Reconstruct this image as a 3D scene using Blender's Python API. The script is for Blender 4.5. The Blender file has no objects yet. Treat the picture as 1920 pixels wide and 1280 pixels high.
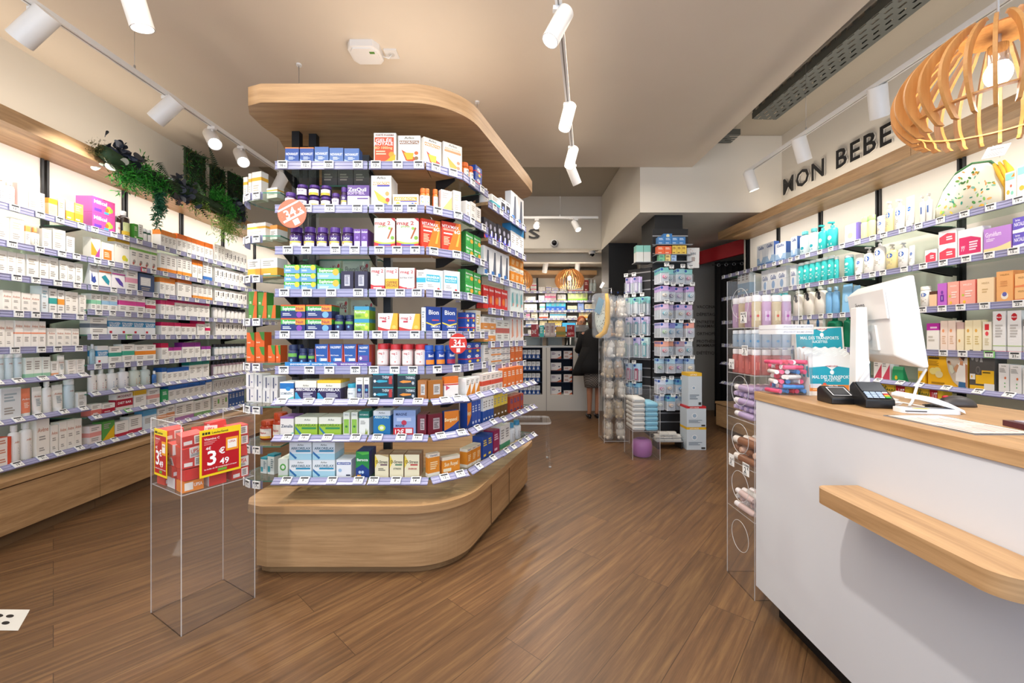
import bpy, math, random
from math import pi, sin, cos, radians, sqrt, floor as mfloor
from mathutils import Matrix, Vector
random.seed(7)
sc = bpy.context.scene
C = sc.collection
# ------------------------------------------------------------------ camera
EYE = 1.25          # eye height (m)
FPX = 761.0         # focal length in pixels of a 1920 px wide frame
CX, CY = 960.0, 632.0
cam_d = bpy.data.cameras.new('camera'); cam = bpy.data.objects.new('camera', cam_d); C.objects.link(cam)
cam_d.sensor_width = 36.0; cam_d.lens = FPX / 1920 * 36.0
cam_d.shift_y = -(640 - CY) / 1920.0
cam_d.clip_start = 0.05; cam_d.clip_end = 60
cam.location = (0, 0, EYE); cam.rotation_euler = (pi / 2, 0, 0)
sc.camera = cam
# ------------------------------------------------------------------ world, exposure, big lights
sc.view_settings.view_transform = 'Standard'; sc.view_settings.look = 'None'
sc.view_settings.gamma = 1.0; sc.view_settings.use_curve_mapping = False
sc.view_settings.exposure = 0.1
sc.cycles.use_denoising = True
sc.cycles.max_bounces = 16; sc.cycles.transparent_max_bounces = 32
sc.cycles.diffuse_bounces = 4; sc.cycles.glossy_bounces = 4; sc.cycles.transmission_bounces = 8
sc.cycles.sample_clamp_indirect = 4.0
sc.cycles.caustics_reflective = False; sc.cycles.caustics_refractive = False
w = bpy.data.worlds.new('world'); sc.world = w; w.use_nodes = True
w.node_tree.nodes['Background'].inputs[0].default_value = (0.62, 0.76, 1.0, 1)   # daylight of the street behind the camera
w.node_tree.nodes['Background'].inputs[1].default_value = 0.7

def area_light(name, loc, size, power, col, rot=(0, 0, 0), size_y=None, spread=None):
    d = bpy.data.lights.new(name, 'AREA'); d.energy = power; d.color = col; d.size = size
    if size_y: d.shape = 'RECTANGLE'; d.size_y = size_y
    if spread: d.spread = spread
    o = bpy.data.objects.new(name, d); C.objects.link(o); o.location = loc; o.rotation_euler = rot
    return o
def spot_light(name, loc, target, power, col, size=radians(50), blend=.6, radius=.04):
    d = bpy.data.lights.new(name, 'SPOT'); d.energy = power; d.color = col; d.spot_size = size; d.spot_blend = blend
    d.shadow_soft_size = radius
    o = bpy.data.objects.new(name, d); C.objects.link(o); o.location = loc
    v = Vector(target) - Vector(loc); o.rotation_euler = v.to_track_quat('-Z', 'Y').to_euler()
    return o
WARM = (1.0, .89, .76); NEUT = (1.0, .945, .88); COOL = (.72, .84, 1.0)
# daylight through the shop window behind the camera
area_light('window_daylight', (.3, -1.25, 1.7), 5.6, 85, COOL, (-pi / 2 + pi, 0, 0), 2.4)
# added fill areas under the ceiling, standing in for bounce of the spots
area_light('bounce_fill', (-.6, 1.0, 3.1), 3.0, 55, WARM, (0, 0, 0), 2.0)
area_light('bounce_fill', (.9, 3.4, 3.1), 1.8, 30, WARM, (0, 0, 0), 2.0)
area_light('bounce_fill', (-.2, 5.8, 3.3), 2.0, 26, WARM, (0, 0, 0), 1.6)

# ------------------------------------------------------------------ materials
def lin(h):
    if not isinstance(h, str): return tuple(h)
    r = [int(h[i:i + 2], 16) / 255 for i in (0, 2, 4)]
    return tuple(c / 12.92 if c <= .04045 else ((c + .055) / 1.055) ** 2.4 for c in r)
_M = {}
def M(h, rough=.45, metal=0.0, emit=0.0, spec=.5):
    k = (h, rough, metal, emit, spec)
    if k not in _M:
        m = bpy.data.materials.new('m_%s' % (h if isinstance(h, str) else 'c')); m.use_nodes = True
        b = m.node_tree.nodes['Principled BSDF']
        b.inputs['Base Color'].default_value = (*lin(h), 1); b.inputs['Roughness'].default_value = rough
        b.inputs['Metallic'].default_value = metal; b.inputs['Specular IOR Level'].default_value = spec
        if emit:
            b.inputs['Emission Color'].default_value = (*lin(h), 1); b.inputs['Emission Strength'].default_value = emit
        _M[k] = m
    return _M[k]
def nodes(name):
    m = bpy.data.materials.new(name); m.use_nodes = True
    nt = m.node_tree
    return m, nt, nt.nodes['Principled BSDF']
def wood_mat(name, c1, c2, scale=(1, 1, 1), rough=.42, axis='X'):
    m, nt, b = nodes(name); N = nt.nodes; L = nt.links
    tc = N.new('ShaderNodeTexCoord'); mp = N.new('ShaderNodeMapping')
    mp.inputs['Scale'].default_value = {'X': (.9, 14, 14), 'Y': (14, .9, 14), 'Z': (14, 14, .9)}[axis]
    no = N.new('ShaderNodeTexNoise'); no.inputs['Scale'].default_value = 1.6; no.inputs['Detail'].default_value = 9; no.inputs['Roughness'].default_value = .7
    n2 = N.new('ShaderNodeTexNoise'); n2.inputs['Scale'].default_value = 7; n2.inputs['Detail'].default_value = 3
    mx = N.new('ShaderNodeMath'); mx.operation = 'MULTIPLY_ADD'; mx.inputs[1].default_value = .35
    rp = N.new('ShaderNodeValToRGB')
    rp.color_ramp.elements[0].position = .42; rp.color_ramp.elements[0].color = (*lin(c1), 1)
    rp.color_ramp.elements[1].position = .92; rp.color_ramp.elements[1].color = (*lin(c2), 1)
    L.new(tc.outputs['Object'], mp.inputs[0]); L.new(mp.outputs[0], no.inputs['Vector']); L.new(mp.outputs[0], n2.inputs['Vector'])
    L.new(n2.outputs['Fac'], mx.inputs[0]); L.new(no.outputs['Fac'], mx.inputs[2]); L.new(mx.outputs[0], rp.inputs[0])
    L.new(rp.outputs[0], b.inputs['Base Color']); b.inputs['Roughness'].default_value = rough
    return m
OAK = wood_mat('light_oak', '94704a', 'cda678')
OAKY = wood_mat('light_oak_y', '94704a', 'cda678', axis='Y')
OAKZ = wood_mat('light_oak_z', 'a98158', 'd2ab7c', axis='Z')
LAMPW = wood_mat('plywood', 'b87c3f', 'dca766', axis='Z')
def wall_mat(name, c, bump=.0):
    m, nt, b = nodes(name); N = nt.nodes; L = nt.links
    no = N.new('ShaderNodeTexNoise'); no.inputs['Scale'].default_value = 1.3; no.inputs['Detail'].default_value = 4
    tc = N.new('ShaderNodeTexCoord'); rp = N.new('ShaderNodeValToRGB')
    c = lin(c); rp.color_ramp.elements[0].position = .3; rp.color_ramp.elements[0].color = (*[x * .95 for x in c], 1)
    rp.color_ramp.elements[1].position = .7; rp.color_ramp.elements[1].color = (*c, 1)
    L.new(tc.outputs['Object'], no.inputs['Vector']); L.new(no.outputs['Fac'], rp.inputs[0]); L.new(rp.outputs[0], b.inputs['Base Color'])
    b.inputs['Roughness'].default_value = .85; b.inputs['Specular IOR Level'].default_value = .2
    return m
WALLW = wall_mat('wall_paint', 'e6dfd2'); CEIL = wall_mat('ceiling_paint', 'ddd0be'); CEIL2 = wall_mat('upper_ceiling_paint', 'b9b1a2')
PANEL = wall_mat('shelf_back_panel', 'e8e0d4'); GREYW = wall_mat('grey_wall', 'a9a8a4'); CTRW = wall_mat('counter_white', 'cfd0d4')
BLACK = M('101012', .5); BLK2 = M('1c1c1f', .6); WHITE = M('eeece8', .4); FIXW = M('e9e8e6', .35)
STEEL = M('b9bcc0', .3, .9); CHROME = M('d8d8da', .12, 1.0); PINK = WHITE
TAGW = M('f2f2f0', .4); TAGD = M('35363a', .5); RAIL = M('a6a6c6', .25); RAILD = M('8080a6', .3)
def floor_mat():
    m, nt, b = nodes('floor_planks'); N = nt.nodes; L = nt.links
    tc = N.new('ShaderNodeTexCoord'); mp = N.new('ShaderNodeMapping'); mp.inputs['Rotation'].default_value = (0, 0, -radians(48.5))
    br = N.new('ShaderNodeTexBrick'); br.offset = .37; br.inputs['Scale'].default_value = 1.0
    br.inputs['Brick Width'].default_value = 1.25; br.inputs['Row Height'].default_value = .19; br.inputs['Mortar Size'].default_value = .0012
    br.inputs['Color1'].default_value = (0, 0, 0, 1); br.inputs['Color2'].default_value = (1, 1, 1, 1); br.inputs['Mortar'].default_value = (.1, .1, .1, 1)
    br.inputs['Bias'].default_value = 0
    ms = N.new('ShaderNodeMapping'); ms.inputs['Scale'].default_value = (1.3, 26, 1)
    no = N.new('ShaderNodeTexNoise'); no.inputs['Scale'].default_value = 1.5; no.inputs['Detail'].default_value = 9; no.inputs['Roughness'].default_value = .68
    no.inputs['Distortion'].default_value = .25
    n2 = N.new('ShaderNodeTexNoise'); n2.inputs['Scale'].default_value = .9; n2.inputs['Detail'].default_value = 2
    add = N.new('ShaderNodeVectorMath'); add.operation = 'MULTIPLY_ADD'; add.inputs[1].default_value = (7, 7, 7)
    L.new(tc.outputs['Object'], mp.inputs[0]); L.new(mp.outputs[0], br.inputs['Vector'])
    L.new(mp.outputs[0], ms.inputs[0]); L.new(br.outputs['Color'], add.inputs[0]); L.new(ms.outputs[0], add.inputs[2])
    L.new(add.outputs[0], no.inputs['Vector']); L.new(mp.outputs[0], n2.inputs['Vector'])
    rp = N.new('ShaderNodeValToRGB'); e = rp.color_ramp.elements
    e[0].position = .3; e[0].color = (*lin('4e3825'), 1); e[1].position = .72; e[1].color = (*lin('82633f'), 1)
    x = e.new(.5); x.color = (*lin('674a30'), 1)
    L.new(no.outputs['Fac'], rp.inputs[0])
    mul = N.new('ShaderNodeMix'); mul.data_type = 'RGBA'; mul.blend_type = 'MULTIPLY'; mul.inputs['Factor'].default_value = 1
    r2 = N.new('ShaderNodeValToRGB'); r2.color_ramp.elements[0].color = (.84, .84, .84, 1); r2.color_ramp.elements[1].color = (1.12, 1.1, 1.08, 1)
    L.new(br.outputs['Color'], r2.inputs[0]); L.new(rp.outputs[0], mul.inputs['A']); L.new(r2.outputs[0], mul.inputs['B'])
    m2 = N.new('ShaderNodeMix'); m2.data_type = 'RGBA'; m2.inputs['B'].default_value = (*lin('3c2a1a'), 1)
    L.new(br.outputs['Fac'], m2.inputs['Factor']); L.new(mul.outputs['Result'], m2.inputs['A'])
    L.new(m2.outputs['Result'], b.inputs['Base Color'])
    bm = N.new('ShaderNodeBump'); bm.inputs['Strength'].default_value = .12; bm.inputs['Distance'].default_value = .002
    L.new(no.outputs['Fac'], bm.inputs['Height']); L.new(bm.outputs[0], b.inputs['Normal'])
    b.inputs['Roughness'].default_value = .42; b.inputs['Specular IOR Level'].default_value = .4
    return m
FLOORM = floor_mat()
def clear_mat(name, tint='f4f6f6', refl=.55, body=.0, bodycol='ffffff'):
    m = bpy.data.materials.new(name); m.use_nodes = True; nt = m.node_tree; N = nt.nodes; L = nt.links
    N.remove(N['Principled BSDF']); out = N['Material Output']
    t = N.new('ShaderNodeBsdfTransparent'); t.inputs[0].default_value = (*lin(tint), 1)
    g = N.new('ShaderNodeBsdfGlossy'); g.inputs['Roughness'].default_value = .05; g.inputs[0].default_value = (1, 1, 1, 1)
    f = N.new('ShaderNodeFresnel'); f.inputs[0].default_value = 1.45
    mm = N.new('ShaderNodeMath'); mm.operation = 'MULTIPLY'; mm.inputs[1].default_value = refl
    gm = N.new('ShaderNodeNewGeometry'); iv = N.new('ShaderNodeMath'); iv.operation = 'SUBTRACT'; iv.inputs[0].default_value = 1; L.new(gm.outputs['Backfacing'], iv.inputs[1])
    m0 = N.new('ShaderNodeMath'); m0.operation = 'MULTIPLY'; L.new(f.outputs[0], m0.inputs[0]); L.new(iv.outputs[0], m0.inputs[1]); f = m0
    mx = N.new('ShaderNodeMixShader'); L.new(f.outputs[0], mm.inputs[0]); L.new(mm.outputs[0], mx.inputs[0])
    L.new(t.outputs[0], mx.inputs[1]); L.new(g.outputs[0], mx.inputs[2]); last = mx
    if body:
        d = N.new('ShaderNodeBsdfDiffuse'); d.inputs[0].default_value = (*lin(bodycol), 1)
        m3 = N.new('ShaderNodeMixShader'); m3.inputs[0].default_value = body
        L.new(mx.outputs[0], m3.inputs[1]); L.new(d.outputs[0], m3.inputs[2]); last = m3
    L.new(last.outputs[0], out.inputs[0]); return m
ACRYL = clear_mat('clear_acrylic', 'fdfdfd', .8, .012); EDGE = clear_mat('acrylic_edge', 'ffffff', .6, .5, 'f2f4f4')
GLASS = clear_mat('shelf_glass', 'eef6f2', .8, .04, 'dcebe4'); GEDGE = clear_mat('glass_edge', '6fa58f', .6, .7, '5f8f7c')
PBAG = clear_mat('plastic_bag', 'f6f6f6', .9, .22, 'f3eee6'); BLIST = clear_mat('blister_plastic', 'f4f6f8', .9, .14, 'eef2f6')
TINT = {}
def liquid(h, body=.45):
    if (h, body) not in TINT: TINT[(h, body)] = clear_mat('tinted_' + h, h, .7, body, h)
    return TINT[(h, body)]

# ------------------------------------------------------------------ mesh builder
def rotz(a): return Matrix.Rotation(a, 4, 'Z')
_txt = {}
def text_geo(s, bold=True):
    k = (s, bold)
    if k in _txt: return _txt[k]
    cu = bpy.data.curves.new('t', 'FONT'); cu.body = s; cu.size = 1; cu.resolution_u = 2; cu.fill_mode = 'FRONT'
    if bold: cu.offset = .018
    o = bpy.data.objects.new('t', cu); me = o.to_mesh()
    vs = [(v.co.x, v.co.y) for v in me.vertices]; fs = [tuple(p.vertices) for p in me.polygons]
    o.to_mesh_clear(); bpy.data.objects.remove(o); bpy.data.curves.remove(cu)
    if vs:
        x0 = min(v[0] for v in vs); x1 = max(v[0] for v in vs)
        vs = [(v[0] - x0, v[1]) for v in vs]
        _txt[k] = (vs, fs, x1 - x0)
    else: _txt[k] = ([], [], 0)
    return _txt[k]
class G:
    def __init__(s): s.v = []; s.f = []; s.m = []; s.mats = []; s.sm = []
    def mi(s, m):
        if m not in s.mats: s.mats.append(m)
        return s.mats.index(m)
    def add(s, vs, fs, m, smooth=False, X=None):
        o = len(s.v); s.v += [tuple(X @ Vector(v)) if X is not None else tuple(v) for v in vs]
        i = s.mi(m)
        for f in fs: s.f.append(tuple(o + k for k in f)); s.m.append(i); s.sm.append(smooth)
        return s
    def box(s, x0, y0, z0, x1, y1, z1, m, X=None, fm=None):
        if x0 > x1: x0, x1 = x1, x0
        if y0 > y1: y0, y1 = y1, y0
        if z0 > z1: z0, z1 = z1, z0
        vs = [(x0, y0, z0), (x1, y0, z0), (x1, y1, z0), (x0, y1, z0), (x0, y0, z1), (x1, y0, z1), (x1, y1, z1), (x0, y1, z1)]
        F = {'b': (3, 2, 1, 0), 't': (4, 5, 6, 7), 'f': (0, 1, 5, 4), 'r': (1, 2, 6, 5), 'k': (2, 3, 7, 6), 'l': (3, 0, 4, 7)}
        if not fm: return s.add(vs, list(F.values()), m, False, X)
        o = len(s.v); s.v += [tuple(X @ Vector(v)) if X is not None else v for v in vs]
        for k, f in F.items():
            s.f.append(tuple(o + i for i in f)); s.m.append(s.mi(fm.get(k, m))); s.sm.append(False)
        return s
    def cbox(s, cx, cy, cz, a, b, c, m, X=None): return s.box(cx - a / 2, cy - b / 2, cz - c / 2, cx + a / 2, cy + b / 2, cz + c / 2, m, X)
    def lathe(s, prof, m, n=16, cx=0, cy=0, sx=1, sy=1, X=None, smooth=True, cap=True):
        vs = []; fs = []
        for r, z in prof:
            for i in range(n): a = 2 * pi * i / n; vs.append((cx + r * sx * cos(a), cy + r * sy * sin(a), z))
        for j in range(len(prof) - 1):
            for i in range(n):
                k = (i + 1) % n; fs.append((j * n + i, j * n + k, (j + 1) * n + k, (j + 1) * n + i))
        s.add(vs, fs, m, smooth, X)
        if cap:
            s.add(vs[:n], [tuple(range(n))[::-1]], m, False, X); s.add(vs[-n:], [tuple(range(n))], m, False, X)
        return s
    def tube(s, pts, r, m, n=8, X=None, closed=False):
        P = [Vector(p) for p in pts]; vs = []; fs = []; up = None
        N = len(P)
        for i, p in enumerate(P):
            a = P[i - 1] if (i > 0 or closed) else P[i]; b = P[(i + 1) % N] if (i < N - 1 or closed) else P[i]
            t = (b - a).normalized()
            if up is None:
                up = Vector((0, 0, 1)) if abs(t.z) < .9 else Vector((1, 0, 0))
            u = t.cross(up).normalized(); up = u.cross(t).normalized()
            rr = r[i] if isinstance(r, (list, tuple)) else r
            for k in range(n):
                an = 2 * pi * k / n; vs.append(tuple(p + u * rr * cos(an) + up * rr * sin(an)))
        for j in range(N if closed else N - 1):
            for k in range(n):
                l = (k + 1) % n; j2 = (j + 1) % N; fs.append((j * n + k, j * n + l, j2 * n + l, j2 * n + k))
        if not closed: fs += [tuple(range(n))[::-1], tuple(range((N - 1) * n, N * n))]
        return s.add(vs, fs, m, True, X)
    def prism(s, poly, z0, z1, m, X=None, side=None, smooth_side=False):
        n = len(poly)
        vs = [(x, y, z0) for x, y in poly] + [(x, y, z1) for x, y in poly]
        ar = sum(poly[i][0] * poly[(i + 1) % n][1] - poly[(i + 1) % n][0] * poly[i][1] for i in range(n))
        top = tuple(range(n, 2 * n)); bot = tuple(range(n))[::-1]; sd = [(i, (i + 1) % n, n + (i + 1) % n, n + i) for i in range(n)]
        if ar < 0: top = top[::-1]; bot = bot[::-1]; sd = [f[::-1] for f in sd]
        s.add(vs, [top, bot], m, False, X); s.add(vs, sd, side or m, smooth_side, X)
        return s
    def vprism(s, poly, y0, y1, m, X=None, side=None):      # polygon in x,z extruded along y
        R = Matrix(((1, 0, 0, 0), (0, 0, 1, 0), (0, 1, 0, 0), (0, 0, 0, 1)))
        return s.prism(poly, y0, y1, m, (X @ R) if X is not None else R, side)
    def text(s, t, cx, cz, h, m, y=0, wmax=None, X=None, align='c', bold=True, depth=0, sxy=None):
        vs, fs, wd = text_geo(t, bold)
        if not vs: return s
        k = h / .7; kx = k
        if wmax and wd * kx > wmax: kx = wmax / wd
        if sxy: kx = sxy / wd
        off = {'c': -wd * kx / 2, 'l': 0, 'r': -wd * kx}[align]
        zz = cz - h / 2
        s.add([(cx + off + a * kx, y, zz + b * k) for a, b in vs], fs, m, False, X)
        return s
    def ell(s, c, r, m, n=12, k=8, X=None):
        pr = []; vs = []; fs = []
        for j in range(k + 1):
            t = pi * j / k
            for i in range(n): a = 2 * pi * i / n; vs.append((c[0] + r[0] * sin(t) * cos(a), c[1] + r[1] * sin(t) * sin(a), c[2] - r[2] * cos(t)))
        for j in range(k):
            for i in range(n): l = (i + 1) % n; fs.append((j * n + i, j * n + l, (j + 1) * n + l, (j + 1) * n + i))
        return s.add(vs, fs, m, True, X)
    def mesh(s, name):
        me = bpy.data.meshes.new(name); me.from_pydata(s.v, [], s.f)
        for m in s.mats: me.materials.append(m)
        me.polygons.foreach_set('material_index', s.m); me.polygons.foreach_set('use_smooth', s.sm)
        me.update(); return me
    def build(s, name, parent=None, loc=(0, 0, 0), rot=0, label=None, bevel=0, **kw):
        o = bpy.data.objects.new(name, s.mesh(name)); C.objects.link(o); o.parent = parent
        o.location = loc; o.rotation_euler = (0, 0, rot) if not isinstance(rot, tuple) else rot
        if label: o['label'] = label
        if bevel:
            b = o.modifiers.new('b', 'BEVEL'); b.width = bevel; b.segments = 2; b.limit_method = 'ANGLE'
        for k, v in kw.items(): o[k] = v
        return o
def empty(name, loc, label, cat, group=None, rot=0):
    o = bpy.data.objects.new(name, None); C.objects.link(o); o.location = loc; o.empty_display_size = .1
    o.rotation_euler = (0, 0, rot) if not isinstance(rot, tuple) else rot
    o['label'] = label; o['category'] = cat
    if group: o['group'] = group
    return o
def tag(o, label, cat, group=None):
    o['label'] = label; o['category'] = cat
    if group: o['group'] = group
    return o
def ST(g, name, loc=(0, 0, 0), rot=0, label=None, bevel=0, parent=None):
    o = g.build(name, parent, loc, rot, label, bevel)
    if parent is None: o['kind'] = 'structure'
    return o
def arc(cx, cy, r, a0, a1, n): return [(cx + r * cos(radians(a0 + (a1 - a0) * i / n)), cy + r * sin(radians(a0 + (a1 - a0) * i / n))) for i in range(n + 1)]
def rpoly(w, d, r, n=4, x0=0, y0=0):
    return arc(x0 + w - r, y0 + r, r, -90, 0, n) + arc(x0 + w - r, y0 + d - r, r, 0, 90, n) + arc(x0 + r, y0 + d - r, r, 90, 180, n) + arc(x0 + r, y0 + r, r, 180, 270, n)
# ------------------------------------------------------------------ the room
SL = .045                                   # the side walls lean this much against the view axis
def LX(x, d): return x - SL * (d - 2.5)     # x on a left-hand plane at depth d (x given at d=2.5)
def RX(x, d): return x - SL * (d - 2.5)
LWALL, LSH, LBASE, LFAS = -3.45, -3.12, -2.99, -3.08
RWALL, RSH, RFAS = 3.33, 2.95, 2.90
HC = 3.28; HU = 3.66; BF = 4.85
g = G(); g.box(-6, -1.3, -.05, 6, 11, 0, FLOORM); ST(g, 'floor')
def slab_lr(name, xf, side, d0, d1, z0, z1, th, m):
    # vertical slab following the left/right wall direction
    g = G(); a, b = xf(d0), xf(d1); t = th * side
    g.prism([(a, d0), (b, d1), (b + t, d1), (a + t, d0)], z0, z1, m); return g
ST(slab_lr('w', lambda d: LX(LWALL, d), -1, -1.3, 9.2, 0, 3.7, .1, WALLW), 'wall_left')
ST(slab_lr('w', lambda d: RX(RWALL, d), 1, -1.3, 5.5, 0, 3.7, .1, WALLW), 'wall_right')
# lowered ceiling, upper ceiling, beams
RE = 2.15
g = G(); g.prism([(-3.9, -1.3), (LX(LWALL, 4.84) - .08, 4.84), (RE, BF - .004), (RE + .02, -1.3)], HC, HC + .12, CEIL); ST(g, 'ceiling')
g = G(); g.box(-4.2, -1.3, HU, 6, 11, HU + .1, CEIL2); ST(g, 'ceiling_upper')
g = G(); g.box(1.53, BF, 2.74, 6, 6.94, HU - .003, WALLW)
ST(g, 'ceiling_beam', label='white beam over the black pillar')
g = G(); g.box(-4.2, 6.95, 2.77, 6, 9.4, HU, WALLW); ST(g, 'ceiling_bulkhead')
g = G(); g.box(-4.2, 7.4, 2.62, 6, 7.55, 2.77, WALLW); ST(g, 'ceiling_step')
g = G(); g.box(-4.2, 9.0, 0, 6, 9.1, 2.8, WALLW); ST(g, 'wall_back')
g = G(); g.box(2.2, 6.95, 0, 6, 7.05, 2.7, GREYW)
w_ = ST(g, 'wall_back_right')
zz = 1.25 + (632 - 575) / FPX * 6.95
e = empty('wall_lettering', (3.16, 6.944, zz), 'list of grey health service words lettered on the grey wall beside the black curtain', 'wall lettering'); z0 = zz
for t in ['VACCINATION', None, 'DÉPISTAGE', None, 'ENTRETIEN', 'PHARMACEUTIQUE', None, 'ORTHOPÉDIE', None, 'PROTHÈSES', 'MAMMAIRES', None, 'DIÉTÉTIQUE']:
    if t: g = G(); g.text(t, 0, zz - z0, .05, M('55504c'), align='l'); g.build('lettering_line', e); zz -= .07
    else: zz -= .06
g = G(); g.box(5.9, 4.6, 0, 6, 9.1, 3.7, WALLW); g.box(3.2, 5.5, 0, 3.3, 5.6, 2.7, WALLW); g.box(3.2, 5.5, 0, 6, 5.56, 2.7, WALLW)
ST(g, 'wall_side_passage')
# red beam
g = G(); a = Vector((3.05, 6.6)); b = Vector((3.35, 5.62))
g.prism([(3.03, 6.9), (3.08, 6.9), (3.40, 5.66), (3.35, 5.66)], 2.45, 2.66, M('c4202c')); g.build('red_beam'); 
tag(bpy.data.objects['red_beam'], 'dark red painted beam under the ceiling above the black curtain', 'beam')
# black curtain on a rod
g = G(); n = 60; x0 = 3.15; vs = []; fs = []
for i in range(n + 1):
    t = i / n; x = x0 + t * .42; y = 6.3 - t * .2 + .03 * sin(t * 2 * pi * 6)
    vs += [(x + .03 * 0, y, .02), (x, y, 2.42)]
for i in range(n): fs.append((2 * i, 2 * i + 2, 2 * i + 3, 2 * i + 1))
g.add(vs, fs, M('0b0b0d', .9), True); cur = g.build('curtain'); tag(cur, 'floor-length black curtain with metal eyelets hanging beyond the right wall shelves', 'curtain')
md = cur.modifiers.new('s', 'SOLIDIFY'); md.thickness = .004
e = G()
for i in range(4):
    t = (i * 2 + .7) / 9.; e.tube([(x0 + t * .42 + .022 * cos(a), 6.265 - t * .2, 2.36 + .022 * sin(a)) for a in [k * pi / 6 for k in range(12)]], .005, STEEL, 6, closed=True)
e.build('eyelets', cur)
g = G(); g.tube([(3.1, 6.3, 2.37), (3.9, 5.93, 2.37)], .01, BLK2); tag(g.build('curtain_rod'), 'thin black rod the black curtain hangs from', 'curtain rod')
# pillars
def pillar(x0, x1, d0, d1, zt, label):
    g = G(); g.box(x0, d0, 0, x1, d1, zt, M('0e0e11', .55)); o = g.build('pillar'); o['kind'] = 'structure'; o['label'] = label
pillar(1.74, 2.08, 4.95, 5.45, 2.738, 'black pillar carrying the dummy display')
pillar(1.53, 1.98, 6.42, 6.93, 2.738, 'black pillar farther back')
# cable tray in the recess
def tray(p0, p1, w, h, label):
    P0, P1 = Vector(p0), Vector(p1); d = (P1 - P0); Ln = d.length; X = Matrix.Translation(P0) @ d.to_track_quat('X', 'Z').to_matrix().to_4x4()
    g = G(); m = M('6f7472', .45, .7); th = .0025
    def perf(y0, z0, y1, z1):      # a strip with rows of slots
        wv = Vector((0, y1 - y0, z1 - z0)); W = wv.length; nr = max(1, int(W / .05)); nn = int(Ln / .1)
        nrm = Vector((0, -wv.z, wv.y)).normalized() * th
        def q(u0, v0, u1, v1):
            c = [Vector((u, y0, z0)) + wv * v for u, v in ((u0, v0), (u1, v0), (u1, v1), (u0, v1))]
            vs = [tuple(k) for k in c] + [tuple(k + nrm) for k in c]
            g.add(vs, [(0, 1, 2, 3), (7, 6, 5, 4), (0, 4, 5, 1), (2, 6, 7, 3), (1, 5, 6, 2), (3, 7, 4, 0)], m, False, X)
        rh = 1 / nr; gap = .3
        for r in range(nr):
            q(0, r * rh, Ln, r * rh + rh * (1 - gap))
            off = .05 if r % 2 else 0
            for k in range(nn + 1):
                u = k * .1 + off - .05
                if u + .04 > 0 and u < Ln: q(max(0, u), r * rh + rh * (1 - gap), min(Ln, u + .045), (r + 1) * rh)
    perf(-w / 2, 0, w / 2, 0); perf(-w / 2, 0, -w / 2, h); perf(w / 2, 0, w / 2, h)
    tag(g.build('cable_tray'), label, 'cable tray')
tray((2.87, -.6, 3.555), (2.67, 4.3, 3.555), .26, .09, 'long perforated metal cable tray under the upper ceiling beside the lettered wall')
tray((1.7, 4.72, 3.555), (2.6, 4.72, 3.555), .2, .09, 'short perforated metal cable tray running across above the white beam')
tray((.9, 5.2, 3.57), (1.45, 5.2, 3.57), .2, .085, 'perforated metal cable tray end beyond the lowered ceiling')
# suspended wood fascia boxes over the wall shelves
def fascia(side, d0, d1, X0, XW, label, seams):
    g = G(); a = lambda d: (LX(X0, d) if side < 0 else RX(X0, d)); b = lambda d: (LX(XW, d) if side < 0 else RX(XW, d)) + (.004 if side < 0 else -.004)
    g.prism([(a(d0), d0), (a(d1), d1), (b(d1), d1), (b(d0), d0)], 2.56, 2.655, OAKY)
    for s_ in seams:
        t = .0015 * (1 if side < 0 else -1); g.prism([(a(s_) + t, s_), (a(s_) + t, s_ + .002), (a(s_) - t, s_ + .002), (a(s_) - t, s_)], 2.56, 2.655, M('6b5030'))
    return tag(g.build('wooden_canopy'), label, 'canopy')
fascia(-1, -.5, 6.9, LFAS, LWALL, 'long light oak canopy above the left wall shelves', [2.0, 4.6])
fascia(1, -.5, 5.45, RFAS, RWALL, 'long light oak canopy above the right wall shelves under the lettering', [2.93])
# LED strips set in the canopies (they wash the wall below them)
def led(side, X0, d0, d1, pw):
    x = (LX(X0, (d0 + d1) / 2) if side < 0 else RX(X0, (d0 + d1) / 2)); o = area_light('canopy_led', (x, (d0 + d1) / 2, 2.55), .05, pw, NEUT, (0, -side * radians(8), SL if 0 else 0), d1 - d0)
    o.rotation_euler = (0, side * radians(-20), math.atan(SL)); return o
led(-1, -3.15, .3, 6.6, 24); led(1, 2.98, .6, 5.3, 15)
# back panels and black uprights behind the wall shelves
def panels(side, XW, ds, z0, z1, names):
    for i, d in enumerate(ds[:-1]):
        g = G(); X = (lambda q: LX(XW, q) if side < 0 else RX(XW, q)); s = -side * .018
        a, b = d + .03, ds[i + 1] - .03
        g.prism([(X(a), a), (X(b), b), (X(b) + s, b), (X(a) + s, a)], z0, z1, PANEL); o = g.build('back_panel'); o['kind'] = 'structure'
    for i, d in enumerate(ds):
        g = G(); s = -side
        for k in (-.022, .014):
            q = d + k; xx = X(q); g.box(xx, q - .008, z0, xx + s * .03, q + .008, z1, BLACK)
        tag(g.build('shelf_upright'), names.format(ORD[i]), 'shelf upright', 'black slotted uprights on the ' + ('left' if side < 0 else 'right') + ' wall')
ORD = ['first', 'second', 'third', 'fourth', 'fifth', 'sixth', 'seventh', 'eighth', 'ninth', 'tenth', 'eleventh', 'twelfth', 'thirteenth', 'fourteenth', 'fifteenth', 'sixteenth', 'seventeenth', 'eighteenth', 'nineteenth', 'twentieth'] + ['twenty-' + s for s in ('first', 'second', 'third', 'fourth', 'fifth', 'sixth', 'seventh', 'eighth', 'ninth')] + ['thirtieth'] + ['thirty-' + s for s in ('first', 'second', 'third', 'fourth', 'fifth', 'sixth', 'seventh', 'eighth', 'ninth')]
LD = [2.35, 3.0, 3.65, 4.31, 4.97, 5.63]       # bay joints on the left wall (depth)
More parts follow.
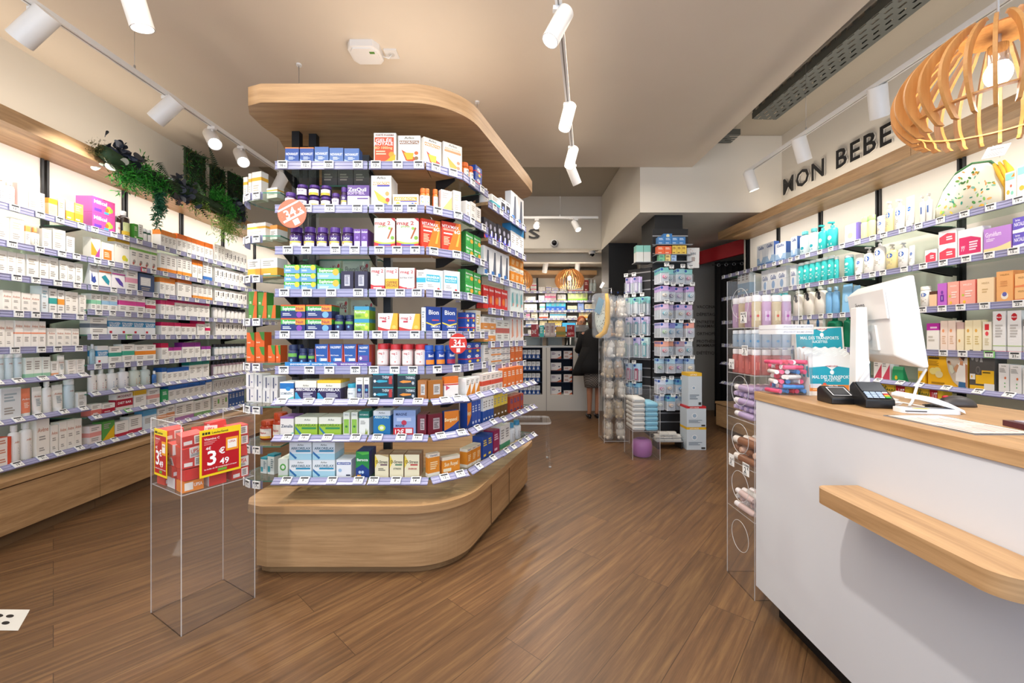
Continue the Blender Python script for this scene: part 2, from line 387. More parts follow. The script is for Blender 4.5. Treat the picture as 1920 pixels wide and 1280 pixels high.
RD = [1.66, 2.31, 2.97, 3.61, 4.25, 4.88, 5.45]
panels(-1, LWALL, LD, .4, 2.56, '{} pair of black slotted uprights on the left wall')
panels(1, RWALL, RD, .3, 2.56, '{} pair of black slotted uprights on the right wall')
# plinth cabinets under the wall shelves: one per module with a drawer front, plus a continuous top board
def base_run(side, XB, XW, ds, h, wall):
    X = (lambda q, k=0: (LX(XB, q) if side < 0 else RX(XB, q)) + k)
    B = (lambda q: (LX(XW, q) if side < 0 else RX(XW, q)) - side * .006)
    s = side
    g = G(); g.prism([(X(ds[0]), ds[0]), (X(ds[-1]), ds[-1]), (B(ds[-1]), ds[-1]), (B(ds[0]), ds[0])], h - .03, h, OAKY)
    tag(g.build('plinth_top_board'), 'continuous light oak top board on the base cabinets along the %s wall' % wall, 'board')
    for i in range(len(ds) - 1):
        a, b = ds[i] + .002, ds[i + 1] - .002
        e = empty('base_cabinet', (0, 0, 0), '%s light oak base cabinet from the window end along the %s wall' % (ORD[i], wall), 'cabinet', 'low oak base cabinets along the %s wall' % wall)
        g = G(); g.prism([(X(a, s * .035), a), (X(b, s * .035), b), (B(b), b), (B(a), a)], .085, h - .031, OAKY); g.build('body', e)
        g = G(); g.prism([(X(a, s * .012), a), (X(b, s * .012), b), (X(b, s * .034), b), (X(a, s * .034), a)], .08, h - .04, OAKY); g.build('drawer_front', e)
        g = G(); g.prism([(X(a, s * .05), a), (X(b, s * .05), b), (X(b, s * .07), b), (X(a, s * .07), a)], .0, .085, M('6b5136')); g.build('toe_kick', e)
base_run(-1, LBASE, LWALL, [.9, 2.05, 2.98, 4.25, 5.55], .395, 'left')
base_run(1, 2.86, RWALL, [1.0, 2.3, 3.6, 4.9, 5.45], .395, 'right')
# right-wall lettering MON BEBE on stand-offs
wy = lambda d: RX(RWALL, d)
def lettering(word, p0, p1, z0, z1, m, label, name):
    e = empty(name, (0, 0, 0), label, 'sign')
    A = Vector(p0); Bv = Vector(p1); d = (Bv - A); L = d.length; ang = math.atan2(d.y, d.x)
    vs, fs, wd = text_geo(word, False)
    x = 0; tot = 0; ws = []
    for ch in word:
        t = text_geo(ch, True)[2] if ch != ' ' else .32; ws.append(t); tot += t + .13
    k = L / (tot - .13)
    for ch, t in zip(word, ws):
        if ch != ' ':
            v, f, _ = text_geo(ch, True); q = G(); hh = (z1 - z0) / .7
            for y, mm, s in ((-.02, m, 1), (-.003, EDGE, 1)):
                pass
            n = len(v)
            q.add([(a * k, -.013, b * hh) for a, b in v], f, m)
            edges = {}
            for ff in f:
                for i in range(len(ff)):
                    ed = (ff[i], ff[(i + 1) % len(ff)]); edges[ed] = 1
            be = [e_ for e_ in edges if (e_[1], e_[0]) not in edges]
            fr = [(a * k, -.013, b * hh) for a, b in v]; bk = [(a * k, 0, b * hh) for a, b in v]
            q.add(fr + bk, [(a, a + n, b + n, b) for a, b in be], EDGEL)
            q.build('letter_' + {'É': 'e'}.get(ch, ch).lower(), e, (A.x + d.normalized().x * x, A.y + d.normalized().y * x, z0), ang)
        x += (t + .13) * k
    return e
EDGEL = M('c9c4bb', .4)
lettering('MON BEBE', (wy(4.80) - .008, 4.80), (wy(3.49) - .008, 3.49), 2.93, 3.11, M('1d1d1f'), 'black raised letters MON BEBE on the wall above the right oak canopy', 'wall_sign')
lettering('SOINS', (-.85, 6.94), (.475, 6.94), 2.94, 3.1, M('26262a'), 'black raised letters on the bulkhead, only the final S showing past the island', 'wall_sign')

# added upward fill lights above the canopies that brighten the ceiling
def up(x, y, z, sx, sy, pw, col=WARM, rz=0): o = area_light('ceiling_fill', (x, y, z), sx, pw, col, (pi, 0, rz), sy); return o
up(-.65, 2.75, 2.58, .9, .9, 5)
up(LX(-3.25, 2.2), 2.2, 2.67, .12, 3.8, 9, rz=-SL); up(RX(3.12, 2.6), 2.6, 2.67, .12, 4.2, 11, rz=SL)

# ------------------------------------------------------------------ product catalogue
def colu(c): return M(c, .38)
def draw(g, els, w, h, curve=None, z0=0):
    """flat print on the front (facing -Y); u,v are fractions of w,h. curve=(radius) wraps it round a jar"""
    t = G(); k = 0
    for e in els:
        k += 1; y = -.00028 * k; a = e[0]
        if a == 'r' or a == 'b':
            if a == 'b': u0, u1, v0, v1, c = 0, 1, e[1], e[2], e[3]
            else: _, u0, v0, u1, v1, c = e
            n = 10 if curve else 1
            xs = [(-.5 + u0 + (u1 - u0) * i / n) * w for i in range(n + 1)]
            vs = [(x, y, v0 * h) for x in xs] + [(x, y, v1 * h) for x in xs]
            t.add(vs, [(i, i + 1, n + 2 + i, n + 1 + i) for i in range(n)], colu(c))
        elif a == 'c':
            _, u, v, r, c = e; n = 18
            t.add([((u - .5) * w + r * w * cos(2 * pi * i / n), y, v * h + r * w * sin(2 * pi * i / n)) for i in range(n)], [tuple(range(n))], colu(c))
        elif a == 't':
            _, u, v, hh, s, c = e[:6]; wm = (e[6] if len(e) > 6 else .88) * w
            nat = text_geo(s)[2] * hh * h / .7; kk = min(1.45, max(1, wm * .94 / nat)) if nat and len(s) > 2 else 1
            t.text(s, (u - .5) * w, v * h, hh * h * min(kk, 1.12), colu(c), y=y, wmax=wm, sxy=min(wm, nat * kk))
        elif a == 'w':
            _, v0, v1, c = e; n = 12
            vs = [((-.5 + i / n) * w, y, 0) for i in range(n + 1)] + [((-.5 + i / n) * w, y, h * (v0 + (v1 - v0) * (i / n)) - .06 * h * sin(pi * i / n)) for i in range(n + 1)]
            t.add(vs, [(i, i + 1, n + 2 + i, n + 1 + i) for i in range(n)], colu(c))
        elif a == 'p':
            _, pts, c = e; t.add([((u - .5) * w, y, v * h) for u, v in pts], [tuple(range(len(pts)))], colu(c))
        elif a == 'l':
            _, u0, u1, v0, v1, n, c = e; rr = random.Random(int(u0 * 99 + v1 * 77 + n))
            for i in range(n):
                v = v0 + (v1 - v0) * (i + .5) / n; q = (v1 - v0) / n * .28; ue = u1 - (u1 - u0) * rr.random() * .35
                t.add([((u0 - .5) * w, y, (v - q) * h), ((ue - .5) * w, y, (v - q) * h), ((ue - .5) * w, y, (v + q) * h), ((u0 - .5) * w, y, (v + q) * h)], [(0, 1, 2, 3)], colu(c))
    vs = t.v
    if curve:
        r = curve; vs = [((r - y) * sin(x / r), r - (r - y) * cos(x / r), z + z0) for x, y, z in vs]
    else: vs = [(x, y, z + z0) for x, y, z in vs]
    o = len(g.v); g.v += vs
    for f, mi in zip(t.f, t.m): g.f.append(tuple(o + i for i in f)); g.m.append(g.mi(t.mats[mi])); g.sm.append(False)
DES = {}
class Des: pass
def reg(key, desc, name, cat, w, h, d, root, kids=(), rnd=False, plural=None):
    x = Des(); x.desc = desc; x.name = name; x.cat = cat; x.w = w; x.h = h; x.d = d; x.rnd = rnd
    x.root = root.mesh(name); x.kids = [(n, q.mesh(n)) for n, q in kids]; x.plural = plural or name.replace('_', ' ') + ('es' if name.endswith('x') or name.endswith('h') else 's')
    DES[key] = x; return x
def bx(key, desc, w, h, d, base, els=(), side=None, name='medicine_box', top=None, back=None):
    g = G(); b = colu(base); s = colu(side or base)
    fm = {'l': s, 'r': s, 't': colu(top) if top else s}
    g.box(-w / 2, 0, 0, w / 2, d, h, b, fm=fm)
    for e in els:
        if e[0] == 'b':
            for sx in (-1, 1):
                x = sx * (w / 2 + .0003); q = [(x, 0, e[1] * h), (x, d, e[1] * h), (x, d, e[2] * h), (x, 0, e[2] * h)]
                g.add(q if sx > 0 else q[::-1], [(0, 1, 2, 3)], colu(e[3]))
            if e[2] >= .98: g.add([(-w / 2, 0, h + .0003), (w / 2, 0, h + .0003), (w / 2, d, h + .0003), (-w / 2, d, h + .0003)], [(0, 1, 2, 3)], colu(e[3]))
    # faint barcode / text on the side nearest the aisle ends
    draw(g, els, w, h)
    return reg(key, desc, name, 'box', w, h, d, g)
def jar(key, desc, w, h, body, cap, els=(), lab=None, labv=(.1, .62), name='pill_jar', clear=False, neck=.76, capr=.86, cat='jar'):
    r = w / 2; g = G(); bm = liquid(body, .6) if clear else M(body, .2)
    g.lathe([(r * .9, 0), (r, h * .03), (r, h * .64), (r * .93, h * .7), (r * .74, h * neck)], bm, 18, 0, r)
    if lab: draw(g, [('r', -.05, labv[0], 1.05, labv[1], lab)] + list(els), w, h, r)
    else: draw(g, els, w, h, r)
    c = G(); rc = r * capr
    c.lathe([(rc, h * neck), (rc, h * .97), (rc * .94, h)], M(cap, .35), 18, 0, r)
    for i in range(18):
        a = 2 * pi * i / 18; c.box(-.001, -rc - .0008, h * (neck + .01), .001, -rc + .002, h * .95, M(cap, .35), Matrix.Translation((0, r, 0)) @ rotz(a))
    return reg(key, desc, name, cat, w, h, w, g, [('lid', c)], True)
def bottle(key, desc, w, h, body, cap, els=(), lab=None, labv=(.1, .6), sy=.6, kind='pump', name='pump_bottle', clear=False, sh=.74, cat='bottle', capw=.3):
    r = w / 2; g = G(); bm = liquid(body, .5) if clear else M(body, .28); ry = r * sy
    g.lathe([(r * .9, 0), (r, h * .02), (r, h * (sh - .1)), (r * .86, h * (sh - .03)), (r * .4, h * sh), (r * .3, h * (sh + .03))], bm, 18, 0, ry, 1, sy)
    e2 = ([('r', .1, labv[0], .9, labv[1], lab)] if lab else []) + list(els)
    if sy < .8:
        t = G(); draw(t, e2, w, h); o = len(g.v); g.v += [(x, ry - (ry - y) * sqrt(max(0, 1 - (x / r) ** 2)) - .0004, z) for x, y, z in t.v]
        for f, mi in zip(t.f, t.m): g.f.append(tuple(o + i for i in f)); g.m.append(g.mi(t.mats[mi])); g.sm.append(False)
    else: draw(g, e2, w, h, r)
    c = G(); cm = M(cap, .35)
    if kind == 'pump':
        c.lathe([(r * capw, h * (sh + .02)), (r * capw, h * (sh + .09)), (r * .12, h * (sh + .1)), (r * .12, h * .95)], cm, 12, 0, ry)
        c.box(-r * .2, ry - r * .75, h * .94, r * .2, ry + r * .25, h, cm); kn = 'pump'
    elif kind == 'cap':
        c.lathe([(r * capw, h * (sh + .02)), (r * capw, h * .99), (r * capw * .9, h)], cm, 14, 0, ry); kn = 'cap'
    else:
        c.lathe([(r * .95, h * (sh - .02)), (r * .95, h * .97), (r * .8, h)], cm, 16, 0, ry, 1, sy); kn = 'cap'
    return reg(key, desc, name, cat, w, h, 2 * ry, g, [(kn, c)], True)
def tubep(key, desc, w, h, body, cap, els=(), name='cream_tube'):
    g = G(); r = w / 2; n = 16; rings = [(.12, .85, .85), (.3, .92, .7), (.6, .98, .4), (.92, 1, .08), (1, 1, .05)]
    vs = []; fs = []
    for z, a, b in rings:
        for i in range(n): t = 2 * pi * i / n; vs.append((r * a * cos(t), r * .7 + r * .8 * b * sin(t), z * h))
    for j in range(len(rings) - 1):
        for i in range(n): k = (i + 1) % n; fs.append((j * n + i, j * n + k, (j + 1) * n + k, (j + 1) * n + i))
    g.add(vs, fs, M(body, .3), True); g.add(vs[-n:], [tuple(range(n))], M(body, .3))
    t = G(); draw(t, els, w * .8, h); o = len(g.v)
    def yy(x, z):
        v = z / h; b = .7 if v < .3 else (.7 - (v - .3) if v < .6 else max(.05, .4 - (v - .6)))
        return r * .7 - r * .8 * b * sqrt(max(0, 1 - (x / r) ** 2)) - .001
    g.v += [(x, yy(x, z) + y, z) for x, y, z in t.v]
    for f, mi in zip(t.f, t.m): g.f.append(tuple(o + i for i in f)); g.m.append(g.mi(t.mats[mi])); g.sm.append(False)
    c = G(); c.lathe([(r * .72, 0), (r * .74, h * .13)], M(cap, .35), 16, 0, r * .7)
    return reg(key, desc, name, 'tube', w, h, r * 1.4, g, [('cap', c)], True)
def pouch(key, desc, w, h, base, els=(), name='refill_pouch', top=None):
    g = G(); d = .05; b = M(base, .3)
    vs = [(-w / 2, 0, 0), (w / 2, 0, 0), (w / 2, d, 0), (-w / 2, d, 0), (-w / 2 * .95, .004, h * .8), (w / 2 * .95, .004, h * .8), (w / 2 * .95, d * .4, h * .8), (-w / 2 * .95, d * .4, h * .8), (-w / 2 * .93, .012, h), (w / 2 * .93, .012, h), (w / 2 * .93, .015, h), (-w / 2 * .93, .015, h)]
    g.add(vs, [(3, 2, 1, 0), (0, 1, 5, 4), (1, 2, 6, 5), (2, 3, 7, 6), (3, 0, 4, 7), (4, 5, 9, 8), (5, 6, 10, 9), (6, 7, 11, 10), (7, 4, 8, 11), (8, 9, 10, 11)], b)
    draw(g, els, w, h)
    return reg(key, desc, name, 'pouch', w, h, d, g)
GEN = {'cream': 'fbf4e8', 'lite': 'f6f3ee'}
def get(key):
    """generic packs: style:colour:description[:base colour]"""
    if key in DES: return DES[key]
    p = key.split(':'); st, c, desc = p[:3]; base = p[3] if len(p) > 3 else 'f7f4ee'
    gray = 'a8a29c'
    E = {'wt': [('b', .72, 1, c), ('l', .12, .8, .3, .6, 4, gray)], 'wf': [('b', 0, .22, c), ('l', .12, .8, .4, .85, 4, gray)],
         'wm': [('b', .38, .62, c), ('l', .15, .8, .7, .9, 2, gray), ('l', .15, .8, .12, .32, 2, gray)],
         'wd': [('r', .58, .45, .8, .75, c), ('l', .12, .5, .3, .7, 3, gray)],
         'wl': [('l', .15, .8, .55, .85, 3, c), ('l', .15, .7, .15, .4, 3, gray)],
         'wg': [('b', 0, .5, c), ('l', .12, .8, .6, .9, 3, gray), ('r', .15, .15, .6, .22, 'f7f4ee')],
         'wx': [('p', [(0, 0), (1, 0), (1, .75)], c), ('l', .12, .7, .6, .9, 3, gray)],
         'fu': [('l', .12, .85, .55, .85, 3, base), ('r', .12, .1, .6, .2, base)],
         'lg': [('r', .1, .35, .75, .8, c), ('l', .15, .65, .42, .74, 3, 'ffffff'), ('l', .15, .8, .08, .28, 2, gray)]}
    if st in E:
        w, h, d = .07, .11, .075
        if st == 'fu': return bx(key, desc, w, h, d, c, [('l', .12, .85, .55, .85, 3, base), ('r', .12, .1, .6, .2, base)])
        return bx(key, desc, w, h, d, base, E[st])
    if st == 'jr': return jar(key, desc, .05, .085, base, c, [('l', .3, .75, .15, .5, 3, gray)], lab='f4f1ec' if base != 'f4f1ec' else None)
    if st == 'bt': return bottle(key, desc, .06, .17, base, c, [('l', .25, .75, .15, .5, 5, '8f8b88')], kind='cap', name='lotion_bottle', capw=.45)
    if st == 'bp': return bottle(key, desc, .06, .18, base, c, [('l', .25, .75, .15, .45, 4, '8f8b88')])
    if st == 'bb': return bottle(key, desc, .07, .2, base, 'f2f0ec', [('l', .35, .8, .12, .42, 3, c), ('r', .6, .46, .72, .54, '3d4a66')], kind='cap', name='dispenser_bottle', sy=.75, sh=.8, capw=.4)
    if st == 'tb': return tubep(key, desc, .05, .15, base, c, [('l', .2, .75, .3, .8, 5, '8f8b88')])
    raise KeyError(key)
# ---------- shelves
class Line:
    """straight shelf front from A to B (left to right as seen from the aisle)"""
    def __init__(s, A, B):
        s.A = Vector(A).to_2d() if len(A) > 2 else Vector(A); s.B = Vector(B); s.u = (s.B - s.A).normalized(); s.L = (s.B - s.A).length
        s.n = Vector((-s.u.y, s.u.x)); s.ang = math.atan2(s.u.y, s.u.x)
    def s_of(s, px):
        k = (px - CX) / FPX; return (k * s.A.y - s.A.x) / (s.u.x - k * s.u.y)
    def pt(s, t, inn=0): return s.A + s.u * t + s.n * inn
_tags = {}
def tag_mesh(i, kind=0):
    i = i % 12
    if (i, kind) not in _tags:
        g = G(); bc = {0: TAGW, 1: M('d8344a', .4), 2: M('8fd07a', .4)}[kind]
        g.box(-.026, -.006, -.021, .026, 0, .021, bc)
        if kind: g.box(-.022, -.0066, -.017, .022, -.006, .014, TAGW)
        g.box(-.02, -.0068, .007, .02, -.0062, .016, TAGD)
        g.text(['12', '15', '19', '22', '11', '14', '16', '8', '27', '21', '9', '13'][i], -.003, -.004, .015, M('26262a'), y=-.0068)
        g.text('90', .014, -.009, .006, M('26262a'), y=-.0068)
        _tags[(i, kind)] = g.mesh('price_tag')
    return _tags[(i, kind)]
def shelf(line, s0, s1, z, depth, label, tilt=0, board='glass', ntags=None, group=None, name='wall_shelf', brk=True, tagk=None, rail=True, seedk=0):
    A = line.pt(s0); e = empty(name, (A.x, A.y, z), label, 'shelf', group, line.ang); L = s1 - s0
    g = G()
    if board == 'glass': g.box(.002, .012, -.009, L - .002, depth, 0, GLASS, fm={'f': GEDGE, 'l': GEDGE, 'r': GEDGE})
    elif board == 'white': g.box(.002, .012, -.014, L - .002, depth, 0, M('d9d6d0', .4))
    else: g.box(.002, .004, -.02, L - .002, depth, 0, OAK)
    g.build('board', e)
    if brk:
        for x in (.012, L - .02):
            g = G(); X = Matrix.Translation((x, 0, 0)); R = Matrix(((0, 0, 1, 0), (1, 0, 0, 0), (0, 1, 0, 0), (0, 0, 0, 1)))
            g.prism([(.06, -.012), (depth, -.012), (depth, -.075), (depth - .05, -.07), (.06, -.03)], 0, .006, BLACK, X @ R); g.build('bracket', e)
    rr = random.Random(int(z * 1000) + int(s0 * 77) + seedk + len(label))
    if rail:
        R = Matrix.Rotation(radians(-tilt), 4, 'X')
        g = G(); X = Matrix.Translation((0, 0, .004)) @ R
        g.box(.003, -.004, -.042, L - .003, .0, .0, RAIL, X); g.box(.003, -.008, -.044, L - .003, 0, -.038, RAILD, X); g.box(.003, -.007, -.004, L - .003, 0, .0, RAIL, X); g.box(.003, -.0055, -.024, L - .003, 0, -.021, RAILD, X)
        rl_ = g.build('price_rail', e)
        n = ntags if ntags is not None else max(1, int(L / .115))
        for i in range(n):
            x = (i + .5) * L / n + rr.uniform(-.022, .022); x = min(max(x, .03), L - .03)
            k = 0 if not tagk else tagk.get(i, 0)
            o = bpy.data.objects.new('price_tag', tag_mesh(rr.randrange(12), k)); C.objects.link(o); o.parent = rl_
            o.matrix_local = X @ Matrix.Translation((x, -.008, -.02))
    return e
NPROD = [0]; KIND = ['medicine_box']
def words_n(s): return len(s.split())
def put(des, x, y, z, ang, sx, sy, sz, label, group, flip=0):
    o = bpy.data.objects.new(KIND[0] if des.name == 'medicine_box' else des.name, des.root); C.objects.link(o)
    o.location = (x, y, z); o.rotation_euler = (0, 0, ang + flip); o.scale = (sx, sy, sz)
    o['label'] = label; o['category'] = des.cat; o['group'] = group
    for n, me in des.kids:
        c = bpy.data.objects.new(n, me); C.objects.link(c); c.parent = o
    NPROD[0] += 1
    return o
def fill(line, z, rowname, spec, back=.02, place='', zoff=.001, maxd=.3, jit=.0015, maxh=9):
    """spec: (px0, px1, ytop, design, n, tiers, deep)"""
    idx = 0; rr = random.Random(int(z * 991) + len(rowname) * 7 + int(line.A.x * 50))
    for e in spec:
        px0, px1, yt, key = e[:4]; n = e[4] if len(e) > 4 else 1; tiers = e[5] if len(e) > 5 else 1; deep = e[6] if len(e) > 6 else 1
        des = get(key); s0, s1 = line.s_of(px0), line.s_of(px1); W = (s1 - s0) / n; w = W - .003
        zb = z + zoff
        P = line.pt((s0 + s1) / 2 if n < 3 else s0 + W, back)
        if yt: H = max(.03, EYE + (CY - yt) / FPX * P.y - zb) / tiers
        else: H = des.h
        H = min(H, maxh / tiers)
        if des.rnd: sx = sy = w / des.w
        else:
            sx = w / des.w; sy = 1.0
        dd = des.d * sy
        if dd > maxd - back - .01: sy *= (maxd - back - .01) / dd; sx = sy if des.rnd else sx; dd = des.d * sy
        dp = max(1, min(deep, int((maxd - back) / (dd + .003)))); sz = H / des.h
        for i in range(n):
            idx += 1
            for k in range(dp):
                for t in range(tiers):
                    j = rr.uniform(0, jit) * (3 if (n > 1 and not des.rnd) else 1)
                    p = line.pt(s0 + W * (i + .5), back + j + k * (dd + .003))
                    lab = '%s, %s from left, %s' % (des.desc, ORD[idx - 1], rowname)
                    if tiers > 1: lab = '%s, %s from left, %s, %s' % (des.desc, ORD[idx - 1], rowname, ['bottom', 'upper' if tiers == 2 else 'middle', 'top', 'topmost'][t])
                    if k: lab = '%s, %s row back%s, %s from left, %s' % (des.desc, ORD[k], '' if tiers == 1 else ' ' + ['bottom', 'upper', 'top', 'topmost'][t], ORD[idx - 1], rowname)
                    if words_n(lab) > 16: lab = lab.replace(' from left', ' along')
                    if words_n(lab) > 16: lab = lab.replace(' row back', ' row')
                    if words_n(lab) > 16: print('LONG', words_n(lab), lab)
                    put(des, p.x, p.y, zb + t * H, line.ang, sx, sy, sz * (.992 if tiers > 1 else 1), lab, '%s on the %s' % (KIND[0].replace('_', ' ') + 'es' if des.name == 'medicine_box' else des.plural, place))
# ------------------------------------------------------------------ left wall: shelves and their goods
LL = Line((LX(LSH, LD[0]), LD[0]), (LX(LSH, LD[5]), LD[5]))
LS = [(d - LD[0]) / LL.u.y for d in LD]
RB = ['first', 'second', 'third', 'fourth', 'fifth']
Z1 = [2.075, 1.845, 1.64, 1.414, 1.186, .98, .735, .455]            # first bay
Z2 = [2.075, 1.845, 1.64, 1.455, 1.27, 1.045, .83, .655, .445]     # the other bays
for b in range(5):
    zs = Z1 if b == 0 else Z2
    for i, z in enumerate(zs):
        n = len(zs); tilt = 0 if i < n - 3 else 48
        shelf(LL, LS[b] + .001, LS[b + 1] - .001, z, .312, '%s shelf from the top in the left wall\'s %s bay from the window' % (ORD[i], RB[b]), tilt, 'glass', None if i else 5, 'glass shelves of the left wall', seedk=b,
              tagk={3: 1} if (b == 1 and i == 1) else ({2: 2} if (b == 1 and i in (4, 7)) else None))
OR, YE, GR, BL, TE, MG, CR, NV = 'ee8a2c', 'f2c437', '4da64f', '2d5aa8', '2fa59a', 'd81b7a', 'c4203a', '27355e'
bx('milical', 'pink fruit diet meal box', .16, .09, .12, 'ea4f9c', [('t', .35, .72, .2, 'Milical', 'ffffff', .6), ('r', .08, .12, .4, .32, '6a3fb5'), ('c', .72, .42, .13, 'f3d14b'), ('c', .82, .4, .08, 'a7c94d'), ('c', .63, .36, .08, 'ef7a2e'), ('r', .5, .08, .7, .22, '39a4dc')], side='b0559a')
bottle('syrupr', 'dark syrup bottle, red label', .06, .17, '2a1410', 'e9e9e9', [('c', .5, .3, .14, 'b3242f'), ('l', .2, .8, .4, .52, 2, '555555')], 'f0e6dc', (.08, .55), .95, 'cap', 'syrup_bottle', sh=.8, capw=.45)
bottle('syrupy', 'dark syrup bottle, yellow label', .06, .17, '2a1810', 'e9e9e9', [('b', .08, .22, 'f1c93b'), ('l', .2, .8, .4, .52, 2, '5a7a35')], 'dfe9a8', (.08, .55), .95, 'cap', 'syrup_bottle', sh=.8, capw=.45)
bx('lemonbag', 'yellow-topped lemon herbal box', .1, .14, .06, 'f4f1e6', [('b', .84, 1, 'e9b92f'), ('t', .5, .7, .1, 'FITNESS', '7a7a70'), ('c', .62, .25, .16, 'e6d33a'), ('c', .78, .2, .1, 'c9d348')])
bx('greenstripe', 'green-striped grey herbal box', .06, .14, .06, 'ece9e2', [('b', .66, .76, '7bb04f'), ('c', .5, .2, .2, '9a9088'), ('c', .38, .13, .14, 'b5564d'), ('l', .15, .8, .42, .6, 2, '909090')])
pouch('pouchb', 'white pouch with blue plant', .1, .12, 'f5f5f4', [('p', [(.15, .2), (.5, .12), (.75, .2), (.6, .45), (.35, .38), (.2, .62)], '3950a3'), ('t', .5, .84, .12, 'WELLFIT', '888888')])
pouch('poucht', 'white pouch with teal splash', .1, .12, 'f3f0ec', [('b', .66, .72, 'e9793a'), ('p', [(.2, .45), (.55, .2), (.8, .1), (.85, .3), (.5, .55)], '2396a8'), ('t', .5, .84, .12, 'WELLFIT', '888888')])
pouch('pouchp', 'white pouch with purple splash', .1, .12, 'f3f0f2', [('b', .66, .72, 'c24aa2'), ('p', [(.2, .5), (.55, .2), (.85, .1), (.8, .3), (.5, .5)], '5a45a8'), ('t', .5, .84, .12, 'WELLFIT', '888888')])
bx('avene', 'cream white face cream box', .06, .11, .06, 'f5efe6', [('t', .5, .72, .1, 'Avène', 'c98a72'), ('l', .2, .8, .42, .56, 2, 'a8a29c'), ('l', .2, .7, .12, .24, 2, 'a8a29c')])
bx('avenec', 'coral-banded white cream box', .06, .13, .06, 'f5efe8', [('t', .5, .8, .09, 'Avène', 'c98a72'), ('b', .5, .56, 'ee9c7c'), ('l', .2, .8, .2, .4, 3, 'a8a29c')])
bottle('aveneb', 'pale blue cleansing lotion bottle', .055, .2, 'cfe0e6', 'eef2f2', [('t', .5, .62, .06, 'Avène', 'a77a70'), ('l', .2, .8, .25, .5, 5, '6b93a8')], sy=.8, kind='wide', name='lotion_bottle', sh=.84)
bottle('avenew', 'white thermal water bottle', .06, .2, 'f2f0ec', 'f6f4f0', [('t', .5, .55, .06, 'Avène', 'c98a72'), ('l', .25, .8, .2, .45, 5, '7d8fa0')], sy=.85, kind='cap', name='lotion_bottle', sh=.82, capw=.55)
tubep('coraltube', 'coral sun cream tube', .06, .18, 'ee8a68', 'e8e6e2', [('t', .5, .62, .06, 'Avène', 'ffffff'), ('l', .2, .75, .3, .5, 4, 'f8d8c8')])
tubep('avtube', 'white body cream tube', .05, .18, 'efece6', 'f4f2ee', [('t', .5, .66, .06, 'Avène', 'c98a72'), ('l', .2, .75, .3, .58, 5, '8fa0a8')])
bx('collagen', 'blue-banded white collagen box', .09, .13, .07, 'eef1f3', [('b', .42, .74, '2f86b8'), ('t', .5, .62, .1, 'COLLAGEN', 'ffffff'), ('t', .5, .5, .08, 'BOOST', 'ffffff'), ('r', .1, .08, .3, .2, CR)])
bx('sunny', 'orange square white vitamin box', .1, .12, .06, 'f6efe4', [('r', .12, .08, .8, .62, 'ee7f2b'), ('l', .2, .7, .2, .5, 3, 'f6d9b8')])
bx('diag', 'orange and purple diagonal box', .1, .12, .06, 'f6efe4', [('p', [(0, .15), (.9, .15), (0, .8)], 'f0a030'), ('p', [(.9, .1), (.95, .6), (.4, .1)], 'b04a9c')])
bx('slimbar', 'crimson banded diet bar box', .13, .11, .06, 'eee5df', [('b', .22, .66, 'b31f38'), ('t', .5, .84, .12, 'MODIFAST', '9a4a58'), ('t', .5, .45, .12, 'DIET BAR', 'ffffff')])
bx('flatcoral', 'flat white box, coral ends', .12, .05, .1, 'f3e9e2', [('r', .72, 0, 1, 1, 'e0563c'), ('l', .1, .65, .3, .8, 2, 'c98a72')], side='e0563c')
def L(i, b, spec, zz=None):
    KIND[0] = ['skincare_box', 'slimming_box', 'supplement_box', 'vitamin_carton', 'x'][b]
    zs = Z1 if b == 0 else Z2
    nx = min([zs[i - 1] - z_ for z_ in (zs[i],)]) - .012 if i else 9
    fill(LL, zs[i], "left wall's %s bay, shelf %s" % (RB[b], ORD_N[i]), spec, place='left wall', maxd=.3, maxh=nx)
ORD_N = ['one', 'two', 'three', 'four', 'five', 'six', 'seven', 'eight', 'nine', 'ten']
L(0, 0, [(2, 20, 325, 'bt:e8b8a0:pale peach capped lotion bottle:f3ece8'), (20, 38, 335, 'bt:f4f0ec:white body lotion bottle:f4efec'), (39, 60, 345, 'fu:eec3bb:blush pink cream box:f6e4de'), (60, 80, 348, 'wl:c9b8b0:plain white serum box:f8f1ea'), (80, 95, 362, 'tb:efc8bc:pale pink cream tube:f6ebe6'),
    (97, 114, 373, 'wt:f0a02c:orange-topped vitamin box:f7d9a0'), (115, 128, 374, 'wl:d8a870:cream white vitamin box:f8efdc'), (129, 145, 377, 'wg:f0a63a:orange-based vitamin box:f8e6c4'), (145, 162, 382, 'wg:ee9a30:orange vitamin box:f4b85c')])
L(0, 1, [(178, 221, 374, 'milical', 1, 2), (222, 235, 398, 'syrupr'), (236, 254, 396, 'syrupy'), (256, 264, 420, 'fu:4f9f3a:bright green herbal box:dfe9c0'), (265, 273, 421, 'wf:4f9f3a:white box with green foot'), (275, 291, 430, 'jr:e4e4e4:small dark green vial:204a3a', 2)])
L(0, 2, [(306, 335, 432, 'wt:ee8a2c:orange-topped white tablet box', 4), (337, 403, 440, 'wt:e87426:deep orange-topped tablet box', 8)])
L(0, 3, [(406, 425, 459, 'wl:c0b8ac:small plain white box', 3), (426, 466, 468, 'wd:3b3b40:white box with black square', 6)])
L(1, 0, [(1, 24, 406, 'wl:d0c4b4:tall white serum box:faf4ea'), (26, 52, 410, 'wl:c8bca8:wide white serum box:f8f2e6'), (54, 64, 424, 'wt:f0b060:small peach-topped box'), (66, 84, 427, 'bt:f0a860:white dropper bottle, orange cap:f8f0e4'), (85, 103, 430, 'wl:d8c8b0:white box with beige print'), (105, 129, 430, 'wl:c0b8a8:square white serum box:faf5ec'), (130, 146, 444, 'wf:e6dccc:cream white tablet box')])
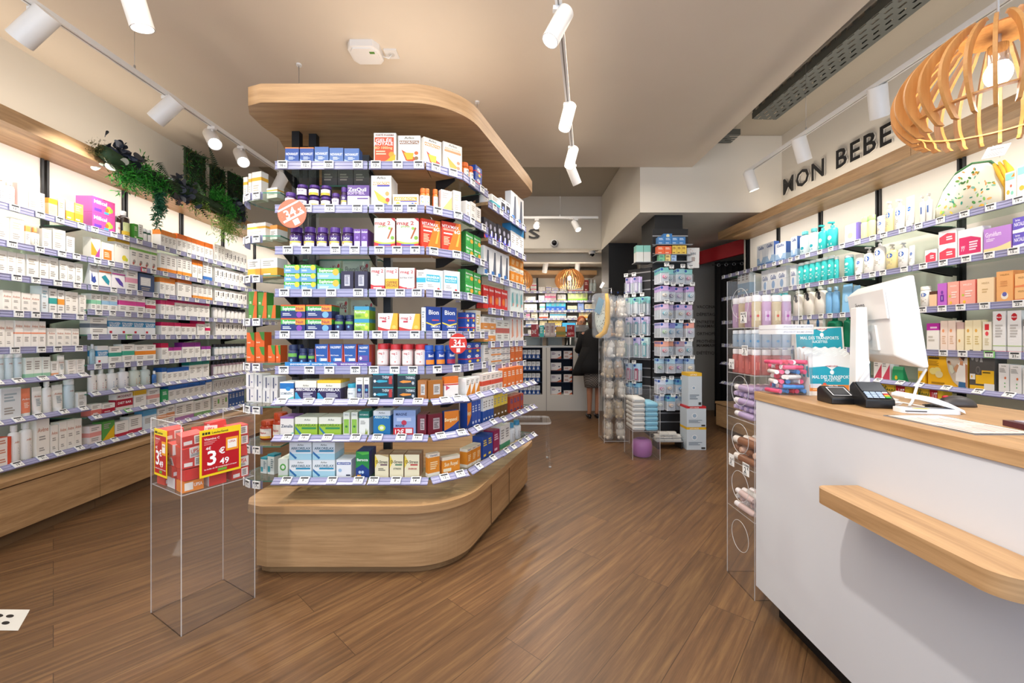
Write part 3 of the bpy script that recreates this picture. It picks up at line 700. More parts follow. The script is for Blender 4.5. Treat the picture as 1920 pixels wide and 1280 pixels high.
L(1, 1, [(176, 194, 446, 'diag'), (196, 219, 456, 'sunny'), (221, 248, 448, 'lemonbag'), (250, 299, 455, 'greenstripe', 4)])
L(1, 2, [(306, 336, 476, 'wf:ef8a24:white box with orange foot', 3), (337, 364, 482, 'wf:f09a34:white box, amber foot', 3), (365, 384, 488, 'wt:ee8226:orange-capped white box', 2), (385, 402, 491, 'wf:3a78c4:white box with blue foot', 2)])
L(1, 3, [(407, 466, 500, 'wd:2e2e33:white supplement box, dark emblem', 8)])
L(2, 0, [(3, 54, 471, 'wl:c8c0b4:frosted white cream box:f6f2ea', 3), (56, 79, 478, 'wl:bdb5a8:pale grey-white box:f1eee8'), (81, 116, 481, 'wl:c8c0b4:plain white lotion box:f8f4ec', 2), (118, 161, 490, 'wl:c0b8ac:low white lotion box:f8f5ee', 3)])
L(2, 1, [(174, 190, 494, 'pouchb'), (191, 214, 497, 'poucht'), (215, 240, 502, 'pouchp'), (242, 263, 507, 'wm:e8a0b8:white box with pink dash'), (265, 294, 514, 'lg:f0f0f0:dark navy supplement box:2c4a78')])
L(2, 2, [(304, 333, 521, 'wt:ef8a2c:orange-topped white softgel box', 3), (337, 364, 521, 'wt:ee7c24:tall orange-topped white box', 2), (366, 402, 533, 'wf:f09a3c:low white box, orange foot', 4)])
L(2, 3, [(407, 466, 541, 'wd:232327:white skincare box, black emblem', 7)])
L(3, 0, [(12, 46, 545, 'avene', 2), (47, 82, 550, 'avene', 2), (84, 97, 536, 'wl:9ab8c4:tall pale blue cream box:e3e9ec'), (98, 113, 541, 'wm:3aa6a0:white box with teal dash'), (114, 127, 544, 'wm:f0a040:white box with orange dash'), (128, 153, 547, 'wl:c8c0b4:slim white serum box:f8f3ea', 2), (154, 167, 553, 'wl:c8c0b4:short white serum box:f8f3ea')])
L(3, 1, [(176, 195, 551, 'wm:8ed0ac:white box with mint band', 2), (197, 225, 553, 'wm:9cc4e2:white box with pale blue band', 2), (228, 277, 551, 'wm:dd3f9a:white box with magenta band', 3), (279, 297, 562, 'wm:c83a60:small white box, rose dash', 2)])
L(3, 2, [(306, 332, 563, 'wt:e0266e:low pink-topped box', 3), (333, 397, 558, 'wt:dd1f6a:crimson pink-topped white box', 6)])
L(3, 3, [(406, 428, 570, 'jr:1d1d22:white jar with black lid:eceae6', 3), (430, 466, 577, 'jr:26262c:small dark-lidded serum jar:d6d4d4', 5)])
L(4, 0, [(1, 33, 600, 'avene', 2), (34, 93, 601, 'avenec', 4), (96, 154, 615, 'avene', 4)])
L(4, 1, [(174, 206, 594, 'wm:6c7480:white box with slate band', 1), (208, 296, 593, 'collagen', 4)])
L(4, 2, [(307, 343, 604, 'wt:e01e63:red-pink topped low box', 3), (344, 372, 606, 'wt:d8185c:magenta-topped low box', 3), (374, 388, 599, 'wt:e01e63:tall red-topped box'), (389, 398, 606, 'wm:d8185c:small white box, red dash')])
L(4, 3, [(408, 466, 601, 'wd:2b2b30:white sun care box, black emblem', 7)])
L(5, 0, [(1, 52, 662, 'aveneb', 3), (54, 101, 670, 'wf:9fcfb0:white box with mint foot:eef2ec', 3), (102, 116, 677, 'wf:eba77c:white box with peach foot'), (117, 131, 666, 'avtube'), (133, 165, 674, 'wl:c0b8ac:flat cream-white ampoule box:f6f1ea', 2, 3)])
L(5, 1, [(176, 186, 645, 'bt:d8dde2:silver blue serum bottle:9dbccb'), (187, 208, 648, 'collagen'), (210, 233, 649, 'wm:33a08a:white box with green band'), (235, 257, 645, 'wm:44ac90:white box with jade band'), (258, 297, 646, 'wm:f08f2a:white box with orange stripe', 2)])
L(5, 2, [(307, 320, 643, 'wt:d21c50:crimson-topped white box'), (321, 345, 651, 'wt:a8308c:purple-topped low box', 3), (346, 380, 642, 'wt:8e2f90:violet-topped white box', 3), (382, 399, 649, 'wt:9a3a9c:violet-topped short box', 2)])
L(5, 3, [(408, 466, 645, 'jr:26242a:black-capped nail polish vial:a8b4ba', 8)])
L(6, 0, [(8, 46, 727, 'wl:a8b8c0:wide pale blue-grey box:e4e8ea', 1), (48, 70, 728, 'coraltube'), (71, 90, 725, 'avtube'), (91, 107, 715, 'avenew'), (109, 130, 721, 'avtube'), (132, 150, 711, 'aveneb'), (151, 168, 735, 'wl:c0b8ac:small grey-white cream box:ecebe6')])
L(6, 1, [(176, 191, 694, 'bb:c05050:rounded white soap dispenser bottle:f1efeb'), (192, 210, 692, 'bb:c05050:white dispenser bottle, red print:f1efeb'), (211, 231, 691, 'bb:4a78b0:white dispenser bottle, blue print:eff0f0'), (232, 252, 688, 'bb:7a8ab0:white dispenser bottle, lilac print:f0eff1'), (254, 273, 686, 'bb:e09a5a:pale green dispenser bottle:d5ddd2'), (274, 291, 685, 'bb:e09a5a:pale aqua dispenser bottle:d2dfdc'), (292, 300, 695, 'bt:f0f0f0:white bottle with blue label:3a70b4')])
L(6, 2, [(308, 317, 689, 'wt:2d62b0:tall blue-topped box'), (318, 358, 690, 'wt:2f6ac0:blue-topped white capsule box', 4), (359, 396, 674, 'wt:2a8f80:teal-topped herbal box', 3)])
L(6, 3, [(406, 466, 676, 'jr:1f1d24:black-capped pastel polish vial:b494a4', 9)])
L(7, 0, [(1, 28, 820, 'flatcoral', 1, 3), (29, 49, 797, 'avenew'), (50, 72, 792, 'avenew'), (74, 99, 786, 'avene'), (101, 115, 797, 'avene'), (117, 160, 789, 'avene', 3)])
L(7, 1, [(176, 196, 757, 'wg:e07a70:white box with salmon base'), (197, 221, 756, 'wg:b8203c:white box, crimson base'), (223, 254, 737, 'slimbar'), (256, 279, 731, 'wt:f0c030:yellow-topped white box'), (281, 304, 729, 'wm:e8a8a0:white box with rose mark')])
L(7, 2, [(308, 320, 730, 'fu:3aa868:small green pharmacy box:e8f4e8'), (321, 389, 722, 'wt:2a66b8:white box with blue lid band', 6), (390, 401, 708, 'wt:2a66b8:taller blue-banded box')])
L(7, 3, [(404, 462, 712, 'wd:8a8684:grey-white small box:e2dfda', 8)])
L(8, 1, [(173, 196, 797, 'wm:e79a92:pink and white bar box:f0e2de'), (197, 220, 789, 'wx:e8b820:green and yellow slimming box:5aa04a'), (221, 246, 789, 'wf:c43044:white box, red foot'), (247, 271, 779, 'wf:c43a50:white box with red corner'), (273, 298, 768, 'wt:5ea8d4:sky blue-topped box:dfeaf0')])
L(8, 2, [(300, 317, 765, 'wm:e8a880:white box with peach mark'), (318, 332, 760, 'wm:e29a6c:white box with tan mark'), (334, 368, 754, 'wf:a06ab0:white box, violet foot', 2), (369, 399, 749, 'wf:6cb058:white box, leafy green foot', 2)])
L(8, 3, [(404, 432, 740, 'wd:6fb050:white and green herbal box', 2), (433, 462, 733, 'fu:3a62a8:slim blue nasal box:e0e4ec', 5)])
# ------------------------------------------------------------------ central island
OAKH = wood_mat('oak_band', '94704a', 'c8a174'); 
for n_ in OAKH.node_tree.nodes:
    if n_.type == 'MAPPING': n_.inputs['Scale'].default_value = (.8, .8, 15)
def isl_outline(k=0):
    R = .38; vx = -.277; dx, dy = .3262, .9453; T = .27
    p = [(-1.30, 2.10), (vx - T, 2.10)]
    c = (vx - T, 2.10 + R); p += arc(c[0], c[1], R, -90, -19, 14)[1:]
    p += [(-.02 + .0, 2.845), (.13, 3.28)] + arc(.0, 3.42, .17, 0, 90, 5)[:] + [(-.5, 3.75), (-1.1, 3.7), (-1.5, 3.45), (-1.62, 3.1), (-1.48, 2.66), (-1.425, 2.48), (-1.44, 2.34), (-1.43, 2.21), (-1.385, 2.13)]
    return p
def inset(p, k):
    n = len(p); out = []
    for i in range(n):
        a, b, c = Vector(p[i - 1]), Vector(p[i]), Vector(p[(i + 1) % n])
        d1 = (b - a).normalized(); d2 = (c - b).normalized(); nn = (Vector((-d1.y, d1.x)) + Vector((-d2.y, d2.x))).normalized()
        out.append(tuple(b + nn * k))
    return out
IO = isl_outline()
def stripes(p, s_at, z0, z1, g, m, k=-.0006):     # thin vertical seams on an outline
    pass
e = empty('display_island', (-.6, 2.8, 0), 'curved light oak island plinth in the middle of the shop, carrying the shelf gondola', 'display island')
off = [(x + .6, y - 2.8) for x, y in IO]
g = G(); g.prism(off, .335, .375, OAK, side=OAKH, smooth_side=True); g.build('top_slab', e)
g = G(); g.prism(inset(off, .04), .04, .335, OAKH, smooth_side=False); g.build('curved_front_panel', e)
g = G(); g.prism(inset(off, .065), 0, .04, wood_mat('toe_oak', '7a5b3c', '9a774f', axis='X')); g.build('toe_kick', e)
for y_ in (2.95, 2.62):     # seams of the side panel
    x_ = .12 - .3451 * (3.25 - y_) - .04 * .95; g = G(); X = Matrix.Translation((x_ + .6 + .0005, y_ - 2.8, 0)) @ rotz(math.atan2(.9453, .3262))
    g.box(-.0015, -.003, .045, .0015, .0, .33, M('5d452c'), X); g.build('panel_seam', e)
e = empty('canopy', (-.6, 2.8, 2.464), 'curved light oak canopy hanging over the central island', 'canopy')
g = G(); g.prism(off, 0, .098, OAK, side=OAKH, smooth_side=True); g.build('curved_board', e)
for (x, y) in ((-1.585, 3.02), (-.3, 3.5)):
    g = G(); g.tube([(x + .6, y - 2.8, .098), (x + .6, y - 2.8, HC - 2.464)], .0018, STEEL, 6); g.lathe([(.02, HC - 2.464 - .012), (.02, HC - 2.464)], FIXW, 12, x + .6, y - 2.8); g.build('hanging_wire', e)
# posts
def post(x, y, label):
    g = G()
    g.box(x - .022, y - .02, .376, x + .022, y + .02, 2.463, BLACK)
    tag(g.build('shelf_post'), label, 'shelf post', 'black gondola posts of the island')
post(-1.275, 2.41, 'black gondola post nearest the island\'s rounded end'); post(-1.19, 2.44, 'second black gondola post, close beside the first on the island'); post(-.742, 2.43, 'black gondola post between the island\'s two front bays'); post(-.245, 2.98, 'black gondola post inside the island\'s aisle-side shelves')
post(-1.322, 2.6, 'black gondola post carrying the rounded glass end shelves')
ZI = [2.197, 1.962, 1.737, 1.507, 1.281, 1.090, .912, .722, .495]
ZB = [2.14, 1.905, 1.66, 1.44, 1.22, 1.06, .90, .71, .49]
P = [(-1.286, 2.2), (-.778, 2.2), (-.47, 2.2), (-.285, 2.345), (-.158, 2.66), (.112, 3.3)]
Q = [(-1.27, 2.165), (-.765, 2.165), (-.44, 2.165), (-.254, 2.30), (-.09, 2.66), (.175, 3.24)]
IB = []
for r in range(9):
    pp = P if r < 6 else Q
    IB.append([Line(pp[i], pp[i + 1]) for i in range(5)])
BAYN = ["island's end bay", "island's middle bay", "island's corner bay", "island's near aisle bay", "island's far aisle bay"]
for r in range(9):
    pp = P if r < 6 else Q
    for b in range(5):
        ln = IB[r][b]; z = (ZB if b == 4 else ZI)[r]; tilt = 0 if r < 6 else 52
        bd = 'glass' if (b in (0, 3, 4) or r > 3) else 'oak'
        if b == 4 and r in (0, 1, 3): bd = 'oak'
        dep = .19
        e = shelf(ln, .001, ln.L - .001, z, dep if b != 2 else .02, '%s shelf from the top in the %s' % (ORD[r], BAYN[b]), tilt, bd, {0: 4, 1: 3, 2: 2, 3: 2, 4: 5}[b], 'shelves of the central island', 'island_shelf', b != 2 and b != 1, seedk=b)
        if b == 2:   # wedge board of the corner
            inv = Matrix.Translation((ln.A.x, ln.A.y, 0)) @ rotz(ln.ang); iv = inv.inverted()
            n3 = IB[r][3].n; n1 = IB[r][1].n
            pts = [pp[2], pp[3], tuple(Vector(pp[3]) + n3 * .19), tuple(Vector(pp[2]) + n1 * .19)]
            loc = [(iv @ Vector((x, y, 0))).to_2d() for x, y in pts]; cc = sum(loc, Vector((0, 0))) / 4
            loc = [tuple(cc + (v - cc) * .97) for v in loc]
            g = G(); g.prism(loc, -.02 if bd == 'oak' else -.009, -.0005, OAK if bd == 'oak' else GLASS); g.build('corner_board', e)
def bxs(*rows):
    for r in rows: bx(*r)
T = lambda u, v, h, s, c, *w: ('t', u, v, h, s, c, *w)
bxs(('novanuit', 'blue sleep aid box', .08, .105, .05, '2f57a6', [('b', .93, 1, 'e08a4a'), T(.5, .6, .15, 'NOVANUIT', 'ffffff'), ('l', .25, .75, .25, .45, 3, 'c8d6ee'), ('w', .3, .08, '7fa6dc')], '24468a'),
 ('novanuit2', 'light blue sleep aid box', .08, .11, .05, '5579b8', [T(.5, .6, .15, 'NOVANUIT', 'ffffff'), ('l', .25, .75, .25, .45, 3, 'dde6f4'), ('w', .3, .08, 'a9c2e4')], '4a6aa6'),
 ('gelee', 'orange royal jelly box', .11, .16, .06, 'f3efe6', [('r', .04, .08, .9, .86, 'd9542b'), T(.5, .93, .05, 'FORTÉ PHARMA', '884433'), T(.45, .76, .09, 'GELÉE', 'ffffff'), T(.45, .65, .09, 'ROYALE', 'ffffff'), T(.42, .52, .07, 'BIO 1000mg', 'f6d9a0'), ('l', .1, .6, .28, .44, 2, 'f6c8a8'), ('c', .8, .3, .13, 'e0a032'), ('p', [(.4, .05), (.95, .05), (.98, .3), (.75, .22), (.6, .12)], 'f0b524')]),
 ('arkoroyal', 'white honeycomb royal jelly box', .11, .16, .06, 'f2eee5', [T(.5, .92, .07, 'Arko', '555a55'), ('r', .06, .70, .94, .82, '8a5a34'), T(.5, .76, .08, 'ARKOROYAL', 'ffffff'), ('p', [(.15, .5), (.8, .2), (.7, .04), (.35, .12)], 'c8501f'), ('p', [(.25, .4), (.7, .38), (.66, .16), (.4, .14)], 'efb62c'), ('c', .82, .38, .09, 'd4642e'), ('c', .82, .2, .09, '8a6a44')]),
 ('arkoroyal2', 'white royal jelly box, orange band', .11, .16, .06, 'f2eee5', [T(.5, .92, .07, 'Arko', '555a55'), ('r', .06, .70, .94, .82, 'ef8c2c'), T(.5, .76, .08, 'ARKOROYAL', 'ffffff'), ('p', [(.15, .5), (.85, .2), (.75, .04), (.35, .12)], 'c8301f'), ('p', [(.25, .4), (.72, .4), (.7, .16), (.4, .14)], 'f0bc34'), ('c', .83, .15, .1, 'd4443e')]),
 ('arkoroyal3', 'pale royal jelly box, peach band', .11, .16, .06, 'f6f0e6', [T(.5, .92, .07, 'Arko', '8a8a80'), ('r', .06, .66, .94, .74, 'e8a070'), T(.5, .79, .07, 'ARKOROYAL', 'efb88c'), ('p', [(.2, .5), (.75, .2), (.6, .06), (.35, .12)], 'e8a44c'), ('c', .8, .36, .09, 'e89070'), ('c', .8, .18, .09, 'e89070')]),
 ('arkoroyal4', 'white vitamin royal jelly box', .11, .16, .06, 'f3efe6', [T(.5, .93, .07, 'Arko', '555a55'), ('r', .08, .70, .92, .80, 'f09a2c'), T(.5, .75, .08, 'ARKOROYAL', 'ffffff'), ('r', .3, .65, .92, .70, '4a4fb5'), ('p', [(.12, .55), (.85, .2), (.85, .05), (.35, .2)], 'f0c04a'), ('c', .8, .42, .1, 'f0a860'), ('c', .82, .22, .1, 'dc5040'), ('p', [(.45, .1), (.8, .02), (.8, .1)], '3a62b5')]),
 ('arkoflat', 'flat yellow-banded jelly ampoule box', .17, .07, .07, 'f4efe4', [('r', .05, .48, .95, .78, 'efa432'), T(.5, .63, .18, 'ARKOROYAL', 'fff3d8'), ('r', .3, .4, .95, .47, '4a4fb5'), ('c', .2, .2, .08, 'f0c04a'), ('c', .78, .2, .05, '3a62b5'), ('c', .9, .2, .05, 'ee8a3c')]),
 ('zzzbox', 'white and purple sleep box', .13, .14, .06, 'f3f0f2', [('b', .5, 1, '5d3a8e'), T(.45, .8, .15, 'ZzzQuil', 'ffffff'), T(.4, .63, .1, 'SOMMEIL', 'cdbce0'), ('r', .45, .36, .95, .42, '5d3a8e'), ('c', .2, .25, .12, 'c8dcc0')]),
 ('zzzsmall', 'small purple sleep spray box', .05, .14, .05, '6a3f9c', [T(.5, .85, .09, 'ZzzQuil', 'ffffff'), ('r', .1, .06, .9, .36, 'eeeaf2'), ('c', .5, .55, .2, '9a7cc8')]),
 ('mag2p', 'cream and red magnesium box', .12, .17, .06, 'f1ecdc', [('b', 0, .16, 'c9242f'), T(.4, .84, .11, 'mag 2', 'c0323c'), T(.4, .73, .06, 'phyto', '86b84a'), ('p', [(.62, .32), (.68, .3), (.9, .66), (.84, .7)], 'b05a2c'), ('c', .88, .34, .09, '7fae3c'), ('c', .74, .66, .07, '9cc658'), ('w', .26, .22, 'b8cc4c'), ('w', .2, .16, 'c9242f'), ('r', .2, .07, .8, .13, '5a4fb0'), ('p', [(.8, 1), (1, 1), (1, .88)], 'c9242f')], 'a81e28'),
 ('vitamax', 'orange-red energy booster box', .12, .18, .06, 'd63a26', [('p', [(.3, 0), (1, 0), (1, 1), (.75, 1)], 'ea7a28'), T(.45, .84, .1, 'VITA\'MAX', 'ffffff'), ('r', .08, .7, .65, .77, 'f0a08c'), T(.8, .7, .12, '6G', 'ffffff'), ('l', .1, .6, .56, .64, 1, 'ffffff'), ('l', .1, .45, .2, .5, 6, 'f6c0a0'), ('p', [(.72, .2), (.84, .2), (.95, .65), (.9, .68)], 'f6b04a')], 'c4321f'),
 ('greenberocca', 'green effervescent tablet box', .08, .09, .05, '3ca04a', [T(.5, .7, .16, 'Berocca', 'ffffff'), ('c', .8, .35, .2, 'e8a43a'), ('l', .1, .5, .3, .5, 2, 'c4e8c0')], '2a8038'),
 ('euphy', 'green-topped relaxing tablet box', .09, .045, .05, '6fa6d4', [('b', .6, 1, '4cae3c'), T(.42, .8, .26, 'Euphytose', 'ffffff', .66), ('c', .83, .66, .16, 'f2cb3e'), ('l', .1, .5, .2, .42, 2, 'e8f2fa')], '5a90c0'),
 ('euphybig', 'large green-topped relaxing box', .13, .06, .05, '8cc4dc', [('b', .56, 1, '4cae3c'), T(.42, .78, .28, 'Euphytose', 'ffffff', .66), ('c', .83, .62, .14, 'f2b73e'), ('l', .1, .6, .15, .35, 2, 'ffffff')]),
 ('darkgift', 'dark navy box, silver label', .08, .13, .05, '2a2440', [('r', .28, .22, .72, .8, 'c8c8d2'), ('l', .34, .66, .3, .7, 5, '6a6a80'), T(.5, .74, .05, 'COMPLEX', '444455', .38)]),
 ('fluocaril', 'pale toothpaste box, red dots', .16, .07, .05, 'c2cbb8', [T(.34, .5, .3, 'Fluocaril', '6a7268', .5), T(.8, .55, .34, 'Kids', '7a3838', .3), ('c', .92, .7, .05, 'b54040'), ('c', .9, .25, .04, 'b54040')]),
 ('mag2', 'white and red magnesium box', .08, .13, .05, 'f2eee8', [('b', 0, .2, 'cf3236'), ('w', .26, .2, 'cf3236'), T(.5, .84, .13, 'mag 2', 'c43a40'), T(.5, .67, .07, 'B6', '888888'), ('r', .2, .07, .8, .13, 'f6dada')]),
 ('mag2o', 'magnesium box with yellow offer', .08, .13, .05, 'f2eee8', [T(.5, .84, .13, 'mag 2', 'c43a40'), ('b', 0, .5, 'eeb42c'), T(.5, .33, .1, 'OFFRE', '8a4a14'), T(.5, .2, .1, 'SPÉCIALE', '8a4a14')]),
 ('mag2f', 'extra strong red-sided magnesium box', .085, .13, .05, 'f2eee8', [('b', 0, .12, 'cf3236'), T(.5, .82, .12, 'mag 2', 'c43a40'), T(.5, .55, .07, 'EXTRA FORT', '7a6a6a'), ('w', .2, .12, 'cf3236'), ('r', .5, .08, .95, .16, 'f6dada')], 'cf2a34'),
 ('magnes', 'white and turquoise magnesium box', .12, .12, .05, 'f1f3f2', [('r', .04, .42, .82, .76, '35b0cc'), T(.42, .64, .11, 'MAGNÉSIUM', 'ffffff', .7), T(.42, .51, .08, 'BISGLYCINATE', 'd8f2f6', .64), ('r', .84, .1, .9, .72, '8cc8dc'), ('c', .74, .08, .08, 'd0404a'), ('l', .1, .5, .15, .32, 2, 'b8b8b8')]),
 ('nuit', 'navy night tablet box, orange top', .11, .06, .05, '2d3a78', [('b', .55, .9, '4cae4c'), ('b', .9, 1, 'dc5a28'), ('r', .6, .5, 1, .92, 'eea03a'), T(.34, .72, .24, 'Euphytose', 'ffffff', .52), T(.78, .72, .22, 'Nuit', 'a02c50', .3), ('c', .76, .25, .12, '8a4ab0'), ('l', .08, .5, .16, .4, 2, 'd0d8f0')], '26306a'),
 ('nuitb', 'navy night tablet box, blue burst', .11, .06, .05, '2d3a78', [('b', .55, .9, '4cae4c'), ('b', .9, 1, 'dc5a28'), ('r', .6, .5, 1, .92, 'eea03a'), T(.34, .72, .24, 'Euphytose', 'ffffff', .52), T(.78, .72, .22, 'Nuit', 'a02c50', .3), ('c', .76, .25, .13, '7ab4e0'), ('l', .08, .5, .16, .4, 2, 'd0d8f0')], '26306a'),
 ('phyton', 'lime green herbal sleep box', .13, .09, .05, '9ecb3e', [('b', .7, 1, '3f9dc4'), T(.4, .55, .2, 'PhytoNormyl', 'f6fbe8', .7), ('c', .82, .3, .12, 'd6e84c'), ('l', .08, .5, .12, .35, 3, '6c9c34')], '86b82e'),
 ('mag2y', 'white magnesium box, yellow corner', .12, .12, .05, 'f4f0e8', [('p', [(.58, 0), (1, 0), (1, 1), (.78, 1)], 'f0b428'), ('w', .26, .1, 'd0382c'), T(.34, .76, .16, 'mag 2', 'c43a40', .52), ('r', .2, .5, .42, .6, 'c4384a'), ('c', .82, .24, .1, 'f4cc60')], 'eeb430'),
 ('bion', 'royal blue omega capsule box', .085, .15, .06, '1c4296', [T(.52, .78, .18, 'Bion', 'ffffff', .7), ('l', .4, .9, .42, .5, 1, 'e0504a'), ('p', [(0, .38), (.5, .28), (1, .36), (1, .31), (.5, .22), (0, .33)], 'f0d04a'), T(.62, .2, .08, 'OMÉGA 3', 'ffffff', .6), ('r', .4, .06, .9, .1, 'ffffff')], '183a86'),
 ('blueredbox', 'small blue box, red flash', .06, .09, .05, '2a4fa8', [('c', .5, .68, .24, 'e8e8f0'), T(.5, .68, .12, 'B', '2a4fa8'), ('b', .4, .5, 'd8323a'), ('c', .6, .2, .2, 'f0c840')]),
 ('valdi', 'blue sleep capsule box', .08, .13, .05, '2156a4', [T(.46, .86, .1, 'VALDISPERT', 'ffffff', .8), T(.4, .5, .06, 'Multi-Complex', 'e8eef8', .6), ('p', [(.0, 0), (.14, 0), (0, .9)], 'e0604a'), ('p', [(.95, .2), (1, .2), (1, .95), (.97, .95)], 'e0604a'), ('c', .42, .3, .14, '4f9ad8'), ('r', .42, .24, .9, .36, 'eef2f8'), ('c', .74, .05, .09, '8f8fc0')], 'd8604c'),
 ('valdip', 'blue sleep box, violet patch', .08, .13, .05, '2156a4', [T(.5, .86, .1, 'VALDISPERT', 'ffffff', .8), T(.4, .7, .06, 'Melatonine', 'e8eef8', .6), ('r', .0, .24, .9, .5, '6a50a0'), ('c', .25, .37, .12, 'f0ecf8'), ('c', .7, .12, .09, 'a05090')], 'd8604c'),
 ('tealwhite', 'white sleep box, teal waves', .085, .13, .05, 'eff2f2', [('b', .62, .94, '1f6fb4'), ('c', .6, .62, .18, '2a86c4'), T(.5, .36, .14, 'SOMNIFIC', '7a8a92'), ('w', .04, .2, '5fc4c0')], 'e4e8e8'),
 ('arkorelax', 'white and navy relax capsule box', .13, .125, .06, 'e9e6d8', [T(.5, .76, .09, 'Arko', '666a60', .3), ('b', 0, .64, '2e2350'), T(.5, .55, .14, 'ARKORELAX', 'ffffff', .94), ('p', [(0, 0), (.34, 0), (.18, .2), (.08, .4), (0, .4)], '36a0c8'), ('l', .38, .9, .05, .4, 4, 'c8c8d8')]),
 ('arkorelaxy', 'yellow-topped navy relax box', .13, .135, .06, 'e9e6d8', [('b', .86, 1, 'eec02c'), T(.5, .73, .08, 'Arko', '666a60', .3), ('b', 0, .6, '2e2350'), T(.5, .51, .13, 'ARKORELAX', 'ffffff', .94), ('p', [(0, 0), (.34, 0), (.18, .2), (.08, .36), (0, .36)], '36a0c8'), ('l', .38, .9, .05, .36, 4, 'c8c8d8')]),
 ('slimark', 'tall slim navy relax box', .04, .16, .04, 'e9e8e0', [T(.5, .88, .05, 'Arko', '666a60', .6), ('r', .1, .1, .9, .7, '2c2f5c'), ('c', .5, .45, .25, '4fa0c8'), ('l', .2, .8, .12, .3, 3, 'c8c8d8')]),
 ('thermt', 'black box, teal capsule', .13, .07, .05, '1d3340', [('r', 0, .9, 1, 1, '2b8ea0'), T(.7, .72, .2, 'THERMAG', 'c8d4d8', .5), ('p', [(.1, .4), (.3, .3), (.7, .36), (.7, .48), (.3, .52)], '2fa0bc'), ('c', .1, .42, .06, 'd8e0e4'), ('r', .78, .2, .94, .8, 'b0302e')]),
 ('thermo', 'black box, orange capsule', .13, .07, .05, '1d2f3a', [('r', 0, .9, 1, 1, '3a8a70'), T(.7, .72, .2, 'THERMAG', 'c8d4d8', .5), ('p', [(.1, .4), (.3, .3), (.75, .36), (.75, .48), (.3, .52)], 'e08c2a'), ('c', .86, .3, .07, 'b8c0c4')]),
 ('goldbox', 'copper-gold box, silver label', .12, .13, .05, 'a8692a', [('r', .34, .25, .8, .8, 'c8c4c0'), ('l', .4, .74, .35, .7, 5, '6a6660')]),
 ('orangewhite', 'white pain patch box, orange top', .09, .14, .05, 'f0ebe6', [('b', .68, 1, 'e0701f'), ('b', .6, .66, 'c83a28'), ('p', [(.1, .6), (.4, .48), (.1, .36)], 'd0506a'), ('r', .75, .1, .95, .16, '444444')]),
 ('zenalia', 'white homeopathy box, violet top', .085, .13, .05, 'eceae4', [('b', .9, 1, '9068a8'), T(.5, .5, .16, 'Zenalia', '38506a'), ('w', .04, .16, '5cc4bc')]),
 ('arkogreen', 'lime green relax capsule box', .13, .12, .06, 'e9eada', [T(.55, .86, .09, 'Arko', '666a60', .3), ('b', 0, .62, '9cc23c'), T(.5, .56, .14, 'ARKORELAX', '4c6c34', .9), ('r', .3, .34, .95, .44, '2f8a54'), ('p', [(.02, .5), (.3, .1), (.22, .05), (.02, .35)], '2f78a0')]),
 ('slimgreen', 'tall slim leafy green box', .04, .16, .04, 'e6e8d8', [T(.5, .9, .04, 'Arko', '666a60', .6), ('r', .1, .08, .9, .7, '8fbf4a'), ('c', .5, .38, .2, '3f7a3a')]),
 ('phytoleaf', 'white box with green crown', .07, .15, .05, 'e8eae2', [('b', .72, 1, '1f7a6a'), T(.5, .86, .06, 'PHYTOMANCE', 'e8f2ea', .84), ('l', .15, .7, .45, .62, 3, 'a0a09a'), ('p', [(.6, .04), (.7, .3), (.8, .04)], '8a9a3a'), ('p', [(.7, .04), (.9, .26), (.84, .04)], '9aa83a')]),
 ('arkomag', 'blue box with green leaves', .09, .15, .05, 'e6eaea', [T(.5, .92, .06, 'Arko', '666a60', .4), ('b', 0, .8, '1d6fa8'), T(.5, .74, .1, 'ARKOMAG', 'd8f0e0', .84), ('c', .5, .3, .22, 'b8d44c'), ('c', .5, .3, .12, 'e8f0d8')]),
 ('magneb', 'powder blue magnesium box', .13, .15, .06, '8fa4d0', [T(.36, .84, .1, 'MAGNÉ', '2f4070', .5), ('r', .15, .56, .8, .7, 'b8c4e0'), ('c', .48, .5, .12, 'b8304a'), T(.3, .38, .09, 'MAGNÉ', '2f4070', .4), ('r', 0, 0, .9, .3, 'c81f2a'), T(.28, .14, .18, '12€', 'ffffff', .4), ('r', .55, .08, .85, .26, 'e8e0e0')]),
 ('boosterb', 'wide dark red booster box', .16, .12, .05, '6e1527', [('r', .34, .25, .8, .8, 'b8a8a8'), T(.57, .7, .08, 'BOOSTER MAX', '3a3030', .42), ('l', .4, .74, .3, .6, 4, '5a5050')]),
 ('bergasol', 'orange and blue sun capsule box', .09, .13, .05, 'e8842a', [T(.45, .6, .16, 'Bergasol', 'fff0c0', .85), ('w', .1, .5, '1f3f86')], '1f3f86'),
 ('arkoblue', 'white and teal relax box', .13, .115, .06, 'e8edee', [T(.5, .86, .09, 'Arko', '666a60', .3), T(.52, .66, .14, 'ARKORELAX', '3a6070', .88), ('r', .3, .46, .95, .56, '2f8fb4'), ('b', 0, .36, 'a9d4e2'), ('p', [(.02, .5), (.35, .12), (.28, .04), (.02, .36)], '2f6fa8')]),
 ('greenring', 'white box with green ring', .07, .12, .05, 'dfe8dc', [('c', .5, .55, .32, '58a84a'), ('c', .5, .55, .18, 'e8f2e2'), ('b', 0, .12, 'b8d8a8')]),
 ('blueslip', 'white box with royal blue band', .1, .12, .05, 'edf0f2', [('r', .04, .72, .96, .86, '2a4fa0'), T(.5, .79, .08, 'MELATONINE', 'ffffff', .8), ('c', .25, .4, .12, '9fc0dc'), ('r', .66, .08, .95, .16, '26304a')]),
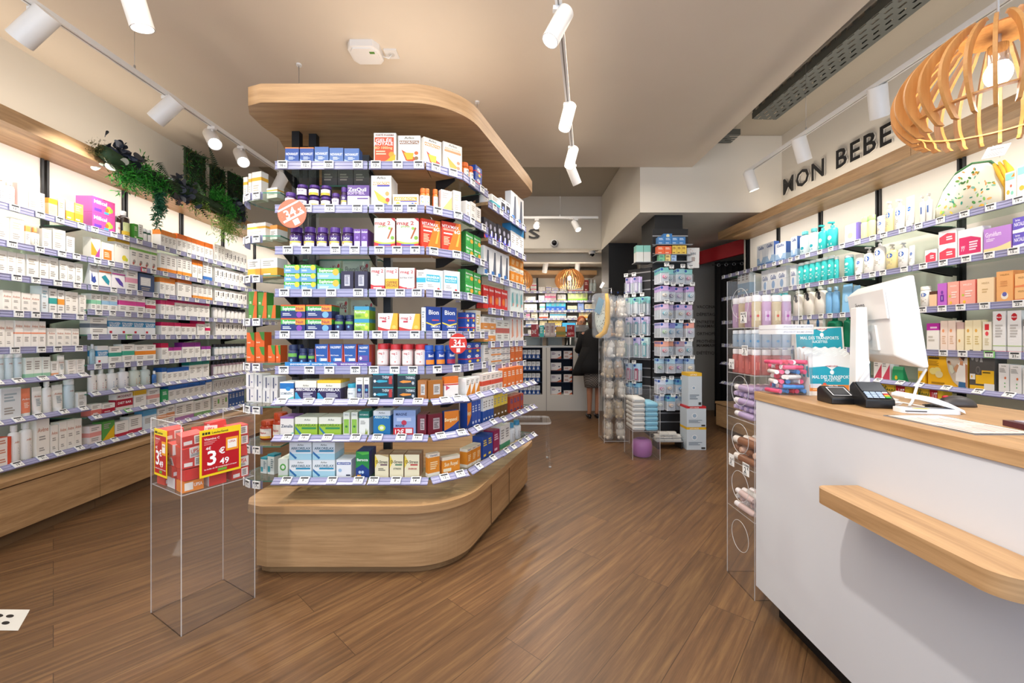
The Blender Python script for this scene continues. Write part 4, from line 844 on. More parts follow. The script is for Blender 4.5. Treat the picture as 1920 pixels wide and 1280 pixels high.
 ('beroccaG', 'green effervescent box, blue band', .1, .17, .055, '2a8a44', [('p', [(0, .35), (.5, .5), (1, .3), (1, 0), (0, 0)], '1f3f86'), ('p', [(.0, .98), (1, .98), (1, .9), (.5, .86)], '56b84a'), T(.5, .68, .1, 'Berocca', 'ffffff'), ('c', .3, .2, .1, 'b8d0e8'), ('c', .52, .2, .1, 'b8d0e8'), ('r', .1, .04, .4, .1, 'eea63a')], '1c3a80'),
 ('dstress', 'cream stress relief box, gold top', .09, .13, .05, 'ece3c0', [('p', [(.3, 1), (1, 1), (1, .88)], 'b8a070'), ('p', [(0, 1), (.25, .7), (0, .4)], 'e8cc4a'), T(.5, .68, .13, 'D-Stress', '4a4434', .84), ('r', .4, .52, .9, .58, '6a4a5a'), ('l', .25, .8, .28, .42, 2, '8a8470')], 'b08a68'),
 ('dstressg', 'cream stress relief box, green bar', .09, .13, .05, 'ece3c0', [('p', [(0, 1), (.25, .7), (0, .4)], 'e8cc4a'), T(.5, .68, .13, 'D-Stress', '4a4434', .84), ('r', .4, .52, .9, .58, '4a7a5a'), T(.55, .38, .07, 'STRESS', '5a5a44', .6)], 'b08a68'),
 ('dstressr', 'cream stress relief box, red bar', .09, .13, .05, 'ece3c0', [('p', [(0, 1), (.25, .7), (0, .4)], 'e8cc4a'), T(.5, .68, .13, 'D-Stress', '4a4434', .84), ('r', .4, .52, .9, .58, 'b8303a'), T(.55, .38, .07, 'ÉNERGIE', 'b04040', .6)], 'b08a68'),
 ('vitorange', 'orange vitamin box, cream top', .08, .12, .05, 'e08a2a', [('b', .84, 1, 'efe0c8'), T(.5, .92, .07, 'VitaminC', '3a4a80', .7), ('l', .2, .85, .3, .66, 4, 'f4d4a0'), ('b', 0, .16, 'f0ead8')]),
 ('vitflat', 'flat orange vitamin box', .13, .075, .05, 'e8902c', [('b', .8, 1, 'efe0c8'), T(.5, .55, .2, 'Sun Royal', 'fff0c8', .8), ('r', .06, .1, .5, .3, 'f6e6c0')]),
 ('redberocca', 'red effervescent tablet box', .1, .13, .05, 'd02e28', [T(.5, .84, .1, 'Berocca', 'ffffff', .84), ('c', .35, .4, .22, 'e87a30'), ('r', .6, .2, .9, .6, 'c8a0a0')], 'b82420'),
 ('bwbox', 'white knee support box', .08, .13, .05, 'eef0f2', [('r', .1, .08, .9, .75, '2a2a34'), ('c', .5, .4, .2, '7a8ad0'), ('l', .15, .8, .82, .94, 1, '606060')]),
 ('vblk', 'black and violet support box', .08, .14, .05, '26242e', [('p', [(.1, 0), (1, 0), (1, .5), (.4, .3)], '4a4ac8'), ('p', [(0, 0), (.5, 0), (0, .2)], 'd84a5a'), ('c', .5, .68, .24, '9a98a8'), ('r', .55, .2, .85, .5, 'e8e8f0')]),
 ('gwbox', 'white ankle support box, grey photo', .08, .15, .05, 'f0efee', [('p', [(.3, .1), (.8, .1), (.7, .9), (.5, .9)], '5a6070'), ('r', .1, .06, .5, .2, '3a78c0')]),
 ('aquagel', 'pale aqua and coral gel box', .08, .16, .05, 'e4eeec', [('p', [(.2, .2), (.8, .3), (.6, .8), (.3, .7)], '7ac0c4'), ('c', .6, .3, .14, 'e8a090')]),
 ('coralgel', 'white gel box with coral sketch', .08, .16, .05, 'f0ebe6', [('p', [(.3, .1), (.8, .2), (.6, .8), (.4, .7)], 'eeaa90'), ('c', .5, .8, .1, 'e07050')]))
jar('zzz', 'purple-lidded sleep gummy jar', .075, .12, '3c2450', '5b3a8f', [('b', .1, .34, 'ece8ee'), ('b', .26, .33, 'd8c84a'), T(.5, .46, .11, 'ZzzQuil', 'ffffff', .5), ('c', .24, .22, .07, 'e0a040')], '4a2f78', (.1, .6))
jar('zzzs', 'small purple-lidded sleep gummy jar', .065, .1, '4a3060', '5b3a8f', [('b', .34, .6, 'ece8ee'), T(.5, .44, .12, 'ZzzQuil', '4a3070', .5)], 'dcd4e4', (.08, .6))
jar('zzzy', 'purple-lidded gummy jar, yellow band', .07, .11, '3c2450', '5b3a8f', [('b', .08, .3, 'e6c23c'), T(.5, .44, .11, 'ZzzQuil', 'ffffff', .5)], 'ece8ee', (.08, .6))
jar('orgummy', 'orange-lidded white vitamin gummy jar', .06, .13, 'e8762a', 'ea7430', [T(.5, .5, .09, 'AZINC', '3a4a70', .5), ('c', .4, .3, .1, '7ab8c8'), ('c', .6, .26, .1, 'f0c850')], 'f2eee8', (.08, .62))
jar('redmag', 'red-lidded magnesium gummy jar', .07, .14, 'e8c4c0', 'd4363c', [T(.5, .58, .1, 'mag 2', 'c43a40', .5), ('l', .25, .75, .34, .48, 3, '6a6060'), ('c', .58, .2, .06, 'd87060')], 'f1e9e4', (.08, .68))
jar('bionj', 'blue-lidded vitamin jar, orange label', .07, .14, '1f4fae', '2f66c4', [('b', .08, .3, 'ea8a2a'), T(.5, .5, .13, 'Bion3', 'ffffff', .52)], '1c429a', (.08, .66))
jar('bionr', 'blue-lidded vitamin jar, red label', .07, .14, '1f4fae', '2f66c4', [('b', .08, .3, 'b02a4a'), T(.5, .5, .13, 'Bion3', 'ffffff', .52)], '1c429a', (.08, .66))
jar('navyj', 'navy-lidded night gummy jar', .06, .1, '2a3560', '24325c', [('b', .44, .6, '6cb04a'), ('c', .5, .28, .12, '7ab4e0')], '26305e', (.08, .62))
jar('tealj', 'turquoise-lidded clear pill jar', .06, .13, 'c8d0d4', '2a9cb8', [T(.5, .4, .09, 'ARKO RELAX', '4a4a5a', .5)], 'dfe4e6', (.1, .55))
jar('orangej', 'orange-lidded vitamin C jar', .07, .12, 'b83a18', 'c84618', [T(.5, .4, .1, 'Vitaplus', 'b83a30', .5), ('b', .1, .22, 'ecb43c')], 'efe6dc', (.1, .6))
def I(r, b, spec, deep=.17, back=.02):
    KIND[0] = ['sleep_aid_box', 'magnesium_box', 'tablet_box', 'tablet_box', 'capsule_box'][b]; Z_ = ZB if b == 4 else ZI
    mh = Z_[r - 1] - Z_[r] - (.022 if r else -9)
    spec = [tuple(e) + (1, 1, 2)[len(e) - 4:] if len(e) < 7 and b in (0, 1) and r > 3 else e for e in spec]
    fill(IB[r][b], (ZB if b == 4 else ZI)[r], '%s, shelf %s' % (BAYN[b], ORD_N[r]), spec, place='central island', maxd=deep, back=back, maxh=mh)
I(0, 0, [(530, 557, 276, 'novanuit'), (558, 585, 276, 'novanuit'), (586, 613, 275, 'novanuit2'), (614, 641, 277, 'novanuit2'), (642, 671, 278, 'novanuit2')])
I(0, 1, [(698, 741, 249, 'gelee'), (744, 787, 254, 'arkoroyal')])
I(0, 2, [(797, 831, 261, 'arkoroyal2'), (834, 870, 270, 'arkoroyal3')], .06)
I(0, 3, [(879, 888, 305, 'orgummy'), (889, 896, 312, 'orgummy'), (897, 909, 313, 'blueredbox', 1, 2)], .12)
I(0, 4, [(914, 926, 353, 'bt:d8d8d8:white capped spray bottle:efeeec'), (927, 943, 369, 'wg:3aa6b4:white box with teal block'), (944, 962, 377, 'bwbox', 2), (963, 987, 367, 'gwbox', 2)], .12)
I(1, 0, [(526, 547, 359, 'zzzs'), (548, 570, 344, 'zzzs', 1, 2), (571, 593, 345, 'zzzy', 1, 2), (594, 615, 346, 'zzzy', 1, 2), (616, 632, 361, 'zzzs'), (634, 647, 350, 'zzz'), (648, 690, 347, 'zzzbox')])
# the stacked jars stand two high: replaced by height per tier
I(1, 1, [(693, 732, 329, 'arkoroyal4', 1, 1, 2), (734, 783, 364, 'arkoflat'), (784, 796, 352, 'orgummy')])
I(1, 2, [(799, 813, 353, 'orgummy'), (814, 829, 354, 'orgummy'), (830, 851, 357, 'wx:e8c878:white vitamin box, honey print'), (853, 868, 358, 'wl:c8b8a0:slim white sachet box')], .06)
I(1, 3, [(880, 888, 378, 'wl:c8c0b0:bleached white capsule box:f8f4ee'), (889, 898, 380, 'wl:c8c0b0:bleached white capsule box:f8f4ee'), (899, 907, 390, 'wf:f0d040:white box, lemon foot')], .12)
I(1, 4, [(913, 937, 411, 'vblk', 3), (938, 962, 424, 'vblk', 3), (963, 987, 415, 'wt:3a90c8:white box, blue lid:f2f2f2', 3)], .12)
I(2, 0, [(534, 560, 424, 'zzz'), (561, 585, 424, 'zzz'), (586, 609, 425, 'zzz'), (610, 633, 425, 'zzz'), (634, 658, 425, 'zzz'), (660, 687, 429, 'zzzsmall', 2, 1, 2)])
I(2, 1, [(699, 739, 409, 'mag2p'), (741, 784, 409, 'mag2p')])
I(2, 2, [(793, 829, 412, 'vitamax'), (831, 868, 417, 'vitamax')], .06)
I(2, 3, [(879, 893, 436, 'greenberocca', 1, 2), (894, 907, 443, 'greenberocca', 1, 2)], .12)
I(2, 4, [(913, 960, 465, 'gwbox', 4), (963, 986, 470, 'vitorange', 3, 2)], .12)
I(3, 0, [(528, 589, 496, 'euphy', 2, 3, 2), (591, 634, 502, 'euphybig', 1, 2), (636, 660, 508, 'darkgift'), (662, 687, 508, 'darkgift')])
I(3, 1, [(692, 719, 501, 'mag2'), (720, 745, 501, 'mag2o'), (746, 776, 502, 'mag2f'), (779, 797, 506, 'wm:35b0cc:white box, aqua band', 1)])
I(3, 2, [(801, 834, 506, 'magnes'), (836, 866, 508, 'magnes')], .06)
I(3, 3, [(878, 893, 506, 'greenberocca', 1, 2), (894, 907, 512, 'greenberocca', 1, 2)], .12)
I(3, 4, [(912, 932, 536, 'redberocca', 2), (933, 957, 542, 'redberocca', 2), (962, 986, 505, 'aquagel', 3)], .12)
I(4, 0, [(522, 569, 571, 'nuit', 1, 2), (570, 619, 571, 'nuitb', 1, 2), (621, 640, 590, 'navyj'), (642, 659, 590, 'navyj'), (661, 690, 574, 'phyton', 1, 2)])
I(4, 1, [(706, 744, 587, 'mag2y'), (746, 786, 588, 'mag2y'), (788, 797, 576, 'wl:9aa0a4:slim clear comb pack:dde2e4')])
I(4, 2, [(802, 830, 575, 'bion'), (832, 860, 576, 'bion')], .06)
I(4, 3, [(878, 887, 586, 'blueredbox', 1, 2), (888, 897, 586, 'blueredbox', 1, 2), (898, 907, 582, 'lg:c8b070:tall beige cream box:e8e0d0')], .12)
I(4, 4, [(912, 935, 594, 'wg:e89a50:orange and lilac soap box', 2, 2), (936, 960, 600, 'wm:c86a60:pale box with rose swirl:e6e6de', 2), (962, 986, 583, 'coralgel', 3)], .12)
I(5, 0, [(532, 552, 646, 'navyj'), (553, 570, 653, 'navyj'), (571, 586, 654, 'navyj'), (587, 613, 645, 'valdi'), (614, 640, 645, 'valdi'), (641, 666, 645, 'valdi'), (668, 690, 646, 'valdip')])
I(5, 1, [(701, 724, 644, 'redmag'), (726, 748, 645, 'redmag'), (749, 771, 645, 'redmag'), (773, 796, 645, 'redmag')])
I(5, 2, [(801, 820, 647, 'bionj'), (821, 840, 647, 'bionj'), (841, 860, 647, 'bionr')], .13, .012)
I(5, 3, [(878, 892, 643, 'blueredbox', 1, 2), (893, 907, 642, 'blueredbox', 1, 2)], .12)
I(5, 4, [(912, 926, 639, 'wl:8a8680:white sun care box:f0ebe4'), (927, 945, 636, 'wm:ef9a50:white box, orange oval', 2, 3), (946, 962, 645, 'wm:9a9aa0:white box, grey oval', 2, 3), (963, 985, 632, 'fu:e0702c:orange sun spray box:f8e0c8', 3)], .12)
I(6, 0, [(520, 547, 716, 'tealwhite'), (549, 590, 714, 'arkorelax', 1, 1, 2), (591, 636, 713, 'arkorelaxy', 1, 1, 2), (645, 663, 720, 'tealj'), (664, 678, 708, 'slimark'), (679, 690, 708, 'slimark')])
I(6, 1, [(696, 736, 700, 'thermt', 1, 2), (743, 778, 701, 'thermo', 1, 2), (781, 799, 713, 'goldbox')])
I(6, 2, [(806, 834, 713, 'goldbox'), (836, 863, 706, 'orangewhite')], .06)
I(6, 3, [(880, 906, 708, 'wx:e08a2c:slim white and gold box', 3)], .12)
I(6, 4, [(910, 948, 700, 'wm:d8503a:white sunscreen box, red ring:f2e4da', 5), (949, 986, 690, 'fu:e8762c:bright orange sunscreen box:f6e0d0', 5)], .12)
I(7, 0, [(521, 547, 781, 'zenalia'), (549, 592, 782, 'arkogreen', 1, 1, 2), (594, 637, 782, 'arkogreen', 1, 1, 2), (640, 653, 773, 'slimgreen'), (655, 668, 773, 'slimgreen'), (670, 690, 771, 'phytoleaf')])
I(7, 1, [(697, 730, 770, 'arkomag'), (735, 778, 769, 'magneb'), (780, 798, 777, 'boosterb')])
I(7, 2, [(806, 833, 776, 'boosterb'), (836, 864, 770, 'bergasol')], .06)
I(7, 3, [(882, 890, 755, 'bergasol'), (891, 907, 752, 'fu:3a5ab0:slim royal blue box:dfe6f6', 3)], .12)
I(7, 4, [(911, 931, 746, 'wg:2a56a8:white and blue syringe box', 4), (932, 957, 740, 'wg:6a4a20:brown and yellow pastille box:ecd04a', 4), (962, 986, 742, 'fu:b84a30:blue and orange lip box:2f4a90', 4)], .12)
I(8, 0, [(517, 536, 860, 'greenring'), (538, 581, 829, 'arkoblue', 1, 2, 2), (582, 625, 829, 'arkoblue', 1, 2, 2), (627, 656, 862, 'blueslip'), (664, 690, 846, 'beroccaG', 1, 1, 2)])
I(8, 1, [(700, 727, 852, 'dstress', 1, 1, 3), (728, 755, 852, 'dstressg', 1, 1, 3), (756, 785, 852, 'dstressr', 1, 1, 3)])
I(8, 2, [(805, 828, 850, 'vitorange'), (832, 866, 855, 'vitflat')], .06)
I(8, 3, [(882, 907, 838, 'vitorange', 3)], .12)
I(8, 4, [(911, 930, 815, 'fu:2a4fa0:blue and yellow plaster box:f0d050', 2), (931, 942, 806, 'fu:a02a5a:magenta care box:f0c8d8', 1), (944, 962, 796, 'wf:4a9a70:white and green herbal box', 2), (964, 985, 790, 'bt:3a90b8:white bottle, blue band:e8ecee', 2)], .12)
# display strip in front of the blue sleep boxes
ln = IB[5][0]; s0, s1 = ln.s_of(533), ln.s_of(695); p0 = ln.pt(s0, .006)
g = G(); w_ = s1 - s0
g.box(0, 0, 0, w_, .002, .024, M('2b7fc0'), fm={}); g.add([(w_ * .62, -.0004, 0), (w_, -.0004, 0), (w_, -.0004, .024), (w_ * .55, -.0004, .024)], [(0, 1, 2, 3)], M('6a56a4'))
g.text('ENDORMISSEMENT', w_ * .18, .012, .009, M('ffffff'), y=-.0008); g.text('MAINTIEN DU SOMMEIL', w_ * .46, .012, .009, M('ffffff'), y=-.0008); g.text('ENDORMISSEMENT & MAINTIEN', w_ * .8, .012, .008, M('ffffff'), y=-.0008, wmax=w_ * .3)
tag(g.build('shelf_strip', None, (p0.x, p0.y, ZI[5] + .001)), 'blue and violet card strip before the blue sleep boxes on the island', 'display strip')
# round promotion discs
def disc(px, py, r, ln, col, label, rot=0):
    s = ln.s_of(px); p = ln.pt(s, -.03); z = EYE + (CY - py) / FPX * p.y
    g = G(); n = 32; g.vprism([(r * cos(2 * pi * i / n), r * sin(2 * pi * i / n)) for i in range(n)], 0, .0015, M(col, .4)); X = Matrix.Rotation(rot, 4, 'Y')
    g.text('34', -.1 * r, .1 * r, .6 * r, M('ffffff'), y=-.0006, X=X); g.text('%', .62 * r, -.05 * r, .3 * r, M('ffffff'), y=-.0006, X=X); g.text('-', -.72 * r, .1 * r, .06 * r, M('ffffff'), y=-.0006, X=X)
    g.box(-.8 * r, -.0005, -.36 * r, .8 * r, -.0004, -.22 * r, M('ffffff'), X); g.box(-.8 * r, -.0005, .5 * r, .8 * r, -.0004, .62 * r, M('ffffff'), X); g.box(-.2 * r, -.0005, -.85 * r, .22 * r, -.0004, -.45 * r, M('f4e4e0'), X)
    g.tube([(0, .001, r * .9), (0, .02, r * .95)], .002, STEEL, 6)
    tag(g.build('promotion_disc', None, (p.x, p.y, z), ln.ang), label, 'promotion sign')
disc(553, 400, .077, IB[1][0], 'df6f50', 'pale orange round 34 percent sign clipped before the purple-lidded jars', radians(-28))
disc(854, 644, .058, IB[5][2], 'd63a34', 'bright red round 34 percent sign clipped at the island\'s corner bay')
# rear-side shelves of the gondola seen between the goods
for k, (z, y) in enumerate(((1.52, 2.62), (1.29, 2.62), (2.19, 2.6), (1.74, 2.6), (.93, 2.62), (.5, 2.62))):
    ln = Line((-1.30, 2.46), (-.80, 2.46)); e = shelf(ln, 0, ln.L, z - .015, .24, 'rear shelf %s of the island seen behind the front goods' % ORD_N[k], 0, 'glass', 0, 'rear shelves of the island', 'island_shelf', False, rail=False)
rl = Line((-1.30, 2.46), (-.80, 2.46))
fill(rl, 1.505, 'rear island shelf one', [(592, 636, 488, 'fluocaril', 1, 2), (640, 690, 488, 'fluocaril', 1, 2)], place='rear of the island', maxd=.14)
fill(rl, 1.275, 'rear island shelf two', [(606, 650, 558, 'fluocaril', 1, 2), (655, 698, 562, 'fluocaril', 1, 2)], place='rear of the island', maxd=.14)
fill(rl, 2.175, 'rear island shelf three', [(600, 690, 290, 'wl:7a7a80:slatted dark wire pack:4a4c50', 3)], place='rear of the island', maxd=.14)
KIND[0] = 'serum_box'
# rounded glass shelves at the island's end
zg = [2.09, 1.84, 1.61, 1.36, 1.10, .85, .62, .42]
EX, EY = -1.44, 2.62
for k, z in enumerate(zg):
    e = empty('end_shelf', (EX, EY, z), '%s rounded glass shelf from the top at the island\'s end' % ORD[k], 'shelf', 'rounded glass end shelves of the island')
    g = G(); pl = [(.1, -.27)] + [(.02 + .19 * cos(radians(a)) - .02, -.08 + .19 * sin(radians(a))) for a in range(270, 89, -15)] + [(.1, .12)]
    g.prism(pl, -.008, 0, GLASS, side=GEDGE); g.build('board', e)
    R = .196; g = G(); 
    pts = [(R * cos(radians(a)), -.08 + R * sin(radians(a))) for a in range(270, 179, -10)]
    for i in range(len(pts) - 1):
        a, b = pts[i], pts[i + 1]; g.add([(a[0], a[1], -.045), (b[0], b[1], -.045), (b[0], b[1], 0), (a[0], a[1], 0)], [(0, 1, 2, 3), (3, 2, 1, 0)], RAIL)
    rl_ = g.build('price_rail', e)
    for i in (1, 3, 5):
        a = pts[i]; an = radians(270 - i * 10 - 5 + 90); o = bpy.data.objects.new('price_tag', tag_mesh(i + k)); C.objects.link(o); o.parent = rl_
        o.location = (a[0] * 1.01, -.08 + (a[1] + .08) * 1.01, -.022); o.rotation_euler = (0, 0, radians(-i * 10 - 5))
el = Line((-1.60, 2.50), (-1.35, 2.42))
def E(k, spec): fill(el, zg[k], 'end glass shelf %s' % ORD_N[k], spec, place="island's end shelves", maxd=.14, back=.0)
bx('canbox', 'green herbal tin with orange wedge', .04, .08, .05, '4c8f3a', [('p', [(.45, 0), (1, 0), (1, 1), (.7, 1)], 'e0672c'), ('l', .1, .4, .1, .3, 2, 'dce8c8')])
bx('orcan', 'orange box with green leaf corner', .045, .08, .05, 'e0622a', [('p', [(.4, 1), (1, 1), (1, .4), (.7, .5)], '3f8a3a'), T(.3, .3, .1, 'forté', 'f0f0d8', .4)])
bx('yelserum', 'white serum box, amber cap band', .045, .12, .05, 'f4f0e6', [('b', .68, .8, 'eeb23c'), ('l', .15, .8, .3, .55, 3, 'b8b0a0')])
bx('whitepack', 'white roll-wrap tissue pack', .06, .1, .06, 'e9e6e6', [('r', .35, .1, .5, .9, '4a5478'), ('c', .75, .4, .1, '7a7aa0')])
bx('tealslab', 'white box with teal edge', .05, .14, .05, 'e6ecec', [('b', .9, 1, '2b9ab4'), ('r', .05, .1, .4, .4, '4aa8b8'), ('l', .5, .9, .3, .8, 5, '8aa0a8')])
E(0, [(456, 464, 332, 'yelserum'), (465, 471, 325, 'yelserum'), (472, 490, 322, 'yelserum'), (500, 520, 352, 'yelserum')])
E(1, [(463, 498, 418, 'yelserum', 1, 1), (506, 520, 422, 'wt:ef9a4a:small box, tangerine top')])
E(2, [(464, 488, 486, 'wg:f0a83c:white cup box, amber block'), (489, 520, 484, 'wg:f0a83c:white cup box, amber block')])
E(3, [(466, 482, 546, 'canbox', 1, 2), (483, 500, 548, 'canbox', 1, 2), (501, 517, 572, 'canbox')])
E(4, [(462, 477, 623, 'orcan', 1, 2), (479, 496, 622, 'orcan', 1, 2), (502, 516, 647, 'orcan'), (517, 526, 647, 'orcan')])
E(5, [(461, 491, 700, 'whitepack', 2, 2), (492, 520, 705, 'whitepack', 2, 2)])
E(6, [(480, 503, 790, 'orangej', 1, 1, 2), (505, 526, 775, 'orangej', 1, 1, 2)])
E(7, [(488, 500, 858, 'tealslab'), (501, 514, 852, 'tealslab')])
# ------------------------------------------------------------------ right wall: baby care shelves
KIND[0] = 'baby_care_box'
RDr = RD[::-1]
RL = Line((RX(RSH, RDr[0]), RDr[0]), (RX(RSH, RDr[-1]), RDr[-1]))
RS = [(RDr[0] - d) / abs(RL.u.y) for d in RDr]
ZR = [2.065, 1.772, 1.462, 1.16, .912, .655]
for b in range(6):
    for i, z in enumerate(ZR):
        shelf(RL, RS[b] + .001, RS[b + 1] - .001, z, .33, '%s shelf from the top in the right wall\'s %s bay from the curtain' % (ORD[i], ORD[b]), 48 if i > 3 else 0, 'glass', None if i < 4 else 4, 'glass shelves of the right wall', seedk=b + 50,
              tagk={3: 2} if (b == 4 and i == 3) else None)
def R(i, b, spec, deep=.3):
    fill(RL, ZR[i], "right wall's %s bay, shelf %s" % (ORD[b], ORD_N[i]), spec, place='right wall', maxd=deep)
NM = 'milk_carton'
bx('gallia', 'blue-white baby milk carton', .12, .17, .06, 'dfe6ee', [('b', 0, .4, '9fbcd8'), ('p', [(.5, .8), (.7, .35), (.5, .15), (.3, .35)], 'f4f6f8'), T(.5, .86, .13, 'Gallia', '2b4a8c', .7), ('r', .06, .05, .9, .12, '5a80b4')], '3c62a8', name='milk_carton')
bx('galliatub', 'white baby milk tub, blue label', .12, .13, .08, 'eef0f2', [('b', .8, 1, 'd8dee6'), T(.5, .6, .2, 'Gallia', '2b4a8c', .7), ('c', .5, .25, .2, '8fb0d8')], name='milk_carton')
bottle('clearblue', 'clear micellar water bottle, teal mark', .07, .2, 'dfeef0', '5cc0c4', [('c', .5, .3, .18, '2aa0b0'), ('l', .3, .7, .12, .2, 2, '3a8a9a')], clear=False, kind='cap', name='lotion_bottle', sh=.84, capw=.5)
bottle('tealpump', 'turquoise baby wash pump bottle', .085, .21, '35c0be', '2fb4b4', [('c', .5, .4, .2, 'eef8f8'), ('r', .3, .12, .7, .2, 'eef8f8')], sh=.78)
bottle('tealtube', 'turquoise baby wash tube', .05, .16, '3cc4c2', 'e8f4f4', [('c', .5, .6, .2, 'e8f6f6'), ('l', .25, .8, .2, .45, 3, 'd8f2f2')], kind='wide', name='lotion_bottle', sh=.9)
bx('violetside', 'cream box with violet edge', .11, .14, .06, 'f4f0e4', [('r', .84, 0, 1, 1, '7a6ac8'), ('c', .4, .4, .2, 'f0e2a8')], '8a7ad0')
bottle('yellowgreen', 'yellow baby oil bottle, green top', .06, .16, 'f2e6a8', 'a8d88a', [('r', .2, .1, .8, .45, 'f8f2d8')], kind='wide', name='lotion_bottle', sh=.8)
MU = lambda v=.6: [('c', .5, v, .26, '2a62b8'), ('r', .28, v - .035, .72, v + .035, '2a62b8'), T(.5, v, .035, 'Mustela', 'ffffff', .4), ('l', .25, .75, .2, .4, 4, 'b8b0a0')]
bottle('muspump', 'white baby wash pump bottle, blue logo', .08, .2, 'f3f0ea', 'e8e6e2', MU(.56), sh=.78)
bottle('mustall', 'tall white cleansing pump bottle, blue logo', .08, .23, 'f6f3ee', 'efece8', MU(.6), sh=.8)
bottle('muscap', 'white lotion bottle, blue logo', .06, .18, 'f3efe6', 'ece6da', MU(.6), kind='wide', name='lotion_bottle', sh=.84)
bottle('musyel', 'pale yellow oil pump bottle, blue logo', .07, .19, 'f2e0a0', 'efe8d8', MU(.56), sh=.78)
tubep('mustube', 'white balm tube, blue logo', .06, .17, 'f3f0ea', 'e6e2dc', MU(.6))
bottle('greypump', 'pale grey pump bottle behind', .07, .2, 'cfccc6', 'c4c0ba', [('r', .35, .35, .6, .6, '3a5a90')], sh=.8)
bx('pinkfem', 'white intimate care box, raspberry panel', .17, .12, .06, 'f5f2f0', [('p', [(.05, .1), (.95, .1), (.95, .6), (.55, .72), (.05, .72)], 'd4366a'), T(.22, .38, .18, 'yy', 'f8d8e4', .2), ('l', .48, .88, .2, .55, 4, 'f6dce6')], 'e8e4e4')
bx('pinklow', 'low white box, coral panel', .15, .08, .06, 'f5f2f0', [('p', [(.05, .1), (.95, .1), (.95, .7), (.5, .8), (.05, .6)], 'e4465a'), ('l', .45, .85, .3, .6, 2, 'f6dce0')])
bx('gynef', 'lilac and yellow supplement box', .17, .11, .06, 'c08ad8', [('w', .18, .34, 'f0dca0'), T(.36, .74, .18, 'Gynéfam', 'f0e0f8', .6), ('l', .1, .5, .45, .58, 2, 'e8d4f2')], 'b07ac8')
bx('natal', 'violet and white pregnancy vitamin box', .16, .08, .06, '6a5ac0', [('w', .22, .4, 'f2f0f8'), T(.3, .84, .14, 'bernas', 'e8e4f8', .3), T(.52, .56, .24, 'NATALBEN', 'f6f4ff', .84)], '5a4ab0')
bx('purplegift', 'purple gift pack with bag', .08, .14, .06, 'c06ac8', [('r', .3, .2, .7, .5, '6a2f98'), ('c', .5, .6, .14, '7a3fa0'), T(.5, .35, .16, '1', 'f0e8f8', .2)])
bx('weledap', 'salmon pink baby cream box', .09, .14, .06, 'f2a898', [T(.5, .82, .07, 'WELEDA', 'f8e4d8', .6), ('c', .2, .4, .08, 'b8c84a'), ('c', .3, .12, .1, 'f0c040'), ('l', .35, .85, .3, .6, 3, 'f8dcd0')], 'e8786a')
bx('weledag', 'pale peach cream box', .12, .14, .06, 'f4d8b0', [T(.5, .8, .07, 'WELEDA', 'b8986a', .5), ('l', .3, .7, .4, .6, 2, 'd0b080')], 'e8c494')
bx('weledao', 'tall orange wash box', .1, .19, .07, 'f0b070', [T(.5, .88, .05, 'WELEDA', 'a0703a', .6), ('c', .5, .2, .22, 'f6ecd8'), ('c', .5, .25, .14, '6a6ab0'), ('l', .25, .75, .5, .7, 3, 'd8945a')], 'e89a58')
bx('weledas', 'low orange baby cream box', .12, .08, .06, 'f2bc80', [T(.45, .7, .12, 'WELEDA', 'a0703a', .5), ('w', .14, .3, 'e88a5a'), ('c', .85, .82, .05, 'd84a4a')], 'e89a60')
bx('magtop', 'white box with magenta top', .1, .13, .06, 'f5f0e8', [('b', .74, 1, 'c22fa8'), ('l', .3, .9, .78, .9, 1, 'f0d0ea'), ('l', .15, .7, .3, .55, 2, 'c8c0b4')])
bx('bioil', 'pale salmon skin oil box', .06, .17, .05, 'f8e2d2', [('c', .4, .66, .16, 'f0a070'), ('l', .25, .8, .2, .5, 4, 'e0b898')])
bx('bioily', 'pale yellow skin oil box', .06, .17, .05, 'faecc4', [('c', .4, .66, .16, 'e8b050'), ('l', .25, .8, .2, .5, 4, 'd8c080')])
bx('creamlow', 'small cream oil box, grey top', .055, .15, .05, 'f8e8c4', [('b', .76, 1, 'd8b8b0'), ('c', .4, .35, .16, 'e0a860')])
bx('redlogo', 'white box with red mustela-style badge', .06, .16, .05, 'f6eeda', [('r', .25, .72, .75, .92, 'd8303a'), ('c', .5, .6, .2, 'e8505a'), ('l', .25, .8, .2, .45, 4, 'd8c8a0')])
DES['redlogo'].desc = 'cream box with red badge'
bx('mustall2', 'tall white box with red oval', .1, .22, .07, 'f1f0ee', [('c', .5, .85, .2, 'c8242e'), ('r', .3, .8, .7, .9, 'c8242e'), T(.5, .85, .035, 'Mustela', 'ffffff', .36), ('l', .2, .8, .35, .68, 5, 'c0bcb8'), ('b', .14, .16, 'b8d08a'), ('b', .0, .02, 'd8405a')], 'dcdad8')
bx('mustred', 'white box with red upright lettering', .1, .2, .07, 'f1efed', [('r', .1, .08, .3, .8, 'd8405a'), ('b', .8, 1, '8a8a88')])
bx('medela', 'small yellow breast pad box', .08, .12, .06, 'f0b924', [('b', .82, 1, 'e8e6e2'), ('c', .8, .84, .07, '6a5a4a'), ('l', .15, .8, .5, .7, 3, 'b88a14'), ('l', .2, .8, .15, .28, 1, 'b88a14')], 'e0a818')
